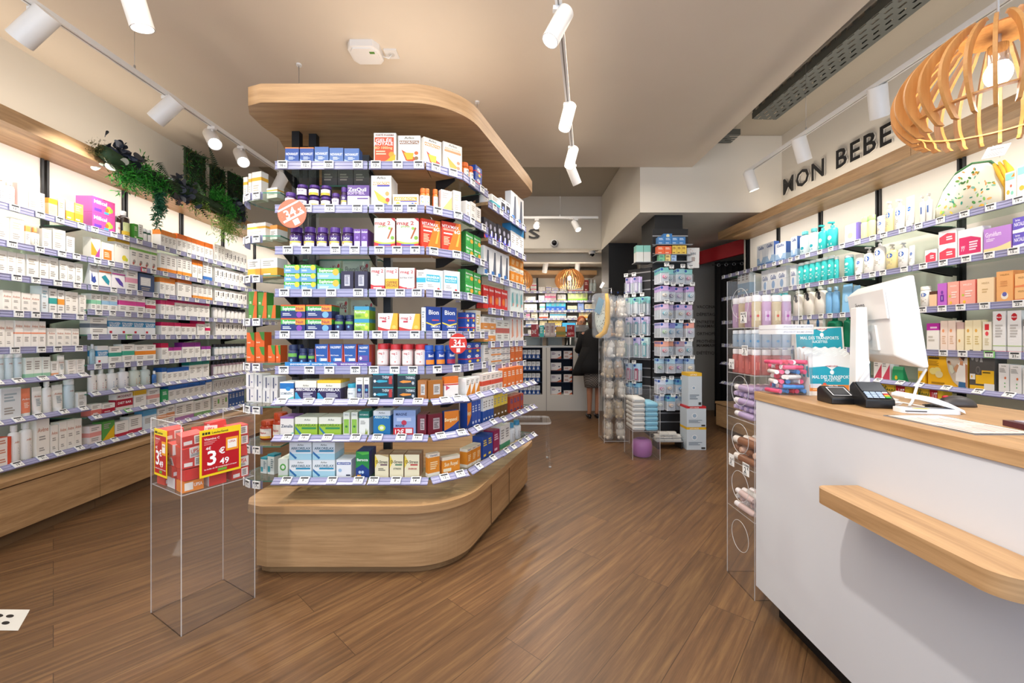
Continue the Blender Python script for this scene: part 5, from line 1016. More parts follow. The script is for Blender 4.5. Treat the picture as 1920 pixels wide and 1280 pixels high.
bx('greybox', 'dark grey breast pump box with yellow cards', .26, .24, .08, '55524f', [('c', .12, .8, .06, 'a8a6a2'), ('c', .3, .78, .07, '8f8c88'), ('p', [(.42, .7), (.48, .92), (.54, .7)], 'a8a6a2'), ('c', .35, .5, .09, '77746f'), ('c', .35, .5, .06, '55524f'), ('p', [(.26, .16), (.26, .38), (.5, .38), (.5, .5), (.98, .5), (.98, .16)], 'f0bc2a'), ('r', .02, .26, .24, .4, 'ece8e0'), ('c', .1, .33, .03, 'e8b020'), ('r', .02, 0, .6, .12, 'f0bc2a'), ('r', .6, .02, 1, .18, 'e8e6e2'), ('l', .55, .9, .42, .48, 1, '6a5a20')])
bx('whiteflap', 'tall white box, yellow flap', .1, .22, .07, 'eceae6', [T(.5, .93, .04, 'medela', '8a8a80', .5), ('c', .66, .52, .1, 'e07a4a'), ('c', .62, .34, .06, '6ab06a'), ('c', .62, .22, .06, '6ab06a'), ('l', .1, .8, .7, .86, 4, 'a8a6a0')])
bx('mitosyl', 'yellow nappy balm box with red corner', .2, .08, .08, 'ecc22e', [T(.28, .72, .26, 'Mitosyl', '4a5a2a', .5), ('p', [(.52, 1), (.86, 1), (.86, 0), (.62, .2)], 'c2202e'), T(.74, .7, .24, 'LOT', 'ffffff', .2), T(.74, .4, .26, 'x2', 'ffffff', .14), ('l', .1, .45, .15, .4, 2, 'c49a1a')])
bottle('creambag', 'white and cream cotton pack', .1, .17, 'f2ece0', 'e8e0d4', [('c', .5, .72, .2, '3a3a40'), ('c', .62, .6, .12, '3a3a40')], kind='cap', name='cotton_pack', sh=.86, capw=.5, sy=.7, cat='cotton pack')
bottle('bluebot', 'sky blue baby bath bottle', .09, .19, '7fb6e0', 'a8d0ec', [], kind='cap', name='lotion_bottle', sh=.84, capw=.5)
pouch('bluebag', 'light blue nappy cream refill bag', .12, .19, '8cc4ea', [('c', .5, .5, .2, 'b8dcf2')])
bottle('greenbot', 'translucent green baby wash bottle', .08, .2, '2f9a72', '4fb48c', [('b', .1, .62, '3fae84')], kind='pump', clear=True, sh=.8)
bx('combw', 'white comb pack, dark blue comb', .08, .17, .03, 'ece4da', [('p', [(.4, .1), (.6, .1), (.66, .8), (.5, .92), (.36, .8)], '3a6a9a')])
bx('combk', 'white comb pack, black comb', .08, .17, .03, 'ece4da', [('p', [(.4, .5), (.6, .5), (.7, .85), (.5, .95), (.3, .85)], '1a1a1e')])
pouch('greenpouch', 'green wipes pouch with yellow circle', .12, .1, '2f9a62', [('c', .4, .25, .12, 'e8c030')])
bx('orangelid', 'small orange cream pot box', .08, .09, .06, 'f0c8a0', [('b', .8, 1, '5a3a2a')])
R(0, 1, [(1416, 1448, 457, 'gallia', 2), (1450, 1470, 455, 'gallia')])
R(0, 2, [(1479, 1491, 444, 'gallia'), (1492, 1508, 434, 'clearblue'), (1509, 1525, 428, 'clearblue'), (1526, 1541, 422, 'tealpump'), (1542, 1560, 416, 'tealpump')])
R(0, 3, [(1580, 1605, 420, 'violetside'), (1607, 1633, 405, 'yellowgreen', 2), (1636, 1651, 405, 'muscap'), (1652, 1667, 378, 'musyel'), (1669, 1687, 374, 'muspump'), (1689, 1705, 368, 'mustube')])
R(0, 4, [(1716, 1741, 365, 'greypump', 2)])
R(1, 1, [(1424, 1470, 505, 'galliatub', 3)])
R(1, 2, [(1478, 1489, 497, 'galliatub'), (1490, 1557, 492, 'tealtube', 6), (1558, 1566, 481, 'tealtube')])
R(1, 3, [(1575, 1591, 478, 'tealtube', 1), (1594, 1609, 476, 'mustube'), (1611, 1629, 463, 'muspump'), (1630, 1650, 450, 'mustall'), (1652, 1673, 458, 'musyel'), (1674, 1694, 455, 'muspump'), (1695, 1707, 460, 'mustube')])
R(1, 4, [(1729, 1751, 468, 'pinklow'), (1754, 1788, 431, 'pinklow', 1, 2), (1790, 1836, 428, 'pinkfem'), (1838, 1890, 425, 'gynef'), (1892, 1925, 406, 'natal', 1, 2)])
R(2, 2, [(1478, 1496, 545, 'creambag', 1), (1498, 1540, 538, 'creambag', 2), (1541, 1566, 538, 'bluebot', 2)])
R(2, 3, [(1574, 1592, 532, 'bluebag'), (1594, 1606, 535, 'bluebag'), (1608, 1622, 542, 'muspump'), (1624, 1700, 540, 'muspump', 4)])
R(2, 4, [(1716, 1736, 537, 'muscap'), (1737, 1751, 546, 'orangelid'), (1752, 1770, 531, 'purplegift'), (1771, 1793, 528, 'weledap'), (1794, 1823, 525, 'weledap'), (1826, 1858, 521, 'weledag'), (1862, 1894, 508, 'weledao'), (1896, 1925, 512, 'weledas', 1, 2)])
R(3, 2, [(1480, 1500, 596, 'combk', 2), (1503, 1538, 592, 'combw', 2), (1541, 1566, 588, 'greenbot', 1)])
R(3, 3, [(1574, 1602, 586, 'greenbot', 2), (1604, 1640, 590, 'wl:8aa8b8:pale grey-blue wipes box:dfe8ec', 2), (1642, 1690, 600, 'wl:b8b0a8:white nursing pad box:eeeae4', 3)])
R(3, 4, [(1732, 1755, 606, 'magtop'), (1757, 1786, 601, 'bioil', 2), (1788, 1801, 604, 'creamlow'), (1803, 1834, 600, 'bioily', 2), (1836, 1853, 603, 'redlogo'), (1855, 1880, 583, 'mustall2'), (1882, 1909, 582, 'mustall2'), (1912, 1930, 598, 'mustred')])
R(4, 3, [(1592, 1612, 668, 'wl:4a8ab0:aqua blue wipes box:8fc4dc'), (1633, 1664, 672, 'wx:d04a60:pale box with rose triangle', 2), (1667, 1688, 687, 'greenpouch')])
R(4, 4, [(1716, 1730, 690, 'medela')])
# the breast pump box with a photograph of a mother and baby
s0, s1 = RL.s_of(1733), RL.s_of(1809); p = RL.pt((s0 + s1) / 2, .025); W_ = s1 - s0 - .006; H_ = .25
bw = lambda u: (u - .5) * W_
SK = 'd09a72'
bx('pumpbox', 'large yellow breast pump box with a photo of a mother and baby', W_, H_, .09, 'f0b41e', [
    ('b', .9, 1, '5a544e'), T(.14, .95, .05, 'medela', 'e8e6e0', .24), T(.15, .84, .06, 'freestyle', '4a3a10', .26), ('r', .02, .74, .3, .79, '5a4414'), ('l', .02, .32, .55, .7, 5, 'a87a10'),
    ('c', .14, .4, .1, 'f2e088'), ('c', .25, .42, .1, 'f2e088'), ('c', .3, .32, .1, 'e8d9a0'), ('l', .1, .6, .04, .12, 1, 'a87a10'),
    ('p', [(.5, 1), (1, 1), (1, 0), (.84, 0), (.66, .16), (.55, .4), (.49, .7)], 'cdbfae'),
    ('p', [(.78, .0), (.8, .2), (.96, .2), (.98, 0)], '3a6a98'), ('p', [(.72, .18), (.98, .16), (.99, .66), (.9, .66), (.86, .72), (.8, .66), (.74, .62)], 'f4efe8'),
    ('p', [(.66, .5), (.76, .64), (.8, .6), (.74, .4)], SK), ('p', [(.95, .66), (1, .62), (.99, .05), (.96, .05)], 'c88a62'), ('p', [(.82, .62), (.9, .6), (.9, .72), (.83, .72)], 'c88a62'),
    ('c', .845, .78, .045, SK), ('p', [(.84, .8), (.92, .72), (.95, .84), (.9, .92), (.84, .88)], '4a2f20'), ('c', .9, .92, .025, '4a2f20'),
    ('c', .57, .66, .04, SK), ('c', .56, .68, .035, '7a5238'), ('p', [(.57, .62), (.66, .58), (.7, .42), (.64, .36), (.58, .46)], 'd8d8c0'), ('c', .6, .62, .02, SK)], 'e0a418', name='breast_pump_box')
d_ = DES['pumpbox']; o = put(d_, p.x, p.y, ZR[4] + .001, RL.ang, 1, 1, 1, 'yellow breast pump box with a photo of a mother holding a baby, right wall', 'x'); del o['group']
fill(RL, ZR[4], "right wall's near bay, shelf five", [(1812, 1860, 656, 'greybox'), (1866, 1886, 682, 'whiteflap'), (1887, 1909, 684, 'whiteflap'), (1911, 1935, 690, 'whiteflap')], place='right wall', maxd=.3)
fill(RL, ZR[5], "right wall's fourth bay, shelf six", [(1648, 1700, 716, 'mitosyl')], place='right wall', maxd=.3)
fill(RL, ZR[5], "right wall's fifth bay, shelf six", [(1714, 1760, 722, 'mitosyl')], place='right wall', maxd=.3)
bx('lowgrey', 'flat grey breast shield box', .16, .06, .08, '6a6966', [T(.3, .4, .3, 'medela', 'd8d6d2', .5)])
fill(RL, .397, "right wall's oak cabinet top", [(1894, 1925, 0, 'lowgrey')], place='right wall')
# small cartons at the far bays (behind the acrylic tower)
R(2, 1, [(1410, 1440, 545, 'wg:8fb8d0:pale blue wipes box:e8eef2', 3), (1442, 1470, 545, 'tealtube', 3)])
R(3, 1, [(1410, 1470, 592, 'wf:e8a8c0:white feeding bottle box:f0eef0', 5)])
R(4, 1, [(1408, 1470, 650, 'wt:7aa0c8:blue-topped baby soap box:eef0f2', 4)])
R(1, 0, [(1380, 1402, 510, 'wg:9fc0dc:white baby cereal box:eef2f4', 3)])
# changing bag with avocado print and its card labels
def bag(x, y, z, ang, s, label):
    e = empty('changing_bag', (x, y, z), label, 'bag', rot=ang)
    g = G(); n = 14; prof = [(-.27, 0), (.22, 0), (.235, .1), (.19, .26), (.11, .36), (.0, .385), (-.11, .35), (-.2, .24), (-.26, .1)]
    prof = [(a * s, b * s) for a, b in prof]
    ww = Matrix.Identity(4); cream = M('eee9d4', .7)
    # puffy body: rings of the outline, swelling in the middle
    vs = []; fs = []; K = [(0, .93), (.03, 1), (.09, 1.02), (.15, 1), (.18, .9)]
    m = len(prof); cx = sum(p[0] for p in prof) / m; cz = sum(p[1] for p in prof) / m
    for yy, k in K:
        for a, b in prof: vs.append((cx + (a - cx) * k, yy * s, max(.002, cz + (b - cz) * k)))
    for j in range(len(K) - 1):
        for i in range(m): l = (i + 1) % m; fs.append((j * m + i, j * m + l, (j + 1) * m + l, (j + 1) * m + i))
    fs.append(tuple(range(m))[::-1]); fs.append(tuple(range((len(K) - 1) * m, len(K) * m)))
    g.add(vs, fs, cream, True)
    rr = random.Random(3); t = G(); cols = ['4f8f4a', '7fb85a', 'e8b03c', '2f8f7a', 'f0a860', '8fd0b8']
    for i in range(90):
        a = rr.uniform(-.24, .17) * s; b = rr.uniform(.02, .35) * s
        if b > (.40 - 1.2 * abs(a / s + .01)) * s: continue
        c = M(cols[i % 6], .7); an = rr.uniform(0, 6.28); r1 = rr.uniform(.008, .017) * s; r2 = r1 * rr.uniform(.35, .6)
        pts = [(a + r1 * cos(q) * cos(an) - r2 * sin(q) * sin(an), -.0015 - .0002 * (i % 3), b + r1 * cos(q) * sin(an) + r2 * sin(q) * cos(an)) for q in [k * pi / 5 for k in range(10)]]
        t.add(pts, [tuple(range(10))], c)
    g.add(t.v, [], cream)
    for f, mi in zip(t.f, t.m): g.f.append(tuple(len(g.v) - len(t.v) + i for i in f)); g.m.append(g.mi(t.mats[mi])); g.sm.append(False)
    g.build('bag_body', e)
    g = G(); g.tube([((a) * s * 1.0, .03 * s, b * s) for a, b in [(.235, .02), (.245, .1), (.2, .26), (.12, .365), (0, .4), (-.11, .365), (-.2, .26), (-.26, .12)]], .008 * s, M('2f6a3a', .6), 8); g.build('green_piping', e)
    g = G()
    for k in range(3):
        pts = [(.235 + .02 * k, .01 + .02 * k, .02), (.25 + .02 * k, 0, .12), (.2 + .03 * k, .0, .24), (.15 + .03 * k, .02, .33)]
        g.tube([(a * s, b * s, c * s) for a, b, c in pts], [.014 * s, .022 * s, .02 * s, .008 * s], M('e8b42c', .7), 8)
    g.build('yellow_lining', e)
    return e
s_ = RL.s_of(1800); p = RL.pt(s_, .06); bag(p.x, p.y, ZR[0] + .001, RL.ang, .82, 'cream changing bag with avocado print and yellow lining, right wall\'s top shelf')
s_ = RL.s_of(1852); p = RL.pt(s_, .02); g = G(); X = Matrix.Rotation(radians(12), 4, 'Y') @ Matrix.Rotation(radians(-20), 4, 'X')
g.box(-.06, 0, 0, .06, .002, .075, M('eceae6'), X); g.text('babymoov', 0, .055, .012, M('555555'), y=-.0005, X=X)
for i in range(4): g.box(-.045, -.0004, .012 + i * .009, .03 + (i % 2) * .01, -.0002, .015 + i * .009, M('9a9a9a'), X)
g.tube([(0, .002, .075), (0, .03, .05), (0, .05, .0)], .0012, M('dddddd'), 5)
tag(g.build('hang_tag', None, (p.x + .01, p.y, ZR[0] + .30), RL.ang), 'white card label hanging from the avocado print bag', 'hang tag')
bx('toybox', 'white toy box with orange and teal fruit', .12, .24, .08, 'f2ece0', [('c', .3, .3, .16, 'f0b040'), ('c', .7, .25, .14, '7ac0a8'), ('r', .05, .72, .95, .95, '8fd0c4'), ('p', [(.6, .8), (.95, .8), (.95, .95)], 'f08a2c'), ('c', .6, .5, .1, 'e8604a')])
R(0, 4, [(1878, 1898, 322, 'toybox'), (1900, 1932, 308, 'toybox')])
# ------------------------------------------------------------------ the service counter
CXF, CXB, CD0, CD1 = 1.125, 1.745, -.7, 1.886
e = empty('service_counter', (1.4, .6, 0), 'white service counter with a light oak top on the window side', 'counter')
o_ = (-1.4, -.6)
g = G(); g.prism([(CXF + .006 + o_[0], CD0 + o_[1]), (CXF + .006 + o_[0], CD1 - .004 + o_[1]), (CXB - .03 + o_[0], CD1 - .004 + o_[1]), (CXB - .03 + o_[0], CD0 + o_[1])], .1, .96, CTRW); g.build('white_body', e)
g = G(); g.box(CXF + .07 + o_[0], CD0 + o_[1], 0, CXB - .08 + o_[0], CD1 - .07 + o_[1], .1, BLACK); g.build('toe_kick', e)
g = G(); g.box(CXF + o_[0], CD0 + o_[1], .961, CXB + o_[0], CD1 + o_[1], 1.0, OAKY, fm={'f': OAK, 'k': OAK}); g.build('worktop', e, bevel=.002)
g = G(); R_ = .035
pl = [(CXF + .004, .80), (CXF + .004, 1.325)] + arc(.985 + R_, 1.325 - R_, R_, 90, 180, 6) + arc(.985 + .06, .80 + .06, .06, 180, 270, 8)
g.prism([(x + o_[0], y + o_[1]) for x, y in pl], .719, .767, OAKY, side=OAKH, smooth_side=True); g.build('bag_shelf', e)
# clear bin of lip balms
def tubebin(x, y, z0, w, d, h, label, rim=None):
    e = empty('acrylic_bin', (x, y, z0), label, 'bin')
    g = G(); po = rpoly(w, d, .02, 3, -w / 2, -d / 2); pi_ = inset(po, .003); n = len(po)
    vs = [(a, b, 0) for a, b in po] + [(a, b, h) for a, b in po] + [(a, b, .004) for a, b in pi_] + [(a, b, h) for a, b in pi_]
    fs = []
    for i in range(n):
        k = (i + 1) % n; fs += [(i, k, n + k, n + i), (2 * n + k, 2 * n + i, 3 * n + i, 3 * n + k)]
    g.add(vs, fs, ACRYL, True); g.add(vs, [tuple(range(n))[::-1], tuple(range(2 * n, 3 * n))], ACRYL)
    g.add(vs, [(n + i, n + (i + 1) % n, 3 * n + (i + 1) % n, 3 * n + i) for i in range(n)], EDGE)
    g.build('clear_wall', e)
    if rim:
        g = G(); po2 = inset(po, -.002)
        for a, b in ((h - .042, h - .024), (h - .02, h - .002)):
            vs = [(q[0], q[1], a) for q in po2] + [(q[0], q[1], b) for q in po2]
            g.add(vs, [(i, (i + 1) % n, n + (i + 1) % n, n + i) for i in range(n)], M('e4e4e6', .4))
            g.text(rim, 0, (a + b) / 2, .007, M('b0b0b4'), y=-d / 2 - .0026, wmax=w * .8)
        g.build('printed_rim', e)
    return e
def stick(L_, r, c1, c2):
    g = G(); g.lathe([(r, 0), (r, L_ * .6)], M(c1, .3), 12); g.lathe([(r * .96, L_ * .6), (r * .96, L_ * .98), (r * .85, L_)], M(c2, .3), 12)
    return g
tubebin(1.205, 1.79, 1.0005, .155, .15, .305, 'tall clear bin of pink, blue and white lip balms on the counter', 'LIPGLOSS ET BAUME LÈVRES')
rr = random.Random(5); lm = {}
for c1, c2, nm in (('e8507a', 'd83a68', 'pink'), ('4f92d8', '3a7cc8', 'blue'), ('ecebe8', 'e2e0dc', 'white'), ('d83a50', 'c22a40', 'red')):
    lm[nm] = stick(.075, .0095, c1, c2).mesh('lip_balm')
cnt = {'pink': 0, 'blue': 0, 'white': 0, 'red': 0}
lay = [('pink blue red pink blue', 0), ('blue pink white blue red', 1), ('white pink blue white pink', 2), ('white white red pink white', 3), ('white pink white blue pink', 4), ('pink white red white pink', 5), ('pink red pink white pink', 6)]
for names, L_ in lay:
    for k, nm in enumerate(names.split()):
        cnt[nm] += 1; a = rr.uniform(-.5, .5) + (0 if L_ % 2 else pi / 2)
        cx = 1.205 + (k - 2) * .027 if L_ % 2 == 0 else 1.205; cy = 1.79 if L_ % 2 == 0 else 1.79 + (k - 2) * .025
        a = (pi / 2 if L_ % 2 == 0 else 0) + rr.uniform(-.45, .45)
        z = 1.0165 + L_ * .0208
        o = bpy.data.objects.new('lip_balm', lm[nm]); C.objects.link(o)
        dx, dy = cos(a), sin(a); o.location = (cx - dx * .0375, cy - dy * .0375, z); o.rotation_euler = (0, pi / 2, a)
        tag(o, '%s lip balm tube, %s %s one from the bottom of the clear counter bin' % (nm, ORD[cnt[nm] - 1], nm), 'lip balm', 'lip balms in the clear counter bin')
# motion-sickness lollipop display
e = empty('lollipop_display', (1.405, 1.80, 1.0005), 'turquoise lollipop counter display reading MAL DES TRANSPORTS', 'display', rot=radians(-4)); e.scale = (1.12, 1, 1.1)
TQ = M('1fa3b8', .45)
g = G(); X = Matrix.Translation((.01, .055, 0)) @ Matrix.Rotation(radians(-6), 4, 'X')
g.box(-.095, 0, 0, .095, .012, .272, M('e9e6dc'), X); g.add([(-.092, -.0006, .1), (.088, -.0006, .1), (.088, -.0006, .27), (-.092, -.0006, .255)], [(0, 1, 2, 3)], TQ, False, X)
g.text('MAL DES TRANSPORTS', 0, .225, .0125, M('f2fafa'), y=-.0012, X=X, wmax=.15); g.text('SUCETTES', .0, .209, .0105, M('f2fafa'), y=-.0012, X=X, wmax=.06)
g.add([(-.02, -.0011, .268), (.04, -.0011, .27), (.012, -.0011, .25)], [(0, 1, 2)], M('f4f0ea'), False, X); g.text('HOMÉOGÈNE', .01, .262, .005, M('b8404a'), y=-.0016, X=X)
g.ell((.01, -.001, .238), (.008, .0008, .009), M('f2fafa'), X=X); g.ell((-.06, -.002, .18), (.014, .002, .008), M('e05a30'), X=X); g.build('header_card', e)
g = G(); g.box(-.112, -.07, 0, .085, -.068, .042, M('f2efe8')); g.box(-.112, -.0706, .017, .085, -.0703, .042, M('ee8a24')); g.box(-.112, -.068, 0, -.110, .04, .07, M('e8e6e0')); g.box(.083, -.068, 0, .085, .04, .07, M('e8e6e0')); g.box(-.110, -.068, 0, .083, .04, .002, M('e8e6e0'))
for i in range(3): g.box(-.1, -.0709, .022 + i * .006, -.02 - i * .01, -.0707, .0245 + i * .006, M('fbe0b8'))
for i, c in enumerate(('2a4a9a', 'f4f4f4', 'd03a3a')): g.box(-.03 + i * .004, -.0709, .005, -.026 + i * .004, -.0707, .012, M(c))
g.box(-.11, -.0712, .03, -.07, -.0709, .046, M('d8dce4')); g.build('tray', e)
for k in range(6):
    yy = .028 - k * .0135; g = G(); X = Matrix.Translation(((k % 2) * .004 - .012, yy, .003)) @ Matrix.Rotation(radians(-5), 4, 'X'); hh = .182 - k * .006; w = .17
    n = 14; top = [(-w / 2 + w * i / n, hh + .004 * sin(i * 2.3 + k)) for i in range(n + 1)]
    vs = [(-w / 2 * .95, 0, 0), (w / 2 * .95, 0, 0)] + [(a, 0, b) for a, b in reversed(top)]; m_ = len(vs)
    g.add(vs + [(a, b + .006, c) for a, b, c in vs], [tuple(range(m_)), tuple(range(m_, 2 * m_))[::-1]] + [(i, m_ + i, m_ + (i + 1) % m_, (i + 1) % m_) for i in range(m_)], M('f2f3f1', .35), False, X)
    g.add([(-w / 2 * .95, -.0008, .002), (w / 2 * .95, -.0008, .002), (w / 2, -.0008, hh * .66), (w * .12, -.0008, hh * .72), (0, -.0008, hh * .62), (-w * .12, -.0008, hh * .72), (-w / 2, -.0008, hh * .68)], [tuple(range(7))], TQ, False, X)
    if k == 5:
        g.text('MAL DES TRANSPORTS', 0, hh * .44, .0125, M('f2fafa'), y=-.0014, X=X, wmax=.15); g.text('SUCETTES', .0, hh * .36, .0105, M('f2fafa'), y=-.0014, X=X, wmax=.06); g.text('HOMÉOGÈNE', .0, hh * .72, .005, M('b8404a'), y=-.0014, X=X)
        g.ell((.0, -.0014, hh * .56), (.008, .0008, .009), M('f2fafa'), X=X)
        for cx, cz in ((-.03, .25), (-.01, .12)): g.ell((cx, -.002, hh * cz), (.007, .0015, .006), M('e8563a'), X=X)
    g.build('lollipop_pouch', e)
# payment terminals
def terminal(x, y, ang, big, label):
    e = empty('payment_terminal', (x, y, 1.0005), label, 'payment terminal', rot=ang)
    w, d = (.088, .105) if big else (.088, .095); h0, h1 = (.03, .085) if big else (.022, .062)
    B = M('121214', .3); g = G()
    vs = [(-w / 2, 0, 0), (w / 2, 0, 0), (w / 2, d, 0), (-w / 2, d, 0), (-w / 2, 0, h0), (w / 2, 0, h0), (w / 2, d * .8, h1), (-w / 2, d * .8, h1), (w / 2, d, h1 * .8), (-w / 2, d, h1 * .8)]
    g.add(vs, [(3, 2, 1, 0), (0, 1, 5, 4), (4, 5, 6, 7), (7, 6, 8, 9), (9, 8, 2, 3), (1, 2, 8, 6, 5), (0, 4, 7, 9, 3)], B); g.build('housing', e, bevel=.004)
    sl = math.atan2(h1 - h0, d * .8); X = Matrix.Translation((0, 0, h0 + .0025)) @ Matrix.Rotation(sl, 4, 'X'); Ls = d * .8 / cos(sl)
    g = G()
    if big:
        g.box(-w * .42, Ls * .42, 0, w * .42, Ls * .94, .001, M('3c4248', .08), X); g.build('screen', e)
        for r in range(4):
            for c in range(4):
                k = G(); col = ('a8bcd8' if c < 3 else ('e8e8e8', 'd83a30', 'e8c030', '3aa84a')[3 - r]); k.box(-w * .4 + c * w * .205, Ls * (.06 + r * .085), 0, -w * .4 + c * w * .205 + w * .17, Ls * (.06 + r * .085) + Ls * .06, .002, M(col, .4), X); k.build('key', e)
    else:
        g.box(-w * .3, Ls * .25, 0, w * .3, Ls * .75, .0008, M('26282c', .2), X)
        for a, b, c, dd in ((-.36, .18, .36, .2), (-.36, .78, .36, .8), (-.36, .18, -.33, .8), (.33, .18, .36, .8)): g.box(w * a, Ls * b, 0, w * c, Ls * dd, .001, M('e8e8e8'), X)
        for i, c_ in enumerate(('VISA', 'CB')):
            v, f, wd = text_geo(c_); g.add([(-w * .2 + i * w * .25 + q * .009, Ls * .86 + r * .009, .001) for q, r in v], f, M('e8e8e8'), False, X)
        g.build('contactless_pad', e)
terminal(1.235, 1.505, radians(-8), False, 'small black contactless pad with white markings on the counter')
terminal(1.29, 1.42, radians(-14), True, 'black card terminal with grey screen and coloured keys on the counter')
# monitor seen from behind
A_, B_ = Vector((1.425, 1.42)), Vector((1.60, 1.85)); ctr = (A_ + B_) / 2; ang = math.atan2(B_.y - A_.y, B_.x - A_.x)
e = empty('monitor', (ctr.x, ctr.y, 1.0005), 'white monitor seen from behind on its stand on the counter', 'monitor', rot=ang)
MW = M('efeeec', .3)
Xm = Matrix.Translation((0, 0, .305)) @ Matrix.Rotation(radians(-7), 4, 'X')   # local x along the screen, +y towards the customer side
hw, hh = .222, .165
g = G()
fr = [(-hw, -.012, -hh), (hw, -.012, -hh), (hw, -.012, hh), (-hw, -.012, hh)]; mid = [(-hw, .004, -hh), (hw, .004, -hh), (hw, .004, hh), (-hw, .004, hh)]
bk = [(-hw * .72, .055, -hh * .72), (hw * .78, .055, -hh * .72), (hw * .78, .055, hh * .84), (-hw * .72, .055, hh * .84)]
g.add(fr + mid + bk, [(0, 1, 2, 3)] + [(4 + i, 4 + (i + 1) % 4, (i + 1) % 4, i) for i in range(4)] + [(8 + i, 8 + (i + 1) % 4, 4 + (i + 1) % 4, 4 + i) for i in range(4)] + [(11, 10, 9, 8)], MW, False, Xm); g.build('housing', e, bevel=.006)
g = G(); g.box(-hw + .012, -.0135, -hh + .012, hw - .012, -.0125, hh - .012, M('1a2a3a', .1), Xm); g.build('screen', e)
g = G(); g.box(-.17, .0555, .02, .17, .062, .135, MW, Xm); Xt = Xm @ Matrix.Translation((.03, .0626, .085)) @ rotz(pi); g.text('iiyama', -.02, 0, .026, M('77777a'), X=Xt); g.build('back_cover', e, bevel=.004)
g = G(); g.box(-.055, .055, -.1, .055, .062, .0, MW, Xm); g.build('mount_plate', e)
g = G(); g.tube([(0, .062, .255), (0, .09, .25)], .022, MW, 14); g.build('hinge', e)
g = G(); 
pole = [(.0, .135, .004), (.0, .14, .26)]
vs = []
for z, w, y0, y1 in ((.012, .036, .075, .125), (.37, .03, .085, .12)):
    vs += [(-w - .03, y0, z), (w - .03, y0, z), (w - .03, y1, z), (-w - .03, y1, z)]
g.add(vs, [(0, 1, 5, 4), (1, 2, 6, 5), (2, 3, 7, 6), (3, 0, 4, 7), (4, 5, 6, 7), (3, 2, 1, 0)], MW); g.build('stand_column', e, bevel=.004)
g = G(); g.prism(rpoly(.15, .12, .03, 4, -.115, 0), 0, .012, MW); g.build('stand_base', e)
g = G(); g.tube([(.05, .06, .22), (-.09, .09, .15), (-.08, .12, .08), (-.03, .1, .02), (.03, .05, .016)], .003, MW, 8); g.tube([(.02, .062, .24), (.05, .08, .18), (.04, .1, .1), (.0, .12, .03)], .0025, M('c8c8c8'), 8); g.build('cable', e)
g = G(); g.tube([(1.55, 1.52, 1.13), (1.50, 1.50, 1.08), (1.43, 1.45, 1.02), (1.40, 1.43, 1.008)], .0045, MW, 8); tag(g.build('power_cable'), 'thick white cable dropping in front of the monitor to the counter', 'cable')
# cable tangles
def coil(cx, cy, r, n, th, m, name, label, z=1.006, tail=()):
    rr = random.Random(int(cx * 100)); g = G(); pts = []
    for i in range(n * 12):
        a = i * 2 * pi / 12; q = r * (1 + .25 * sin(i * .7)); pts.append((cx + q * cos(a), cy + q * .6 * sin(a), z + th + .012 * abs(sin(i * .37)) * (1 if n > 2 else .3)))
    g.tube(pts + list(tail), th, m, 6); return tag(g.build(name), label, 'cable')
coil(1.372, 1.47, .028, 4, .003, MW, 'cable_coil', 'white cable coil behind the black card terminal', 1.0, [(1.45, 1.42, 1.005), (1.52, 1.38, 1.004)])
coil(1.455, 1.405, .022, 5, .0022, M('17171a'), 'cable_coil', 'black cable coil before the white scanner cradle', 1.001, [(1.50, 1.4, 1.012), (1.54, 1.42, 1.014)])
# scanner cradle: flat foot with an arched head
e = empty('scanner_cradle', (1.375, 1.345, 1.0005), 'white arched card reader lying on the counter', 'card reader', rot=radians(-12))
g = G(); g.prism(rpoly(.165, .062, .018, 4, -.085, -.03), 0, .014, M('eceef2', .3)); g.build('foot', e, bevel=.003)
g = G(); pts = [(-.07, .058), (-.055, .064), (.01, .052), (.05, .036), (.095, .012), (.098, .002), (.07, .0145), (.01, .034), (-.03, .044), (-.07, .048)]
g.vprism(pts, -.012, .05, M('f0f1f4', .3)); g.build('arched_head', e, bevel=.003)
g = G(); g.box(-.045, -.02, .0142, -.005, -.005, .0152, M('e8d070')); g.build('sticker', e); g = G(); g.box(-.08, -.031, .006, -.02, -.0302, .009, M('2a2a30')); g.build('card_slot', e)
# mouse
e = empty('computer_mouse', (1.615, 1.475, 1.0005), 'dark grey mouse with a red wheel near the counter back edge', 'mouse', rot=radians(70))
g = G(); g.ell((0, 0, .0), (.032, .056, .038), M('403c3c', .45), 18, 12); bm_ = g
g.v = [(x, y, max(0, z)) for x, y, z in g.v]; g.build('shell', e)
g = G(); g.ell((0, .03, .031), (.004, .011, .006), M('d02a34'), 10, 6); g.build('scroll_wheel', e)
# counter mat with a paper under clear plastic
g = G(); g.box(1.18, 1.034, 1.0004, 1.355, 1.29, 1.003, ACRYL, fm={'f': M('8a8a8c'), 'l': M('8a8a8c'), 'k': M('8a8a8c'), 'r': M('8a8a8c')}); g.box(1.188, 1.042, 1.0031, 1.347, 1.282, 1.0034, M('e2dad2', .35))
rr = random.Random(2)
for i in range(14):
    x = 1.2 + (i % 7) * .02; y = 1.06 + (i // 7) * .11; g.box(x, y, 1.0036, x + .004, y + rr.uniform(.05, .09), 1.0038, M('c9b4a8' if i % 3 else 'c07a78'))
tag(g.build('counter_mat'), 'pale printed change mat lying flat on the counter edge', 'mat')
g = G(); g.prism([(1.375, 1.09), (1.39, 1.15), (1.46, 1.14), (1.5, 1.05), (1.45, 1.03)], 1.0005, 1.016, M('4a1a26', .3)); g.prism([(1.40, 1.10), (1.405, 1.135), (1.455, 1.13), (1.48, 1.06)], 1.016, 1.018, M('b8b4c0', .3)); tag(g.build('telephone'), 'dark red handheld phone lying on the counter at the picture edge', 'telephone')
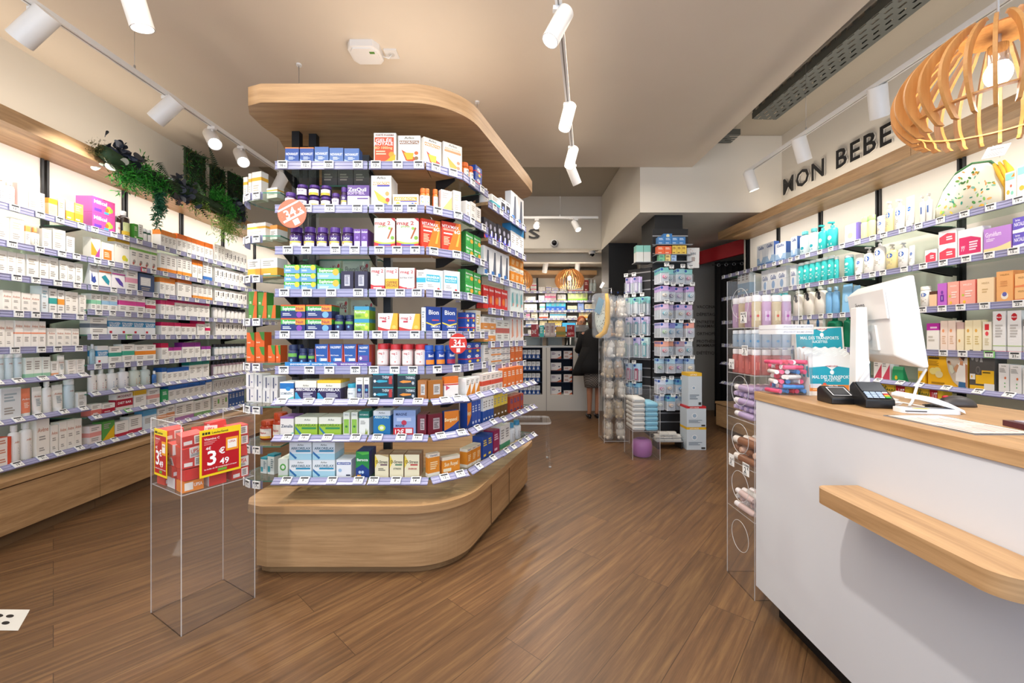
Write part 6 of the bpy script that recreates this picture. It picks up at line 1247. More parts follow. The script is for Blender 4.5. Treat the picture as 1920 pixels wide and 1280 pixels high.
bpy.data.objects['telephone']['label'] = 'dark red handheld phone lying on the counter beside the change mat'
# ------------------------------------------------------------------ clear acrylic tower beside the counter
TX0, TX1, TD0, TD1, TZ = 1.149, 1.362, 1.925, 2.17, 1.547
def acr_box(e, x0, y0, z0, x1, y1, z1, t=.004, sides='lrfk', nm='clear_panel'):
    S_ = {'l': (x0, y0, z0, x0 + t, y1, z1), 'r': (x1 - t, y0, z0, x1, y1, z1), 'f': (x0 + t, y0, z0, x1 - t, y0 + t, z1), 'k': (x0 + t, y1 - t, z0, x1 - t, y1, z1)}
    for s in sides:
        a = S_[s]; g = G(); ed = {'t': EDGE, 'b': EDGE}
        if s in 'lr': ed.update({'f': EDGE, 'k': EDGE})
        g.box(*a, ACRYL, fm=ed); g.build(nm, e)
e = empty('acrylic_tower', (0, 0, 0), 'tall clear acrylic display tower against the end of the counter', 'display stand')
e.location = (TX0, TD0, 0); ox = -TX0; oy = -TD0
acr_box(e, 0, 0, 0, TX1 - TX0, TD1 - TD0, TZ)
TZs = [.367, .608, .836, 1.067, 1.20, 1.298]
for z in TZs:
    g = G(); g.box(.0045, .0045, z - .004, TX1 - TX0 - .0045, TD1 - TD0 - .0045, z, ACRYL, fm={'f': EDGE, 'l': EDGE, 'r': EDGE}); g.build('clear_shelf', e)
for z in (.50, .74, .98, 1.42, .25):
    g = G(); R = Matrix(((0, 0, 1, -.0008), (1, 0, 0, .12), (0, 1, 0, z), (0, 0, 0, 1)))
    g.tube([(.075 * cos(a), .075 * sin(a), 0) for a in [k * pi / 14 for k in range(28)]], .0012, EDGE, 5, R, closed=True); g.build('hand_hole', e)
def sign(x, y, z, w, h, ang, txt, label, t2='', c='26262a'):
    g = G(); g.box(-w / 2, -.0012, 0, w / 2, 0, h, M('f0f0ee', .4)); g.text(txt, -w * .08, h * .45, h * .42, M(c), y=-.0018, wmax=w * .7)
    if t2: g.text(t2, 0, h * .84, h * .16, M(c), y=-.0018, wmax=w * .9)
    g.text('€', w * .32, h * .62, h * .2, M(c), y=-.0018)
    for i in range(3): g.box(-w * .4, -.0017, h * (.06 + .06 * i), w * .2, -.0015, h * (.09 + .06 * i), M('9a9a9a'))
    return tag(g.build('price_card', None, (x, y, z), ang), label, 'price sign')
lf = -pi / 2
sign(TX0 - .002, 2.12, 1.085, .05, .052, lf, '2', 'white card priced 2 euros on the acrylic tower\'s pink wash shelf')
sign(TX0 - .002, 2.12, .58, .05, .06, lf, '3', 'white card priced 3 euros on the acrylic tower\'s brown tube shelf, far one')
sign(TX0 - .002, 1.99, .572, .055, .06, lf, '2', 'white card reading SOLIDERM on the acrylic tower\'s brown tube shelf', 'SOLIDERM')
sign(TX0 - .002, 2.01, 1.32, .055, .055, lf, '2', 'white card priced 2 euros on the acrylic tower\'s yellow bottle shelf', 'SACHET')
sign(TX0 - .002, 2.0, 1.16, .05, .05, lf, '3', 'white card on the acrylic tower\'s blue bottle shelf', 'CAUDALIE')
def tower_row(z, key, nx, ny, names, place, h=None, w=None):
    k = 0
    for i in range(nx):
        for j in range(ny):
            d = get(key if isinstance(key, str) else key[(i + j) % len(key)]); k += 1
            W_ = (TX1 - TX0 - .02) / nx; D_ = (TD1 - TD0 - .02) / ny; s = min(W_ / d.w, D_ / max(d.d, .001)) * .93
            put(d, TX0 + .01 + W_ * (i + .5), TD0 + .01 + D_ * j + .002 + (D_ - d.d * s) / 2, z + .001, 0, s, s, (h / d.h) if h else s, '%s, row %s column %s on the acrylic tower\'s %s' % (d.desc, ORD_N[j], ORD_N[i], place), '%s in the acrylic tower' % d.plural)
bottle('purwash', 'clear bottle of lilac bath gel', .05, .17, 'ecd0ec', 'f0eef0', [('r', .25, .2, .75, .5, 'f4eef4'), ('c', .5, .35, .14, 'b04aa8')], clear=True, kind='wide', name='gel_bottle', sh=.82)
bottle('yelwash', 'clear bottle of yellow bath gel', .05, .17, 'f4e8c8', 'f0eef0', [('r', .25, .2, .75, .5, 'f6f0dc'), ('c', .5, .35, .14, 'd85a4a')], clear=True, kind='wide', name='gel_bottle', sh=.82)
bottle('pinkwash', 'clear bottle of salmon shower gel', .05, .17, 'f0948a', 'efe8e6', [('r', .3, .2, .7, .5, 'f09a8a')], clear=True, kind='wide', name='gel_bottle', sh=.8)
bottle('bluewash', 'small pale blue micellar bottle', .045, .1, 'd8e8f4', 'e8eef2', [('c', .5, .35, .16, '5a9ac8')], clear=True, kind='wide', name='gel_bottle', sh=.8)
tower_row(1.298, ['yelwash', 'purwash'], 4, 4, '', 'top shelf', h=.155)
tower_row(1.20, 'bluewash', 4, 4, '', 'second shelf', h=.085)
tower_row(1.067, 'pinkwash', 4, 4, '', 'third shelf', h=.122)
def pile(x0, y0, x1, y1, z, nl, nx, r, L_, cols, name, cat, where, rnd=9, cap='f2eef0'):
    rr = random.Random(rnd); ms = {c: (lambda g: (g.lathe([(r * .6, 0), (r, L_ * .12), (r, L_ * .75)], M(c, .35), 12), g.lathe([(r * .95, L_ * .75), (r * .9, L_)], M(cap, .35), 12), g.mesh(name))[-1])(G()) for c, _ in cols}
    k = 0
    for L in range(nl):
        for i in range(nx):
            c, cn = cols[(i + L) % len(cols)]; k += 1
            t = (i + .5) / nx; a = (0 if L % 2 else pi / 2) + rr.uniform(-.08, .08)
            cx = x0 + (x1 - x0) * (t if L % 2 == 0 else .5); cy = y0 + (y1 - y0) * (.5 if L % 2 == 0 else t)
            o = bpy.data.objects.new(name, ms[c]); C.objects.link(o); o.rotation_euler = (0, pi / 2, a)
            o.location = (cx - cos(a) * L_ / 2, cy - sin(a) * L_ / 2, z + r * 1.04 + L * r * 2.08)
            tag(o, '%s %s, number %s in layer %s of the pile, %s' % (cn, name.replace('_', ' '), ORD_N[i], ORD_N[L], where), cat, '%s in the acrylic tower' % (name.replace('_', ' ') + 's'))
pile(TX0 + .01, TD0 + .012, TX1 - .01, TD1 - .012, .837, 5, 5, .0165, .165, [('b8a4cc', 'lavender'), ('c4b0d4', 'pale lilac')], 'hand_cream_tube', 'tube', 'tower\'s fourth shelf', 4)
pile(TX0 + .01, TD0 + .012, TX1 - .01, TD1 - .012, .609, 3, 4, .021, .17, [('8a5a3c', 'brown-capped white'), ('e0b8a0', 'peach')], 'sun_cream_tube', 'tube', 'tower\'s fifth shelf', 5, 'efe8e0')
pile(TX0 + .01, TD0 + .012, TX1 - .01, TD1 - .012, .368, 3, 5, .016, .15, [('d8c0bc', 'blush'), ('dcdad8', 'white')], 'balm_tube', 'tube', 'tower\'s bottom shelf', 6)
# ------------------------------------------------------------------ promotion stand on the left
PA, PB, PC_, PD = Vector((-1.645, 1.843)), Vector((-1.382, 1.693)), Vector((-1.234, 1.951)), Vector((-1.497, 2.101))
pang = math.atan2(PC_.y - PB.y, PC_.x - PB.x)      # front face BC direction
e = empty('acrylic_stand', (PB.x, PB.y, 0), 'clear acrylic promotion stand heaped with red and orange boxes', 'display stand', rot=pang)
SW = .297; acr_box(e, 0, 0, 0, SW, SW, .885, .004)
g = G(); g.box(.0045, .0045, .583, SW - .0045, SW - .0045, .587, ACRYL, fm={'f': EDGE, 'l': EDGE, 'r': EDGE, 'k': EDGE}); g.build('clear_shelf', e)
Xs = Matrix.Translation((PB.x, PB.y, 0)) @ rotz(pang)
RBX = get('wl:c8b8b0:dummy:f0f0f0')
bx('vitc', 'red vitamin C tablet box', .085, .05, .075, 'cf2f28', [('r', .55, .1, .95, .9, 'efe4e0'), ('l', .6, .9, .2, .8, 5, '4a4a4a'), ('r', .05, .15, .45, .5, 'e8e0dc')], name='vitamin_box')
bx('vitcw', 'red and white vitamin C box', .085, .05, .075, 'e9e2de', [('r', 0, 0, .3, 1, 'cf2f28'), T(.62, .6, .4, 'UPSA', 'd23a28', .5), ('l', .36, .9, .1, .35, 2, '8a8a8a')], 'cf2f28', name='vitamin_box')
bx('vitco', 'orange vitamin C tablet box', .085, .05, .075, 'e8862c', [('r', .1, .15, .5, .85, 'f0e8dc'), T(.74, .55, .3, 'UPSA', 'f8f0e8', .4)], name='vitamin_box')
rr = random.Random(21); k = 0
keys = ['vitco', 'vitcw', 'vitc', 'vitc', 'vitcw', 'vitc']
for L in range(5):
    for i in range(3):
        for j in range(3):
            if L == 4 and (i + j) % 2: continue
            d = DES[keys[(L * 2 + i + j * 3 + (1 if L > 1 else 0)) % 6] if L > 0 else ['vitco', 'vitcw', 'vitc'][(i + j) % 3]]; k += 1
            x = .055 + i * .092; y = .055 + j * .092; ti = rr.uniform(-.22, .22) if L > 1 else 0; w_ = Xs @ Vector((x, y, 0))
            o = put(d, 0, 0, 0, 0, .94, .94, .94, '%s, column %s row %s, layer %s of the promotion stand' % (d.desc, ORD_N[i], ORD_N[j], ORD_N[L]), 'vitamin boxes heaped in the promotion stand')
            Rt = Matrix.Rotation(rr.uniform(-.1, .1) + pang + (pi / 2 if rr.random() < .3 else 0) + (pi if rr.random() < .2 else 0), 4, 'Z')
            o.matrix_world = Matrix.Translation((w_.x, w_.y, .5885 + L * .05)) @ Rt @ Matrix.Rotation(ti * .8, 4, 'X') @ Matrix.Rotation(-ti * .5, 4, 'Y') @ Matrix.Diagonal((.9, .9, .93, 1)) @ Matrix.Translation((0, -d.d / 2, .0))
def poster(x, z0, w, h, small, X, label):
    g = G(); g.box(0, -.003, 0, w, -.0012, h, M('f2d41f', .4)); g.box(w * .05, -.0034, h * .05, w * .95, -.0031, h * .87, M('b81420', .4))
    for i in range(3): g.box(w * (.06 + .065 * i), -.0034, h * .9, w * (.11 + .065 * i), -.0031, h * .95, M('2a2a20'))
    g.text('LeaderSanté', w * .48, h * .925, h * .045, M('3a3a20'), y=-.0034, wmax=w * .42)
    g.text('Vitamine C', w * .1, h * .8, h * .045, M('f6e8e4'), y=-.0038, align='l', wmax=w * .4)
    for i in range(3): g.box(w * .1, -.0038, h * (.74 - .03 * i), w * (.4 - .05 * i), -.0036, h * (.75 - .03 * i), M('e0a0a0'))
    g.text('4€', w * .2, h * .6, h * .06, M('f6f0ee'), y=-.0038); g.text('3', w * .28, h * .39, h * .3, M('ffffff'), y=-.0038, wmax=w * .32)
    g.text('€', w * .52, h * .5, h * .13, M('ffffff'), y=-.0038); g.text('49', w * .58, h * .27, h * .13, M('ffffff'), y=-.0038, wmax=w * .3)
    g.text('La boîte de 30 comprimés à croquer', w * .5, h * .16, h * .03, M('f6e8e4'), y=-.0038, wmax=w * .86)
    g.box(w * .42, -.0038, h * .07, w * .64, -.0036, h * .125, M('6aa83a'))
    g.box(w * .62, -.0038, h * .47, w * .93, -.0036, h * .76, M('f0a02a')); g.box(w * .66, -.0041, h * .52, w * .89, -.0039, h * .71, M('f4eee6')); g.text('UPSA', w * .775, h * .66, h * .04, M('c04a2a'), y=-.0044, wmax=w * .2)
    o = g.build('price_poster'); o.matrix_world = Matrix.Translation((PB.x, PB.y, 0)) @ rotz(pang) @ X; tag(o, label, 'poster'); return o
poster(0, 0, .165, .205, False, Matrix.Translation((.066, -.001, .640)), 'large red and yellow 3,49 euro poster on the acrylic stand\'s wide face')
poster(0, 0, .125, .205, True, rotz(-pi / 2) @ Matrix.Translation((-.245, -.001, .640)), 'narrow-looking red and yellow 3,49 euro poster round the corner of the acrylic stand')
# floor sticker
g = G(); D = lambda px, py: ((px - CX) / FPX * (EYE * FPX / (py - CY)), EYE * FPX / (py - CY))
c1, c2, c3 = Vector(D(56, 1143)), Vector(D(34, 1182)), Vector(D(-60, 1181)); c4 = c1 + (c3 - c2)
g.prism([tuple(c1), tuple(c2), tuple(c3), tuple(c4)], .0003, .0012, M('d9d7cf', .5)); cc = (c1 + c3) / 2; ux = (c2 - c1).normalized(); uy = (c4 - c1).normalized()
q = lambda a, b: (cc.x + ux.x * a + uy.x * b, cc.y + ux.y * a + uy.y * b)
for side in (-1, 1):
    for (oa, ob, ra, rb) in ((side * .03, .03, .018, .034), (side * .028, -.035, .014, .018)):
        g.prism([q(oa + ra * cos(t), ob + rb * sin(t)) for t in [k * pi / 8 for k in range(16)]], .0013, .0015, M('1f1f1f'))
tag(g.build('floor_sticker'), 'white square floor sticker with black footprints', 'sticker')
# ------------------------------------------------------------------ track lights
def vec(p): return Vector(p)
def track(p0, p1, wires, label, top=HC, light=False):
    P0, P1 = Vector(p0), Vector(p1); d = P1 - P0; X = Matrix.Translation(P0) @ rotz(math.atan2(d.y, d.x))
    e = empty('track_rail', p0, label, 'lighting track', rot=math.atan2(d.y, d.x)); g = G(); L = d.length
    g.box(0, -.017, 0, L, .017, .032, FIXW); g.build('rail', e)
    g = G(); g.box(.02, -.004, -.0008, L - .02, .004, .0002, M('8a8680')); g.build('slot', e)
    for w in wires:
        g = G(); g.tube([(w, 0, .032), (w, 0, top - P0.z)], .0012, STEEL, 5); g.lathe([(.006, .032), (.006, .06)], STEEL, 8, w, 0); g.build('suspension_wire', e)
    return e
def fixture(x, y, z, aim, power, label, r=.05, L=.2, size=46, col=NEUT):
    """white cylinder spot hung under a rail point (x,y,z), aimed at a target"""
    a = (Vector(aim) - Vector((x, y, z - .1))).normalized(); e = empty('track_spotlight', (x, y, z), label, 'spotlight', 'white cylinder track spotlights')
    g = G(); g.box(-.03, -.014, -.022, .03, .014, 0, FIXW); g.lathe([(.008, -.075), (.008, -.02)], FIXW, 8); g.build('adapter', e)
    c = Vector((0, 0, -.095)); q = a.to_track_quat('-Z', 'Y').to_matrix().to_4x4(); X = Matrix.Translation(c) @ q
    g = G(); g.lathe([(r, -L * .55), (r, L * .45), (r * .94, L * .45 + .004)], FIXW, 28, X=X, cap=False); g.lathe([(r * .02, L * .45 + .004), (r * .94, L * .45 + .004)], FIXW, 28, X=X, cap=False)
    g.lathe([(r * .9, -L * .55), (r * .84, -L * .5), (r * .8, -L * .42)], FIXW, 28, X=X, cap=False); g.lathe([(r, -L * .55), (r * .9, -L * .55)], FIXW, 28, X=X, cap=False); cy_ = g.build('cylinder', e)
    g = G(); n = 24; g.add([(r * .82 * cos(2 * pi * i / n), r * .82 * sin(2 * pi * i / n), -L * .49) for i in range(n)], [tuple(range(n))[::-1]], M('fff3df', .4, 0, 14.0), False, X); g.build('lamp_lens', cy_)
    p = Vector((x, y, z)) + c + a * (L * .55 + .012)
    s = spot_light('spot_beam', p, aim, power, col, radians(size * 1.45), .8, .035); s.parent = None
    return e
TLX = lambda d: -2.43 + .0 * d
track((-2.52, 1.2, 2.97), (-2.38, 5.6, 2.97), [.9, 1.46 + .0, 3.0], 'long white lighting track above the left aisle', HC)
tl = lambda d: -2.52 + (d - 1.2) * .0318
for i, (d, aim, pw) in enumerate(((2.12, (-3.4, 2.05, 1.9), 105), (2.9, (-3.4, 2.8, 1.9), 105), (3.32, (-1.25, 2.3, 1.5), 60), (3.66, (-1.35, 2.6, 1.5), 45), (4.25, (-3.3, 4.3, 1.2), 70), (4.9, (-3.3, 4.9, 1.2), 60))):
    fixture(tl(d), d, 2.97, aim, pw, '%s spotlight from the window on the left aisle\'s track' % ORD[i], .055 if i in (0, 1, 4) else .05)
track((-.278, -.6, 2.99), (.67, 4.35, 2.99), [2.2, 4.2], 'white lighting track running between the island and the counter', HC)
tm = lambda d: -.278 + (d + .6) * .191
for i, (d, aim, pw) in enumerate(((2.14, (-.7, 1.9, 1.0), 75), (3.02, (-.1, 2.85, .9), 60), (3.7, (.0, 3.2, .9), 50), (4.1, (1.6, 4.8, 1.0), 75), (.7, (1.12, 1.15, .5), 120))):
    fixture(tm(d) + .0, d, 2.99, aim, pw, '%s spotlight from the window on the middle track' % ORD[i], .046, .19)
track((-1.84, 2.06, 2.99), (-1.9, -.9, 2.99), [.9], 'short white lighting track near the window, mostly above the picture', HC)
bpy.data.objects['track_rail.002']['label'] = 'short white lighting track ending above the acrylic promotion stand'
fixture(-1.84, 1.97, 2.99, (-1.42, 2.6, .2), 85, 'white spotlight closest to the window, above the promotion stand', .05, .24)
fixture(-1.87, .4, 2.99, (-.9, 2.3, .7), 90, 'white spotlight on the short window track behind the first one')
track((2.62, -.4, 2.97), (2.47, 4.28, 2.97), [.8, 3.85], 'long white lighting track in front of the black letters', HU)
tr = lambda d: 2.62 - (d + .4) * .032
for i, (d, aim, pw) in enumerate(((4.2, (2.95, 4.2, 1.4), 40), (3.5, (3.15, 3.75, 1.3), 50), (2.79, (3.15, 3.3, 1.3), 55), (1.9, (3.1, 2.5, 1.3), 60), (1.0, (2.3, 1.6, .9), 60))):
    fixture(tr(d), d, 2.97, aim, pw, '%s spotlight from the far end of the track before the black letters' % ORD[i], .055 if i in (1, 2) else .05)
track((-.8, 5.9, 2.97), (1.25, 5.9, 2.97), [1.5], 'white lighting track crossing before the bulkhead lettering', HU)
fixture(.36, 5.9, 2.97, (.0, 3.0, 1.6), 55, 'bright spotlight facing the shop beside the final letter S', .045, .17); fixture(.93, 5.9, 2.97, (1.5, 4.9, 1.2), 55, 'tilted spotlight at the end of the far crossing track', .045, .17)
track((-.9, 8.05, 2.735), (1.35, 8.05, 2.735), [], 'white lighting track at the ceiling behind the back counter', HU)
fixture(.66, 8.05, 2.735, (.5, 8.7, 1.4), 45, 'first spotlight above the prescription shelves', .05, .2); fixture(1.3, 8.05, 2.735, (1.3, 8.7, 1.4), 45, 'second spotlight above the prescription shelves, beyond the wooden pendant', .05, .2)
fixture(-.3, 8.05, 2.735, (-.3, 8.7, 1.4), 45, 'spotlight above the prescription shelves hidden by the island', .05, .2)
# ------------------------------------------------------------------ wooden pendants
def pendant(x, y, z, s, label, top, power, nr=28):
    e = empty('pendant_lamp', (x, y, z), label, 'pendant lamp', 'wooden slat pendant lamps')
    R = .28 * s; H = .34 * s
    prof = []
    for i in range(19):
        t = i / 18; a = radians(100 - 158 * t); prof.append((R * max(.16, cos(radians(90 - 160 * t + 0)) if 0 else sin(radians(22 + 110 * t)) ** .85), H * .5 - H * (t ** 1.05)))
    for k in range(nr):
        g = G(); a = 2 * pi * k / nr; X = rotz(a); th = .0045; wd = .034 * s
        vs = []; fs = []
        for i, (r, zz) in enumerate(prof):
            r2 = r - wd * (1.0 if 1 < i < 17 else .7)
            vs += [(r, -th, zz), (r, th, zz), (r2, th, zz - .002), (r2, -th, zz - .002)]
        for i in range(len(prof) - 1):
            o = i * 4
            for q in range(4): fs.append((o + q, o + (q + 1) % 4, o + 4 + (q + 1) % 4, o + 4 + q))
        fs += [(3, 2, 1, 0), tuple(len(vs) - 4 + q for q in range(4))]
        g.add([(a_, b_, c_) for a_, b_, c_ in vs], fs, LAMPW, False, X); g.build('wooden_slat', e)
    g = G(); g.lathe([(R * .34, H * .44), (R * .34, H * .455)], LAMPW, 28); g.build('top_disc', e)
    g = G(); zr = H * .5 - H * .86; rr_ = [p for p in prof if p[1] <= zr][0][0] - .012 * s
    vs = []; n = 40
    for i in range(n):
        c, s_ = cos(2 * pi * i / n), sin(2 * pi * i / n); vs += [(rr_ * c, rr_ * s_, zr), ((rr_ - .018 * s) * c, (rr_ - .018 * s) * s_, zr), ((rr_ - .018 * s) * c, (rr_ - .018 * s) * s_, zr + .005), (rr_ * c, rr_ * s_, zr + .005)]
    g.add(vs, [(i * 4 + q, i * 4 + (q + 1) % 4, ((i + 1) % n) * 4 + (q + 1) % 4, ((i + 1) % n) * 4 + q) for i in range(n) for q in range(4)], LAMPW); g.build('ring', e)
    g = G(); g.lathe([(.026 * s, H * .14), (.026 * s, H * .33), (.02 * s, H * .34)], CHROME, 20); g.lathe([(.008, H * .34), (.008, H * .46)], STEEL, 10); g.build('lamp_holder', e)
    g = G(); g.ell((0, 0, H * .04), (.036 * s, .036 * s, .045 * s), M('fff1d8', .4, 0, 9.0), 16, 10); g.build('bulb', e)
    g = G(); g.tube([(0, 0, H * .45), (0, 0, top - z - .02)], .0035, M('c8c6c2'), 6); g.build('cord', e)
    g = G(); g.lathe([(.05, top - z - .025), (.05, top - z)], FIXW, 20); g.build('ceiling_rose', e)
    d = bpy.data.lights.new('pendant_light', 'POINT'); d.energy = power; d.color = WARM; d.shadow_soft_size = .05; o = bpy.data.objects.new('pendant_light', d); C.objects.link(o); o.location = (x, y, z - H * .02 - .10 * s)
pendant(1.545, 1.29, 2.075, .9, 'large wooden slat pendant hanging over the service counter', HC, 4)
pendant(1.09, 7.7, 2.36, 1.0, 'wooden slat pendant hanging over the prescription counter', 2.77, 16, 28)
pendant(.12, 7.7, 2.36, 1.0, 'wooden slat pendant mostly hidden behind the island', 2.77, 10, 28)
# ceiling devices
g = G(); X = Matrix.Translation((-1.03, 2.86, HC)); po = [(-.11, -.06), (-.08, -.1), (.08, -.1), (.115, -.05), (.115, .06), (.08, .1), (-.08, .1), (-.11, .06)]
g.prism([(x * .95, y * .95) for x, y in po], -.045, 0, M('e9e6e2', .4), X); g.prism([(x * .8, y * .8) for x, y in po], -.055, -.045, M('e9e6e2', .4), X)
g.box(.04, -.05, -.0565, .075, -.03, -.0552, M('5a8a3a'), X); tag(g.build('wireless_router'), 'white octagonal wireless box fixed to the ceiling beside a socket', 'router')
g = G(); X = Matrix.Translation((-.86, 2.9, HC)); g.box(-.045, -.045, -.012, .045, .045, 0, M('e4e1dc', .4), X); g.lathe([(.022, -.014), (.022, -.012)], M('cfccc6'), 16, X=X); g.tube([(0, 0, -.014), (-.02, 0, -.04), (-.06, -.01, -.03)], .004, M('e8e6e2'), 6, X)
tag(g.build('ceiling_socket'), 'white socket with a short plug cable on the ceiling beside the wireless box', 'socket')
def dome(x, y, z, label, hang=False):
    e = empty('dome_camera', (x, y, z), label, 'security camera'); g = G()
    if hang: g.lathe([(.06, 0), (.06, -.03), (.05, -.045)], FIXW, 20); c = (0, 0, -.045)
    else:
        R = Matrix(((1, 0, 0, 0), (0, 0, 1, 0), (0, 1, 0, 0), (0, 0, 0, 1))); g.lathe([(.07, 0), (.07, -.02), (.055, -.04)], FIXW, 20, X=R); c = (0, -.04, 0)
    g.build('housing', e); g = G(); g.ell(c, (.045, .045, .045), M('15151a', .1), 16, 10); g.build('dark_dome', e)
dome(.72, 6.945, 2.855, 'dark dome camera on the bulkhead below the crossing track')
dome(1.42, 7.2, 2.769, 'dark dome camera under the ceiling beside the far black pillar', True)
# ------------------------------------------------------------------ black pillar display with hanging packs
KIND[0] = 'teat_box'
def slat(name, x0, y0, x1, y1, z0, z1, label, cat='display rack'):
    A = Vector((x0, y0)); Bv = Vector((x1, y1)); L = (Bv - A).length; an = math.atan2(y1 - y0, x1 - x0)
    e = empty(name, (x0, y0, 0), label, cat, rot=an); g = G(); g.box(0, 0, z0, L, .025, z1, BLK2); g.build('back_board', e)
    z = z0 + .1
    while z < z1 - .05:
        g = G(); g.box(0, -.003, z, L, -.0002, z + .014, M('a9abb0', .3, .6)); g.build('slat_rail', e); z += .107
    return e
fb = slat('pillar_display', 1.70, 4.91, 2.13, 4.91, .12, 2.56, 'black slatted display board on the front of the near pillar')
lb = slat('pillar_display', 1.47, 5.14, 1.685, 4.93, .55, 2.1, 'black slatted display board angled beside the near pillar\'s left edge')
def blister(w, h, c1, c2, tall=False):
    g = G(); c0_ = 'e9ecf0'; g.vprism([(-w / 2, -h), (w / 2, -h), (w / 2, 0), (w * .16, 0), (w * .1, -.012), (-w * .1, -.012), (-w * .16, 0), (-w / 2, 0)], 0, .002, M(c0_, .4))
    g.add([(-w / 2, -.0004, -h * .38), (w / 2, -.0004, -h * .38), (w / 2, -.0004, 0), (w * .16, -.0004, 0), (-w * .16, -.0004, 0), (-w / 2, -.0004, 0)], [(0, 1, 2, 3, 4, 5)], M(c1, .4))
    n = 14; g.add([(-w * .3 + w * .16 * cos(2 * pi * i / n), -.0008, -h * .12 + w * .16 * sin(2 * pi * i / n)) for i in range(n)], [tuple(range(n))], M('2f56a8'))
    b = G()
    if tall: b.box(-w * .2, -.02, -h * .92, w * .2, -.001, -h * .28, M(c2, .35)); b.box(-w * .08, -.022, -h * .85, w * .08, -.02, -h * .4, M('f2f2f2', .4))
    else:
        b.ell((0, -.018, -h * .62), (w * .3, .014, w * .22), M(c2, .3), 14, 8)
        b.tube([(w * .12 * cos(a), -.036, -h * .62 + w * .12 * sin(a)) for a in [k * pi / 8 for k in range(16)]], .004, M('f4f2ee', .3), 6, closed=True)
    c = G(); po = rpoly(w * .84, h * .62, .012, 3, -w * .42, -h * .95)
    c.vprism(po, -.042, -.0009, BLIST)
    return g, b, c
bm_cache = {}
def hang(x, y, z, an, w, h, c1, c2, n, label, group, tall=False, kind='pacifier_pack', cat='hanging pack'):
    k = (w, h, c1, c2, tall)
    if k not in bm_cache:
        a, b, c = blister(w, h, c1, c2, tall); bm_cache[k] = (a.mesh(kind), b.mesh('product'), c.mesh('blister'))
    R = rotz(an); 
    for i in range(n):
        p = Vector((x, y, 0)) + (R @ Vector((0, -.045 - .047 * i, 0)))
        o = bpy.data.objects.new(kind, bm_cache[k][0]); C.objects.link(o); o.location = (p.x, p.y, z); o.rotation_euler = (0, 0, an)
        tag(o, label if i == n - 1 else '%s, hung %s behind it' % (label, ORD_N[n - 2 - i]), cat, group)
        for nm, me in (('product', bm_cache[k][1]), ('blister', bm_cache[k][2])):
            q = bpy.data.objects.new(nm, me); C.objects.link(q); q.parent = o
def hook(e_, lx, z, L):
    g = G(); g.tube([(lx, -.001, z), (lx, -L, z), (lx, -L - .006, z + .012)], .0022, CHROME, 6); g.build('hook', e_)
    o = bpy.data.objects.new('price_tag', tag_mesh(int(lx * 100 + z * 31))); C.objects.link(o); o.parent = e_; o.location = (lx, -L - .006, z + .026)
rows = [2.055, 1.845, 1.635, 1.42, 1.205, 1.0, .755, .56]
pal = [[('7fc4c0', 'e86a9a', 'teal card pack, pink pacifier'), ('8fd0d0', '4aa8b8', 'teal card pack, aqua pacifier'), ('9ac8d0', '3a8aa8', 'teal card pack, navy pacifier'), ('8fd0cc', 'e890b0', 'teal card pack, rose pacifier')],
       [('c9a8d8', 'ecd8c0', 'lilac card pack, cream pacifier'), ('a888c8', '5a4a7a', 'violet card pack, plum pacifier'), ('d0b0dc', 'c8a8d0', 'lilac card pack, lilac pacifier'), ('c4a0d4', '4aa0c0', 'lilac card pack, blue pacifier')],
       [('e4c4e0', '7ac0d0', 'pink-lilac card pack, sky pacifier'), ('d8c0e4', 'e0d0a0', 'lilac card pack, sand pacifier'), ('c8b0dc', 'b8b090', 'lilac card pack, khaki pacifier'), ('d8b8e0', 'e84a70', 'lilac card pack, crimson pacifier')],
       [('dcd0f0', 'a8d0a0', 'pale violet card pack, mint pacifier'), ('8a8ad0', '5ab0d8', 'indigo card pack, sky blue pacifier'), ('a8d0ea', '4a90c0', 'sky card pack, blue pacifier'), ('f0a898', 'c09ad0', 'coral card pack, lilac pacifier')],
       [('f0b09a', 'e06a80', 'peach card pack, pink pacifier'), ('f0a888', '9ad0e8', 'peach card pack, blue pacifier'), ('b89aa8', 'c87a80', 'mauve card pack, rose pacifier'), ('e8eef0', '48b0c8', 'white card pack, teal clip')],
       [('b8dcf0', '6aa878', 'sky card pack, green pacifier'), ('b8dcf0', 'f08a8a', 'sky card pack, salmon pacifier'), ('8aa8d8', 'b06ac0', 'blue card pack, purple pacifier'), ('a8c8e8', 'ecd8b0', 'blue card pack, ivory pacifier')],
       [('d8e0f0', 'c85a90', 'pale card pack, magenta pacifier'), ('b8e0f0', 'f0c8a0', 'aqua card pack, apricot pacifier'), ('6ab0d8', '3a90c0', 'bright blue card pack, blue pacifier'), ('a8c0e8', 'f08a90', 'blue card pack, pink pacifier')],
       [('b8c8e8', 'd0e0d0', 'blue-grey card pack, white pacifier'), ('7ac0d8', 'e8c0a0', 'turquoise card pack, peach pacifier'), ('c0d8e8', 'd8c0b8', 'pale blue card pack, beige pacifier'), ('6aa8c0', 'f0e8d0', 'teal-blue card pack, ivory pacifier')]]
for r, z in enumerate(rows):
    for c in range(4):
        x = 1.755 + c * .112; n = 5 if (c == 0 and r < 5) else (2 if (r + c) % 2 else 3); L_ = .06 + .047 * n
        hook(fb, x - 1.70, z - .006, L_); c1, c2, nm = pal[r][c]
        hang(x, 4.91, z - .001, 0, .098, .175, c1, c2, n, '%s, row %s of the near pillar' % (nm, ORD_N[r]), 'pacifier packs on the near pillar')
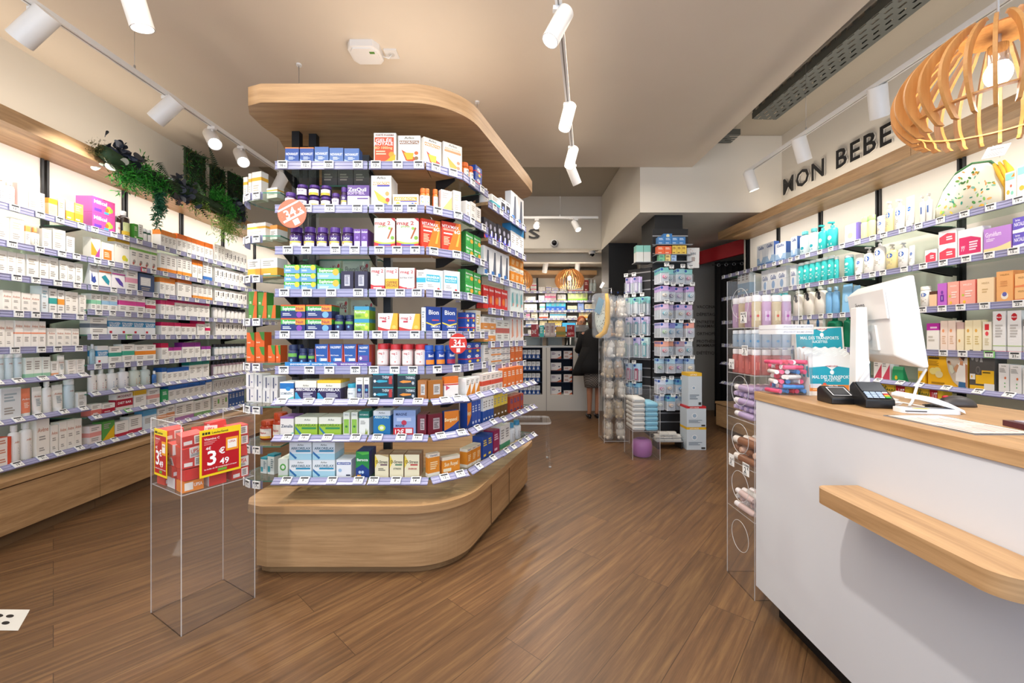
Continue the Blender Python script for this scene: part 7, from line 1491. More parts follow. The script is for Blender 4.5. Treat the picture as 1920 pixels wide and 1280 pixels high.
lrow = [(1.99, [('d8c8ec', '9a80b8'), ('c8b8e4', 'b0a0c8')], .2), (1.74, [('8fd0c8', 'e8eef0'), ('8fd0cc', 'e8eef0'), ('8fd0d0', '5a7a80')], .22), (1.5, [('e0d4f0', '4a8a90'), ('d8d0f0', '5a90a0'), ('dccff0', '5aa0b0')], .23), (1.25, [('e8e4e4', 'a8c0a0'), ('d4c8f0', '9ac0b8'), ('d0ecec', '5ab0b8')], .25), (.93, [('c0e0f4', 'd8407a'), ('b8dcf4', 'b82a60')], .22), (.69, [('9fd4ec', '4aa0c8'), ('8acce8', '4a98c0')], .14)]
for r, (z, cs, h) in enumerate(lrow):
    for c, (c1, c2) in enumerate(cs):
        lx = .06 + c * .105; an = math.atan2(4.93 - 5.14, 1.685 - 1.47); p = Vector((1.47, 5.14)) + Vector((cos(an), sin(an))) * lx; n = 4 if r == 3 and c == 0 else 2
        hook(lb, lx, z - .006, .06 + .047 * n)
        hang(p.x, p.y, z - .001, an, .092, h, c1, c2, n, 'tall %s accessory pack, row %s, hook %s, angled pillar board' % ({'d': 'lilac', 'c': 'lilac', '8': 'teal', 'e': 'white', 'b': 'blue', '9': 'blue'}[c1[0]], ORD_N[r], ORD_N[c]), 'accessory packs on the angled pillar board', True, 'accessory_pack')
# small shelves of boxes on top of the pillar board
fl = Line((1.70, 4.78), (2.13, 4.78))
for k, (z, spec) in enumerate(((2.348, [(1234, 1286, 444, 'fu:3f7fc0:bright blue teat box:c8e0f4', 4)]), (2.232, [(1233, 1260, 461, 'fu:ea6a3c:orange-red soother box:f8d8c0', 2), (1261, 1288, 460, 'fu:e8c858:pale yellow soother box:8a5a30', 3)]), (2.148, [(1236, 1247, 477, 'fu:7cc498:mint green soother box:2a4a80', 1), (1248, 1258, 477, 'fu:e8d48a:yellow soother box:3a2a20', 1), (1259, 1269, 478, 'fu:a8c8ec:pale blue soother box:4a5a90', 1)]))):
    e = empty('pillar_shelf', (1.70, 4.78, z), '%s small metal shelf from the top of the near pillar' % ORD[k], 'shelf'); g = G(); g.box(0, 0, -.008, .43, .126, 0, M('9c9ea2', .4, .5)); g.build('board', e)
    fill(fl, z, "near pillar's small shelf %s" % ORD_N[k], spec, place='near pillar', maxd=.12, back=.005)
bx('topbox', 'blue teat box on top', .1, .05, .08, '3f7fc0', [('c', .5, .5, .2, 'e8e0b0')])
put(DES['topbox'], 1.84, 4.79, 2.348 + .074, 0, 1, 1, 1, 'single bright blue teat box lying on the row of blue ones, near pillar', 'boxes on the near pillar')
g = G(); X = Matrix.Identity(4); g.vprism([(-.07, -.24), (.07, -.24), (.075, 0), (-.075, 0)], 0, .02, M('e8e8e6', .5)); g.text('BIBS', 0, -.07, .025, M('4a5a6a'), y=-.001); g.box(-.02, -.001, -.16, .02, -.0003, -.11, M('b8a8a0'))
rr = random.Random(8)
for i in range(16): a, b = rr.uniform(-.065, .065), rr.uniform(-.23, -.02); g.box(a, -.0009, b, a + .006, -.0004, b + .006, M(['d8605a', '5a90a8', 'c8a850'][i % 3]))
tag(g.build('storage_bag', None, (2.05 + .12, 4.86, 2.32)), 'white spotted drawstring pack hanging at the top corner of the near pillar', 'bag')
bx('tealgift', 'white and teal gift box', .14, .2, .1, 'e4e8e4', [('b', .6, 1, '8accc0')], name='gift_box')
e = empty('pillar_shelf', (1.50, 4.92, 2.165), 'narrow shelf holding the white and teal boxes left of the near pillar', 'shelf'); g = G(); g.box(0, 0, -.008, .2, .16, 0, M('9c9ea2', .4, .5)); g.build('board', e)
for i in range(2): put(DES['tealgift'], 1.552 + i * .09, 4.93, 2.166, 0, .6, 1, 1.0, 'white and teal gift box, %s from the shelf\'s open end, beside the near pillar' % ORD[i], 'gift boxes beside the near pillar')
# boxes piled at the foot of the pillar
for z, h, top, nm, lab in ((.0, .25, 'e8b82c', 'c', 'bottom'), (.252, .23, 'c8242c', 'b', 'middle'), (.484, .37, 'e8b82c', 'a', 'tall top')):
    w = .215 if nm != 'a' else .15
    bx('lot' + nm, 'pale steriliser box', w, h, .18, 'c9d4dc', [('b', .9, 1, top), T(.4, .945, .05, 'LOT PACK', 'f6f0e8', .5), ('c', .4, .55, .14, 'e8ecf0'), ('c', .4, .55, .1, '9ab0c4'), ('l', .1, .8, .2, .36, 3, '7a8a98'), ('r', .75, .04, .95, .12, '3a3a3a')], name='steriliser_box')
    put(DES['lot' + nm], 2.045 if nm != 'a' else 2.03, 4.50, z + .001, 0, 1, 1, 1, '%s pale blue boxed appliance of the pile at the pillar\'s foot' % lab, 'appliance boxes at the pillar\'s foot')
# basket of white packets
e = empty('wire_basket', (1.765, 4.62, .085), 'low wire tray of white sachets at the pillar\'s foot', 'basket'); g = G()
g.box(-.15, -.1, -.004, .15, .1, 0, M('a8aaae', .3, .6)); g.build('tray', e)
for q in (-1, 1):
    g = G(); g.tube([(-.15, q * .1, .05), (.15, q * .1, .05)], .002, CHROME, 6); g.build('rim_wire', e)
g = G(); 
for q in (-.13, .13): g.box(q - .006, -.09, -.085, q + .006, .09, -.004, BLACK)
g.build('foot', e)
rr = random.Random(4)
pk = G(); pk.prism(rpoly(.10, .055, .01, 2, -.05, -.0275), 0, .014, M('dedad2', .4)); pk.box(-.04, -.006, .0141, .04, .006, .0145, M('b8b4b0')); pm = pk.mesh('sachet')
for L_ in range(6):
    for i in range(2 if L_ > 3 else 3):
        o = bpy.data.objects.new('sachet', pm); C.objects.link(o); o.location = (1.765 + (i - (1 if L_ <= 3 else .5)) * .098, 4.60 + (L_ % 2) * .02, .0862 + L_ * .0152); o.rotation_euler = (0, 0, rr.uniform(-.25, .25) if 0 else 0)
        tag(o, 'white sachet, number %s in layer %s of the wire tray' % (ORD_N[i], ORD_N[L_]), 'sachet', 'sachets in the wire tray')
# diaper stand
e = empty('acrylic_stand', (1.225, 4.13, 0), 'clear acrylic stand holding a stack of nappies before the near pillar', 'display stand')
acr_box(e, 0, 0, 0, .285, .30, .72, .005); g = G(); g.box(.006, .006, .288, .279, .294, .293, ACRYL, fm={'f': EDGE, 'l': EDGE, 'r': EDGE}); g.build('clear_shelf', e)
nm_ = {}
for c in ('dcdcd8', '8cc8e0'):
    g = G(); po = rpoly(.128, .27, .02, 3, -.064, -.135); n = len(po); vs = []
    for z, k in ((0, .9), (.012, 1), (.034, 1), (.046, .86)): vs += [(x * k, y * (1 - (1 - k) * .4), z) for x, y in po]
    fs = [(j * n + i, j * n + (i + 1) % n, (j + 1) * n + (i + 1) % n, (j + 1) * n + i) for j in range(3) for i in range(n)] + [tuple(range(n))[::-1], tuple(range(3 * n, 4 * n))]
    g.add(vs, fs, M(c, .7), True); g.box(-.05, -.1355, .018, .05, -.134, .026, M('a8b4b8' if c[0] == 'd' else '5aa8cc')); nm_[c] = g.mesh('nappy')
for L_ in range(7):
    for i, c in enumerate(('dcdcd8', '8cc8e0')):
        if L_ == 6 and i == 1: continue
        o = bpy.data.objects.new('nappy', nm_[c]); C.objects.link(o); o.location = (1.225 + .076 + i * .132, 4.13 + .15, .2945 + L_ * .0475)
        tag(o, '%s folded nappy, %s from the bottom of its stack in the acrylic stand' % (('white', 'pale blue')[i], ORD[L_]), 'nappy', 'nappies in the acrylic stand')
g = G(); g.lathe([(.085, 0), (.1, .02), (.105, .1), (.095, .16), (.06, .18)], M('a86aa8', .4), 20); tag(g.build('potty', None, (1.37, 4.28, .0055)), 'violet plastic potty in the lower half of the nappy stand', 'potty')
# plush bin
e = empty('acrylic_bin', (1.085, 4.78, 0), 'tall clear bin of beige soft toys in bags beside the near pillar', 'bin')
acr_box(e, 0, 0, 0, .30, .30, 1.74, .005); g = G(); g.box(.006, .006, .02, .294, .294, .026, ACRYL, fm={'f': EDGE, 'l': EDGE}); g.build('clear_floor', e)
rr = random.Random(12); cols = ['e6d8c0', 'd8c4a4', 'efe9de', 'cdb894', 'f2eee6', 'b8946c']
def plush(c):
    g = G(); m = M(c, .95); g.ell((0, 0, .075), (.058, .05, .072), m, 12, 8); g.ell((0, -.012, .165), (.05, .046, .045), m, 12, 8)
    for s in (-1, 1): g.ell((s * .038, -.005, .205), (.018, .01, .02), m, 8, 6); g.ell((s * .055, -.02, .09), (.02, .022, .04), m, 8, 6); g.ell((s * .035, -.05, .03), (.024, .04, .022), m, 8, 6)
    g.ell((0, -.055, .155), (.02, .016, .014), M('f4efe6', .9), 8, 6)
    f = G()
    for s in (-1, 1): f.ell((s * .018, -.055, .178), (.005, .004, .005), M('1a1410', .3), 8, 6)
    f.ell((0, -.07, .16), (.006, .005, .004), M('3a2418', .4), 8, 6)
    b = G(); b.lathe([(.07, -.002), (.078, .02), (.075, .2), (.03, .235), (.05, .25)], PBAG, 10, 0, -.01, 1, .95, cap=False)
    return g.mesh('soft_toy'), f.mesh('face'), b.mesh('plastic_bag')
pms = [plush(c) for c in cols]
for L_ in range(7):
    for i in range(2):
        for j in range(2):
            k = (L_ + i * 2 + j * 3) % 6; o = bpy.data.objects.new('soft_toy', pms[k][0]); C.objects.link(o)
            o.location = (1.085 + .08 + i * .14 + rr.uniform(-.008, .008), 4.78 + .082 + j * .136, .034 + L_ * .243); o.rotation_euler = (rr.uniform(-.12, .12), rr.uniform(-.12, .12), rr.uniform(-1.6, 1.6)); q_ = rr.uniform(.72, .79); o.scale = (q_, q_, .93)
            tag(o, '%s bear toy, level %s, %s pair, %s of the clear bin' % (['cream', 'sand', 'off-white', 'tan', 'white', 'brown'][k], ORD_N[L_], ['front', 'rear'][j], ['aisle side', 'pillar side'][i]), 'soft toy', 'bagged soft toys in the clear bin')
            for nm, me in (('face', pms[k][1]), ('plastic_bag', pms[k][2])): q = bpy.data.objects.new(nm, me); C.objects.link(q); q.parent = o
# baby bath pouch hanging from a hook: yellow piping, spotted cream
e = empty('bib_set', (1.01, 4.56, 1.76), 'yellow-edged spotted baby towel set hanging in a clear bag', 'towel set')
g = G(); pts = [(.05, 0, -.02), (.065, 0, -.12), (.06, 0, -.34), (.03, 0, -.45), (-.03, 0, -.5), (-.07, 0, -.505)]
g.tube([(x + .0, y, z) for x, y, z in pts], [.018, .026, .03, .03, .026, .012], M('e9b020', .7), 10); g.build('yellow_edge', e)
g = G(); g.ell((-.015, .01, -.3), (.062, .03, .17), M('dfe4d4', .8), 14, 10); g.build('spotted_cloth', e)
g = G(); rr = random.Random(6)
for i in range(40):
    a, b = rr.uniform(-.06, .04), rr.uniform(-.44, -.16); q = 1 - ((a + .015) / .062) ** 2 - ((b + .3) / .17) ** 2
    if q > .05: g.ell((a, .01 - .03 * sqrt(q) - .001, b), (.004, .001, .005), M('3a4a44', .8), 6, 4)
g.build('printed_pattern', e)
g = G(); g.vprism([(-.09, -.22), (-.03, -.26), (.02, -.1), (-.04, -.06)], -.03, -.028, M('5f93a8', .5)); g.build('blue_card', e)
g = G(); g.vprism(rpoly(.19, .5, .04, 4, -.1, -.52), -.045, .05, BLIST); g.build('clear_bag', e)
g = G(); g.tube([(0, .0, 0), (0, .0, .03), (.03, .1, .06), (.15, .2, .06), (.17, .26, .06)], .003, CHROME, 6); g.box(-.05, -.01, .03, -.02, -.006, .1, M('eeeeee'), Matrix.Rotation(.5, 4, 'Y')); g.build('hook', e)
g = G(); g.tube([(1.18, 4.82, 1.835), (1.18, 4.82, 1.742)], .004, CHROME, 6); tag(g.build('hook_stem'), 'thin chrome stem on the clear bin carrying the towel set hook', 'hook')
# packs on the far pillar
for i in range(4):
    hang(1.585 + i * .105, 6.42, 1.98 + .0, 0, .085, .24, '2a2a30', 'b8b4b0', 1, 'dark accessory pack, %s on the far black pillar' % ORD[i], 'accessory packs on the far pillar', True, 'accessory_pack')
# clear stool behind the island
e = empty('acrylic_stool', (.2, 4.05, 0), 'clear acrylic stool standing beyond the island\'s corner', 'stool')
g = G(); g.prism(rpoly(.36, .34, .06, 5, -.18, -.17), .415, .435, ACRYL, side=EDGE); g.build('seat', e)
for a in (-1, 1):
    for b in (-1, 1):
        g = G(); g.tube([(a * .145, b * .135, .414), (a * .165, b * .155, .012)], [.018, .012], ACRYL, 10); g.lathe([(.013, 0), (.013, .012)], EDGE, 10, a * .165, b * .155); g.build('leg', e)
# ------------------------------------------------------------------ prescription counter at the back
KIND[0] = 'pharmacy_box'
e = empty('prescription_counter', (.4, 6.9, 0), 'white prescription counter with two navy display niches at the back', 'counter'); CW = M('dcdad4', .5); NV2 = M('14233f', .6)
o4 = lambda px: (px - CX) / FPX * 6.9 - .4
zt = 1.075; n1 = (o4(972), o4(1017)); n2 = (o4(1032), o4(1075)); zb = .27
xs = [-1.3, n1[0], n1[1], n2[0], n2[1], 1.2]
g = G()
for a, b in ((0, 1), (2, 3), (4, 5)): g.box(xs[a], 0, 0, xs[b], .03, zt, CW)
for a, b in (n1, n2): g.box(a, 0, 0, b, .03, zb, CW); g.box(a, .03, zb - .02, b, .55, zb, CW)
g.box(-1.3, .55, 0, 1.2, .57, zt, CW); g.box(-1.3, 0, zt, 1.2, .57, zt + .025, M('c9cdd0', .2)); g.box(o4(1024), -.001, 0, o4(1025), 0, zt, M('8a8a88')); g.build('white_front', e)
for a, b in (n1, n2):
    g = G(); g.box(a, .30, zb, b, .31, zt, NV2); g.box(a, .03, zb, a + .006, .3, zt, NV2); g.box(b - .006, .03, zb, b, .3, zt, NV2)
    for k in range(1, 4): g.box(a + .006, .035, zb + k * .2, b - .006, .3, zb + k * .2 + .012, NV2)
    g.build('navy_niche', e)
# glass top with uprights
g = G(); g.box(-1.3, .02, zt + .17, o4(1082), .42, zt + .18, GLASS, fm={'f': M('7c8a88')}); g.build('glass_top', e)
for px in (1016, 1028, 1077): g = G(); g.box(o4(px), .03, zt + .025, o4(px) + .012, .4, zt + .17, M('5c6266', .3)); g.build('upright', e)
g = G(); g.box(o4(1084), -.003, .93, o4(1095), -.0005, 1.055, M('1f4f9c')); g.text('i', o4(1089.5), 1.0, .05, M('d8e4f4'), y=-.0034); g.build('blue_notice', e)
bx('bluemed', 'white and blue nasal spray box', .065, .15, .05, 'e4e8ec', [('b', 0, .5, '1f4f9c'), ('p', [(.2, .1), (.8, .1), (.5, .5)], 'e4e8ec'), ('l', .1, .8, .7, .9, 2, '8a9aa8')])
bx('bigpain', 'wide white tablet box, orange corner', .18, .13, .06, 'e8e8ea', [('p', [(.5, 0), (1, 0), (1, .34)], 'd8704a'), ('c', .8, .5, .07, '3a4a6a'), ('l', .1, .5, .5, .85, 3, '7a6a8a'), ('b', 0, .04, 'd88a6a')])
bx('smallpain', 'small white tablet box, orange corner', .14, .065, .06, 'e8e4e4', [('p', [(.6, 0), (1, 0), (1, .6)], 'd8704a'), ('l', .1, .6, .3, .8, 2, 'a06a5a')])
for k in range(4):
    zz = zb + k * .2 + (.0125 if k else .001)
    for i in range(5): put(DES['bluemed'], .4 + n1[0] + .045 + i * .073, 6.955, zz, 0, 1, 1, 1.0, 'white and blue nasal spray box, shelf %s, %s from left, navy niche nearer the island' % (ORD_N[3 - k], ORD[i]), 'nasal spray boxes in the navy niche')
    put(DES['bigpain'], .4 + n2[0] + .1, 6.95, zz, 0, 1, 1, 1, 'wide white tablet box with orange corner, shelf %s of the wider navy niche' % ORD_N[3 - k], 'wide tablet boxes in the navy niche')
    for t in range(2 if k % 2 else 1):
        put(DES['smallpain'], .4 + n2[1] - .085, 6.95, zz + t * .066, 0, 1, 1, 1, '%s small white tablet box, shelf %s of the wider navy niche' % (['lower', 'upper'][t], ORD_N[3 - k]), 'small tablet boxes in the navy niche')
# goods on the glass top
gt = zt + .1805; fl = Line((-.9, 6.95), (1.7, 6.95))
bx('red3', 'dark red promotion pack reading 3 euro', .14, .2, .06, 'a01c22', [T(.4, .4, .3, '3€', 'f0e0e0', .6), ('r', .7, .6, .95, .95, 'd8a0a0')], name='promotion_pack')
bx('tealpk', 'small turquoise pack', .08, .18, .06, '3fc0bc', [('l', .1, .8, .3, .9, 4, 'd8f2f2')], name='promotion_pack')
bx('clearpk', 'grey and white sachet display', .18, .2, .06, 'b8a8a4', [('r', .05, .1, .45, .9, 'd8d0cc'), ('r', .55, .1, .95, .9, 'cfc4c0'), ('l', .1, .4, .3, .8, 5, '8a5a5a'), ('l', .6, .9, .3, .8, 5, '8a5a5a')], name='promotion_pack')
bx('goldpk', 'gold and olive sachet display', .18, .17, .06, 'b88a2c', [('b', .6, 1, 'd8a03a'), ('b', .2, .5, '8a8a3a')], name='promotion_pack')
bx('red11', 'two-tier red promotion card with prices', .16, .2, .03, 'a81c24', [T(.4, .76, .2, '11€', 'f0e0e0', .6), ('b', .48, .52, '6a1016'), T(.3, .26, .2, '5€', 'f0e0e0', .4), ('l', .5, .9, .2, .4, 2, 'e0a0a0')], name='promotion_pack')
fill(fl, gt, 'the prescription counter\'s glass top', [(996, 1010, 608, 'red3'), (1012, 1020, 610, 'tealpk'), (1022, 1041, 605, 'clearpk'), (1043, 1061, 612, 'goldpk'), (1063, 1078, 609, 'red11')], place='glass top', maxd=.15, back=.01)
# monitor, its customer screen and the card terminal
e = empty('monitor', (1.03, 7.36, zt + .0255), 'small monitor with a bright blue screen on the prescription counter', 'monitor'); g = G(); g.box(-.13, 0, .24, .13, .02, .42, BLK2); g.build('housing', e)
g = G(); g.box(-.12, -.002, .25, .12, -.0005, .41, M('4fb4dc', .3, 0, .8)); g.build('screen', e); g = G(); g.box(-.02, .02, 0, .02, .03, .3, BLK2); g.box(-.08, -.05, 0, .08, .08, .01, BLK2); g.build('stand', e)
for k, (x, w) in enumerate(((.28, .3), (.66, .26))):
    e = empty('monitor', (x + .1, 7.3, zt + .0255), 'grey back of the %s low screen under the glass top' % ['first', 'second'][k], 'monitor'); g = G(); g.box(-w / 2, -.1, .005, w / 2, -.07, .145, M('8a9096', .4)); g.build('housing', e)
e = empty('plexiglass_screen', (1.24, 6.96, zt + .0255), 'clear counter screen with a black card terminal beside the customer', 'screen')
g = G(); g.box(-.17, 0, 0, .17, .005, .36, clear_mat('frosted', 'e4e8ea', .6, .35, 'd0d4d6')); g.build('panel', e)
g = G(); X = Matrix.Translation((-.06, -.06, .2)) @ Matrix.Rotation(-.7, 4, 'X'); g.box(-.09, 0, -.05, .09, .03, .06, BLACK, X); g.build('card_terminal', e)
g = G(); g.tube([(-.06, -.03, .18), (-.06, -.02, .01)], .01, BLACK, 8); g.build('terminal_stand', e)
# ------------------------------------------------------------------ prescription shelves behind
g = G(); g.box(-1.2, 8.5, 2.56, 1.78, 8.999, 2.65, OAK); tag(g.build('wooden_canopy'), 'light oak canopy above the prescription shelves behind the back counter', 'canopy')
BKL = Line((-1.2, 8.62), (1.76, 8.62)); zB = [2.225, 2.03, 1.82, 1.655, 1.50, 1.32]
xb = [(-1.2), -.08, .56, 1.19, 1.76]
for i in range(len(xb) - 1):
    for k, z in enumerate(zB):
        shelf(BKL, xb[i] + 1.201, xb[i + 1] + 1.199, z, .33, '%s shelf from the top, bay %s of the prescription wall' % (ORD[k], ORD_N[i]), 0, 'white', 5, 'shelves of the prescription wall', 'wall_shelf', False)
for i, x in enumerate(xb[1:-1]):
    g = G(); g.box(x - .018, 8.96, .4, x - .006, 8.998, 2.56, BLACK); g.box(x + .006, 8.96, .4, x + .018, 8.998, 2.56, BLACK); tag(g.build('shelf_upright'), '%s pair of black uprights behind the prescription counter' % ORD[i], 'shelf upright', 'uprights of the prescription wall')
def K(k, spec): fill(BKL, zB[k], 'prescription wall shelf %s' % ORD_N[k], spec, place='prescription wall', maxd=.3)
K(0, [(986, 993, 536, 'wl:b8b0a8:white box', 1), (995, 1006, 531, 'wm:e0507a:white box, pink waves', 1, 2), (1010, 1022, 538, 'wl:c8c0b8:white box', 2), (1024, 1034, 537, 'wm:5a5ac8:white box, violet waves', 1, 2), (1035, 1047, 539, 'wm:6a6ad0:flat white box, violet stripe', 1, 2), (1050, 1062, 538, 'wl:c8c0b8:white box', 2), (1066, 1094, 536, 'wf:d06a5a:white box, coral foot', 4), (1096, 1104, 525, 'fu:8a2a2a:dark red box:e8d8d0', 1), (1106, 1119, 524, 'bt:e8ecec:clear spray bottle:c8d4d4', 2)])
K(1, [(986, 1004, 556, 'wl:c8c0b8:white box', 3), (1010, 1021, 554, 'wl:d8d0c8:white box', 2), (1022, 1043, 550, 'wm:e05a90:pink-striped box:f4d0dc', 2), (1045, 1061, 552, 'wf:c8d860:white box, lime foot', 3), (1065, 1102, 548, 'wf:8ad03a:bright lime box:dcea9a', 4), (1104, 1117, 552, 'bt:b8bcc4:grey cream bottle:9aa0ac', 2)])
K(2, [(983, 1007, 570, 'wl:d8d4cc:long white box', 3), (1012, 1022, 569, 'wm:6ac8b8:white box, aqua wave', 1), (1024, 1061, 567, 'wg:2a6ad0:blue and white toothpaste box:40c0d0', 4), (1064, 1082, 573, 'wf:3a7ab8:oval-labelled glue box:e4dcb0', 2), (1084, 1095, 566, 'wl:4a6ab0:slate blue box:8aa0cc', 1), (1097, 1116, 570, 'wf:2a6ab8:cream and blue fixative box:e8dcb8', 2)])
K(3, [(983, 994, 585, 'wm:d87aa8:pink-striped sanitary box:f0d0dc', 1), (996, 1008, 585, 'wl:e0c8a0:cream box:f4ecd4', 1), (1011, 1028, 584, 'wf:e0582c:white box, red-orange foot', 3), (1031, 1062, 584, 'wm:4ab0d0:white box, turquoise mark', 5), (1086, 1114, 583, 'wf:f0a820:yellow effervescent box:f4dca0', 4)])
K(4, [(986, 1009, 600, 'wf:1f6ab8:white box, blue foot', 2), (1012, 1026, 601, 'wl:e8d8a0:cream yellow box:f6ecc0', 2), (1028, 1055, 597, 'wl:d8a830:yellow box:f2d878', 4), (1064, 1082, 592, 'wm:3a3a40:white box, black letters', 2), (1097, 1114, 604, 'wl:8ab060:pale green small box:dce8cc', 4)])
K(5, [(990, 1010, 618, 'wl:b8b0a8:grey white box', 3), (1012, 1060, 617, 'wm:e8b040:white box, amber stripe', 6), (1098, 1116, 618, 'wl:b8b0a8:grey white box', 3)])
# ------------------------------------------------------------------ people
def skin_body(name, verts, edges, radii, mat, root=0, sub=2):
    me = bpy.data.meshes.new(name); me.from_pydata(verts, edges, []); o = bpy.data.objects.new(name, me); C.objects.link(o)
    md = o.modifiers.new('skin', 'SKIN'); md.use_smooth_shade = True
    for i, r in enumerate(radii): v = me.skin_vertices[0].data[i]; v.radius = r if isinstance(r, tuple) else (r, r); v.use_root = (i == root)
    s = o.modifiers.new('sub', 'SUBSURF'); s.levels = sub; s.render_levels = sub; me.materials.append(mat); return o
def ensure_skin(me): pass
SKIN = M('c98f6c', .55); SKIN2 = M('b07a5c', .55)
def loft(g, rings, m, n=20, X=None, cap=True):
    vs = [(cx + rx * cos(2 * pi * i / n), cy + ry * sin(2 * pi * i / n), z) for cx, cy, z, rx, ry in rings for i in range(n)]
    fs = [(j * n + i, j * n + (i + 1) % n, (j + 1) * n + (i + 1) % n, (j + 1) * n + i) for j in range(len(rings) - 1) for i in range(n)]
    if cap: fs += [tuple(range(n))[::-1], tuple(range((len(rings) - 1) * n, len(rings) * n))]
    return g.add(vs, fs, m, True, X)
def person_mesh(e, P_, mat):
    """P_: dict of joints -> one continuous skinned body"""
    names = list(P_); idx = {n: i for i, n in enumerate(names)}
    E_ = [('pelvis', 'waist'), ('waist', 'chest'), ('chest', 'neck'), ('neck', 'chin'), ('chin', 'crown'), ('chest', 'ls'), ('ls', 'le'), ('le', 'lw'), ('lw', 'lh'), ('chest', 'rs'), ('rs', 're'), ('re', 'rw'), ('rw', 'rh'), ('pelvis', 'lhip'), ('lhip', 'lk'), ('lk', 'la'), ('la', 'lt'), ('pelvis', 'rhip'), ('rhip', 'rk'), ('rk', 'ra'), ('ra', 'rt')]
    for s in 'lr':
        for f in range(5):
            if s + 'f%d' % f in P_: E_.append((s + 'h', s + 'f%d' % f))
    E_ = [(idx[a], idx[b]) for a, b in E_ if a in idx and b in idx]
    me = bpy.data.meshes.new('body'); me.from_pydata([P_[n][0] for n in names], E_, []); o = bpy.data.objects.new('body', me); C.objects.link(o); o.parent = e
    o.modifiers.new('skin', 'SKIN').use_smooth_shade = True
    if not me.skin_vertices:
        bpy.context.view_layer.objects.active = o
    for i, n in enumerate(names):
        v = me.skin_vertices[0].data[i]; v.radius = (P_[n][1], P_[n][1] * P_[n][2] if len(P_[n]) > 2 else P_[n][1]); v.use_root = (i == 0)
    s = o.modifiers.new('sub', 'SUBSURF'); s.levels = 2; s.render_levels = 2; me.materials.append(mat); return o
# customer in a black coat, seen from behind
e = empty('person', (1.27, 6.27, 0), 'customer in a black coat and grey checked skirt standing at the back counter', 'person')
Jt = {'pelvis': ((0, 0, .86), .13), 'waist': ((0, .0, 1.0), .12), 'chest': ((-.01, .03, 1.2), .13), 'neck': ((-.01, .06, 1.38), .05), 'chin': ((-.01, .08, 1.46), .065), 'crown': ((-.01, .09, 1.56), .08),
      'ls': ((-.17, .04, 1.28), .06), 'le': ((-.23, .12, 1.03), .042), 'lw': ((-.2, .32, 1.1), .028), 'lh': ((-.19, .39, 1.12), .026), 'rs': ((.15, .04, 1.28), .06), 're': ((.18, .1, 1.03), .042), 'rw': ((.13, .3, 1.08), .028), 'rh': ((.12, .37, 1.1), .026),
      'lhip': ((-.08, 0, .8), .085), 'lk': ((-.075, .0, .45), .052), 'la': ((-.075, .01, .075), .034), 'lt': ((-.085, .13, .03), .028), 'rhip': ((.08, 0, .8), .085), 'rk': ((.065, .02, .45), .052), 'ra': ((.05, .03, .075), .034), 'rt': ((.06, .15, .03), .028)}
for s, sx in (('l', -.19), ('r', .12)):
    for f in range(5): Jt['%sf%d' % (s, f)] = ((sx + (f - 2) * .016, .39 + (.07 if f not in (0, 4) else .05) - .02 * (s == 'r') - .02 * 0, 1.1 + .01 * (f % 2)), .008)
person_mesh(e, Jt, SKIN2); e.scale = (.95, .95, 1)
CO = M('0c0c0f', .85); g = G()
loft(g, [(-.04, -.02, .70, .23, .17), (-.03, -.01, .85, .215, .165), (-.01, 0, 1.0, .195, .15), (0, .02, 1.15, .2, .15), (0, .03, 1.27, .215, .135), (0, .05, 1.35, .14, .1), (0, .06, 1.39, .075, .07)], CO, 24)
loft(g, [(-.27, -.02, .66, .1, .05), (-.22, -.01, .74, .13, .09), (-.14, 0, .95, .12, .12), (-.1, 0, 1.1, .1, .12)], CO, 16)
for a, b, c in (((-.17, .04, 1.3), (-.24, .11, 1.04), (-.2, .3, 1.1)), ((.15, .04, 1.3), (.19, .1, 1.04), (.13, .29, 1.08))): g.tube([a, b, c], [.075, .062, .045], CO, 12)
g.build('coat', e)
m, nt, b_ = nodes('checked_tweed'); N = nt.nodes; L = nt.links; tc = N.new('ShaderNodeTexCoord'); ck = N.new('ShaderNodeTexChecker'); ck.inputs['Scale'].default_value = 55; ck.inputs[1].default_value = (*lin('8a837c'), 1); ck.inputs[2].default_value = (*lin('4a4642'), 1); L.new(tc.outputs['Object'], ck.inputs[0]); L.new(ck.outputs[0], b_.inputs[0]); b_.inputs['Roughness'].default_value = .9
g = G(); loft(g, [(0, 0, .48, .155, .125), (0, 0, .6, .17, .14), (0, 0, .78, .18, .145), (0, 0, .9, .16, .13)], m, 24); g.build('skirt', e)
g = G(); g.ell((-.01, .08, 1.53), (.088, .1, .105), M('3a2a20', .8), 16, 12); loft(g, [(-.01, .03, 1.36, .06, .04), (-.01, .04, 1.46, .085, .07), (-.01, .06, 1.54, .085, .08)], M('3a2a20', .8), 14); g.build('hair', e)
for x, y in ((-.08, .06), (.055, .08)):
    g = G(); g.ell((x, y, .035), (.044, .12, .035), M('0c0c0e', .2), 14, 8); g.v = [(a, b, max(.002, c)) for a, b, c in g.v]; g.box(x - .02, y - .1, .002, x + .02, y - .06, .03, M('0c0c0e', .2)); g.build('shoe', e)
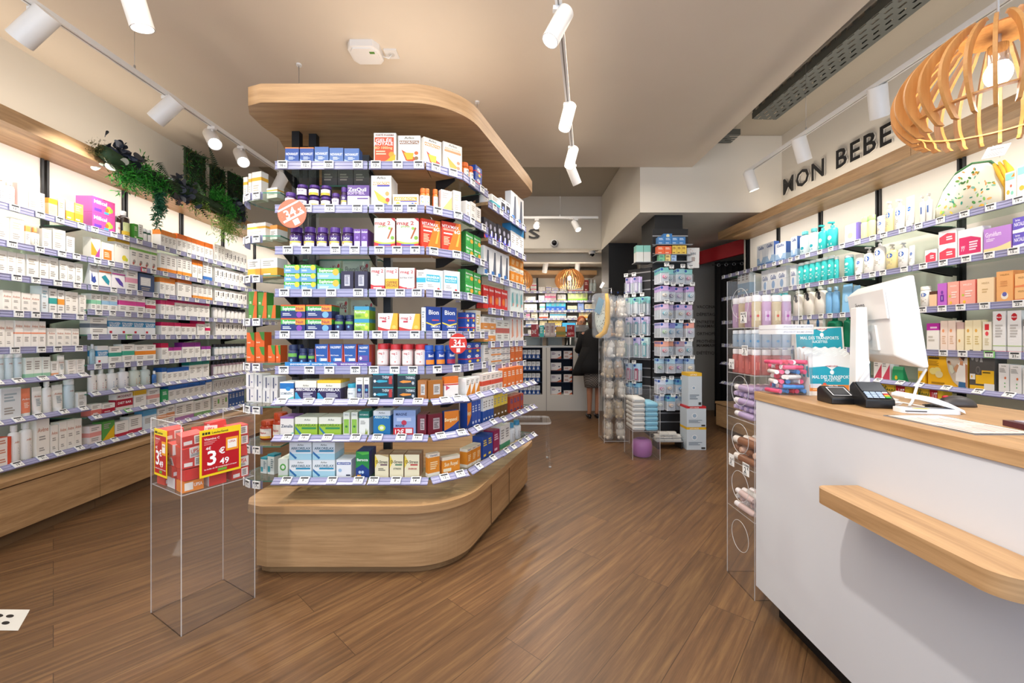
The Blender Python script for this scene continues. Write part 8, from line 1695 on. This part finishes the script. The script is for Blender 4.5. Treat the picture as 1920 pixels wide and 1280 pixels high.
# pharmacist facing the customer over the counter
e = empty('person', (1.345, 7.99, 0), 'red-haired pharmacist with glasses sitting behind the back counter screen', 'person')
Jt = {'pelvis': ((0, 0, .72), .13), 'waist': ((0, -.03, .9), .12), 'chest': ((0, -.08, 1.14), .13), 'neck': ((0, -.12, 1.33), .05), 'chin': ((0, -.15, 1.41), .06), 'crown': ((0, -.15, 1.50), .078),
      'ls': ((-.17, -.09, 1.22), .055), 'le': ((-.24, -.2, 1.0), .04), 'lw': ((-.16, -.36, 1.12), .027), 'lh': ((-.14, -.42, 1.13), .025), 'rs': ((.17, -.09, 1.22), .055), 're': ((.24, -.2, 1.0), .04), 'rw': ((.14, -.36, 1.12), .027), 'rh': ((.12, -.42, 1.13), .025),
      'lhip': ((-.09, -.02, .66), .08), 'lk': ((-.1, -.3, .56), .055), 'la': ((-.1, -.28, .08), .035), 'lt': ((-.1, -.38, .03), .028), 'rhip': ((.09, -.02, .66), .08), 'rk': ((.1, -.3, .56), .055), 'ra': ((.1, -.28, .08), .035), 'rt': ((.1, -.38, .03), .028)}
for s, sx in (('l', -.14), ('r', .12)):
    for f in range(5): Jt['%sf%d' % (s, f)] = ((sx + (f - 2) * .015, -.48 + (.02 if f in (0, 4) else 0), 1.12 + .01 * (f % 2)), .008)
person_mesh(e, Jt, SKIN); e.scale = (1.035, 1.035, 1.035)
g = G(); WC = M('e6e8ea', .8); loft(g, [(0, 0, .62, .19, .15), (0, -.03, .9, .17, .14), (0, -.07, 1.1, .195, .14), (0, -.09, 1.22, .2, .115), (0, -.11, 1.3, .1, .08)], WC, 22)
for s in (-1, 1): g.tube([(s * .17, -.09, 1.24), (s * .25, -.2, 1.0), (s * .16, -.34, 1.115)], [.068, .055, .04], WC, 12)
g.build('white_coat', e)
g = G(); g.ell((0, -.155, 1.475), (.074, .088, .112), SKIN, 18, 14); g.ell((0, -.247, 1.462), (.012, .016, .022), SKIN, 10, 8)
for s in (-1, 1): g.ell((s * .075, -.15, 1.47), (.012, .02, .028), SKIN, 8, 6)
g.build('head', e)
g = G()
for s in (-1, 1): g.ell((s * .028, -.234, 1.488), (.011, .006, .006), M('f2f0ee', .3), 8, 6); g.ell((s * .028, -.2395, 1.488), (.005, .003, .005), M('2a2018', .3), 8, 6); g.box(s * .028 - .016, -.237, 1.503, s * .028 + .016, -.232, 1.508, M('8a4a2c'))
g.build('eyes', e); g = G(); g.ell((0, -.236, 1.428), (.022, .008, .006), M('a84a44', .5), 10, 6); g.build('mouth', e)
g = G(); HR = M('9a4a24', .7); g.ell((0, -.13, 1.515), (.084, .092, .095), HR, 18, 12); g.v = [(x, y, max(z, 1.50 if y < -.185 else 1.43) if y < -.12 else z) for x, y, z in g.v]; g.v = [(x, max(y, -.215), z) for x, y, z in g.v]; g.build('hair', e)
g = G()
for s in (-1, 1): g.tube([(s * .03 + .019 * cos(a), -.25, 1.487 + .015 * sin(a)) for a in [k * pi / 6 for k in range(12)]], .0018, BLK2, 5, closed=True); g.tube([(s * .05, -.249, 1.49), (s * .078, -.16, 1.49)], .0016, BLK2, 5)
g.tube([(-.011, -.25, 1.488), (.011, -.25, 1.488)], .0016, BLK2, 5); g.build('glasses', e)
# ------------------------------------------------------------------ greenery on the left canopy
def leafcluster(rr, cen, spread, n, mk, m, g):
    for i in range(n):
        c = Vector(cen) + Vector((rr.gauss(0, spread[0]), rr.gauss(0, spread[1]), rr.gauss(0, spread[2])))
        X = Matrix.Translation(c) @ Matrix.Rotation(rr.uniform(0, 6.28), 4, 'Z') @ Matrix.Rotation(rr.uniform(-1.4, 1.4), 4, 'X') @ Matrix.Rotation(rr.uniform(-1, 1), 4, 'Y')
        mk(g, X, m[rr.randrange(len(m))], rr)
def roundleaf(g, X, m, rr):
    r = rr.uniform(.024, .042); g.add([(r * cos(a), r * .85 * sin(a), .006 * cos(2 * a)) for a in [k * pi / 6 for k in range(12)]], [tuple(range(12))], m, True, X)
def needle(g, X, m, rr):
    L_ = rr.uniform(.03, .06); w = .0018; g.add([(-w, 0, 0), (w, 0, 0), (w * .4, L_ * .6, .01), (0, L_, .004), (-w * .4, L_ * .6, .01)], [(0, 1, 2, 3, 4)], m, False, X)
def fern(g, X, m, rr):
    L_ = rr.uniform(.11, .2); n = 10
    for k in range(n):
        t = k / n; y = L_ * t; w = .034 * (1 - t) + .006; z = -.25 * L_ * t * t
        for s in (-1, 1): g.add([(0, y, z), (s * w, y + .014, z - .004), (s * w * .5, y + L_ / n * 1.1, z), (0, y + L_ / n * .8, z)], [(0, 1, 2, 3)], m, False, X)
def moss(g, X, m, rr):
    L_ = rr.uniform(.008, .022); g.add([(-.003, 0, 0), (.003, 0, 0), (0, L_, .004)], [(0, 1, 2)], m, False, X)
GD = [M(c, .7) for c in ('1c3a1c', '24481f', '163018')]; GB = [M(c, .6) for c in ('2c8a24', '3aa02e', '1f7420')]; GL = [M(c, .6) for c in ('6a9a3a', '8aa848', '567f30')]
EU = [M(c, .5) for c in ('3a4150', '4a5262', '2c3340')]; EW = [M('c8cfc0', .6)]; BR = [M(c, .8) for c in ('4a4a1c', '5c5624', '3a3c16')]
e = empty('garland', (0, 0, 0), 'leafy garland of ferns, moss and dark eucalyptus draped along the left oak canopy', 'garland')
def gp(px, py, x=-3.035):      # a spot on the front of the canopy: photograph column and row at that plane
    d = (x + SL * 2.5) / ((px - CX) / FPX + SL); return (LX(x, d), d, EYE + (CY - py) / FPX * d)
rr = random.Random(31); g = G()
path = [gp(190, 282), gp(215, 300), gp(240, 312), gp(270, 322), gp(300, 338), gp(330, 352), gp(360, 366), gp(390, 380), gp(420, 396), gp(450, 410)]
g.tube(path, [.05, .06, .05, .05, .05, .05, .05, .05, .05, .04], GD[0], 8); g.build('core', e)
g = G(); [leafcluster(rr, p, (.02, .04, .03), 420, moss, BR if i < 2 else GD, g) for i, p in enumerate(path)]; g.build('moss', e)
g = G(); [leafcluster(rr, gp(*p), (.03, .06, .04), 26, roundleaf, EU, g) for p in ((222, 288), (232, 300), (340, 348), (342, 368), (446, 385), (450, 408))]; g.build('eucalyptus_leaves', e)
g = G(); [leafcluster(rr, gp(*p), (.02, .03, .01), 4, roundleaf, EW, g) for p in ((198, 314), (212, 302), (452, 425))]; g.build('pale_leaves', e)
g = G(); [leafcluster(rr, gp(*p), (.03, .06, .035), 9, fern, GD, g) for p in ((255, 318), (280, 320), (295, 340), (360, 360), (375, 372), (310, 345))]; g.build('fern_fronds', e)
g = G(); [leafcluster(rr, gp(*p), (.035, .06, .045), 420, needle, GB, g) for p in ((255, 328), (270, 325), (290, 345), (240, 335), (410, 372), (418, 385), (425, 395))]; g.build('bright_foliage', e)
g = G(); [leafcluster(rr, gp(*p), (.035, .07, .05), 200, needle, GL, g) for p in ((375, 385), (420, 418), (432, 425), (425, 435))]; g.build('light_foliage', e)
g = G(); 
for px_ in (292, 297, 303):
    for k in range(20):
        t = k / 20; p = gp(px_ + (t * 2), 350 + t * (78 if px_ == 292 else 52)); leafcluster(rr, p, (.004, .006, .006), 14, needle, [M('1f5a3a', .7), M('24684a', .7)], g)
g.build('trailing_strand', e)
for k, (pa, pb) in enumerate((((345, 272), (388, 345)), ((394, 305), (424, 358)), ((427, 318), (462, 392)))):
    a, b = gp(pa[0], pa[1], -3.13), gp(pb[0], pb[1], -3.13); z0 = max(2.657, min(b[2], a[2])); z1 = a[2]; y0, y1 = a[1], b[1]; x = (a[0] + b[0]) / 2
    e = empty('moss_panel', (x, (y0 + y1) / 2, 2.656), '%s upright moss and fern panel standing on the left oak canopy' % ORD[k], 'moss panel', 'moss panels on the left canopy')
    h = z1 - 2.656; hw = (y1 - y0) / 2 * .82
    g = G(); g.prism([(-.02, -hw), (.0, -hw), (.0, hw), (-.02, hw)], 0, h, GD[2]); g.build('backing', e)
    g = G()
    for i in range(900): leafcluster(rr, (.01, rr.uniform(-hw, hw), rr.uniform(.02, h)), (.008, .0, .0), 1, moss if i % 2 else needle, GD + [GB[2]] if i % 5 else BR, g)
    g.build('moss', e)
    g = G()
    for i in range(14): leafcluster(rr, (.02, rr.uniform(-hw, hw) * .9, rr.uniform(.06, h)), (.01, .0, .0), 1, fern, GD + GB[2:], g)
    g.build('fern_fronds', e)
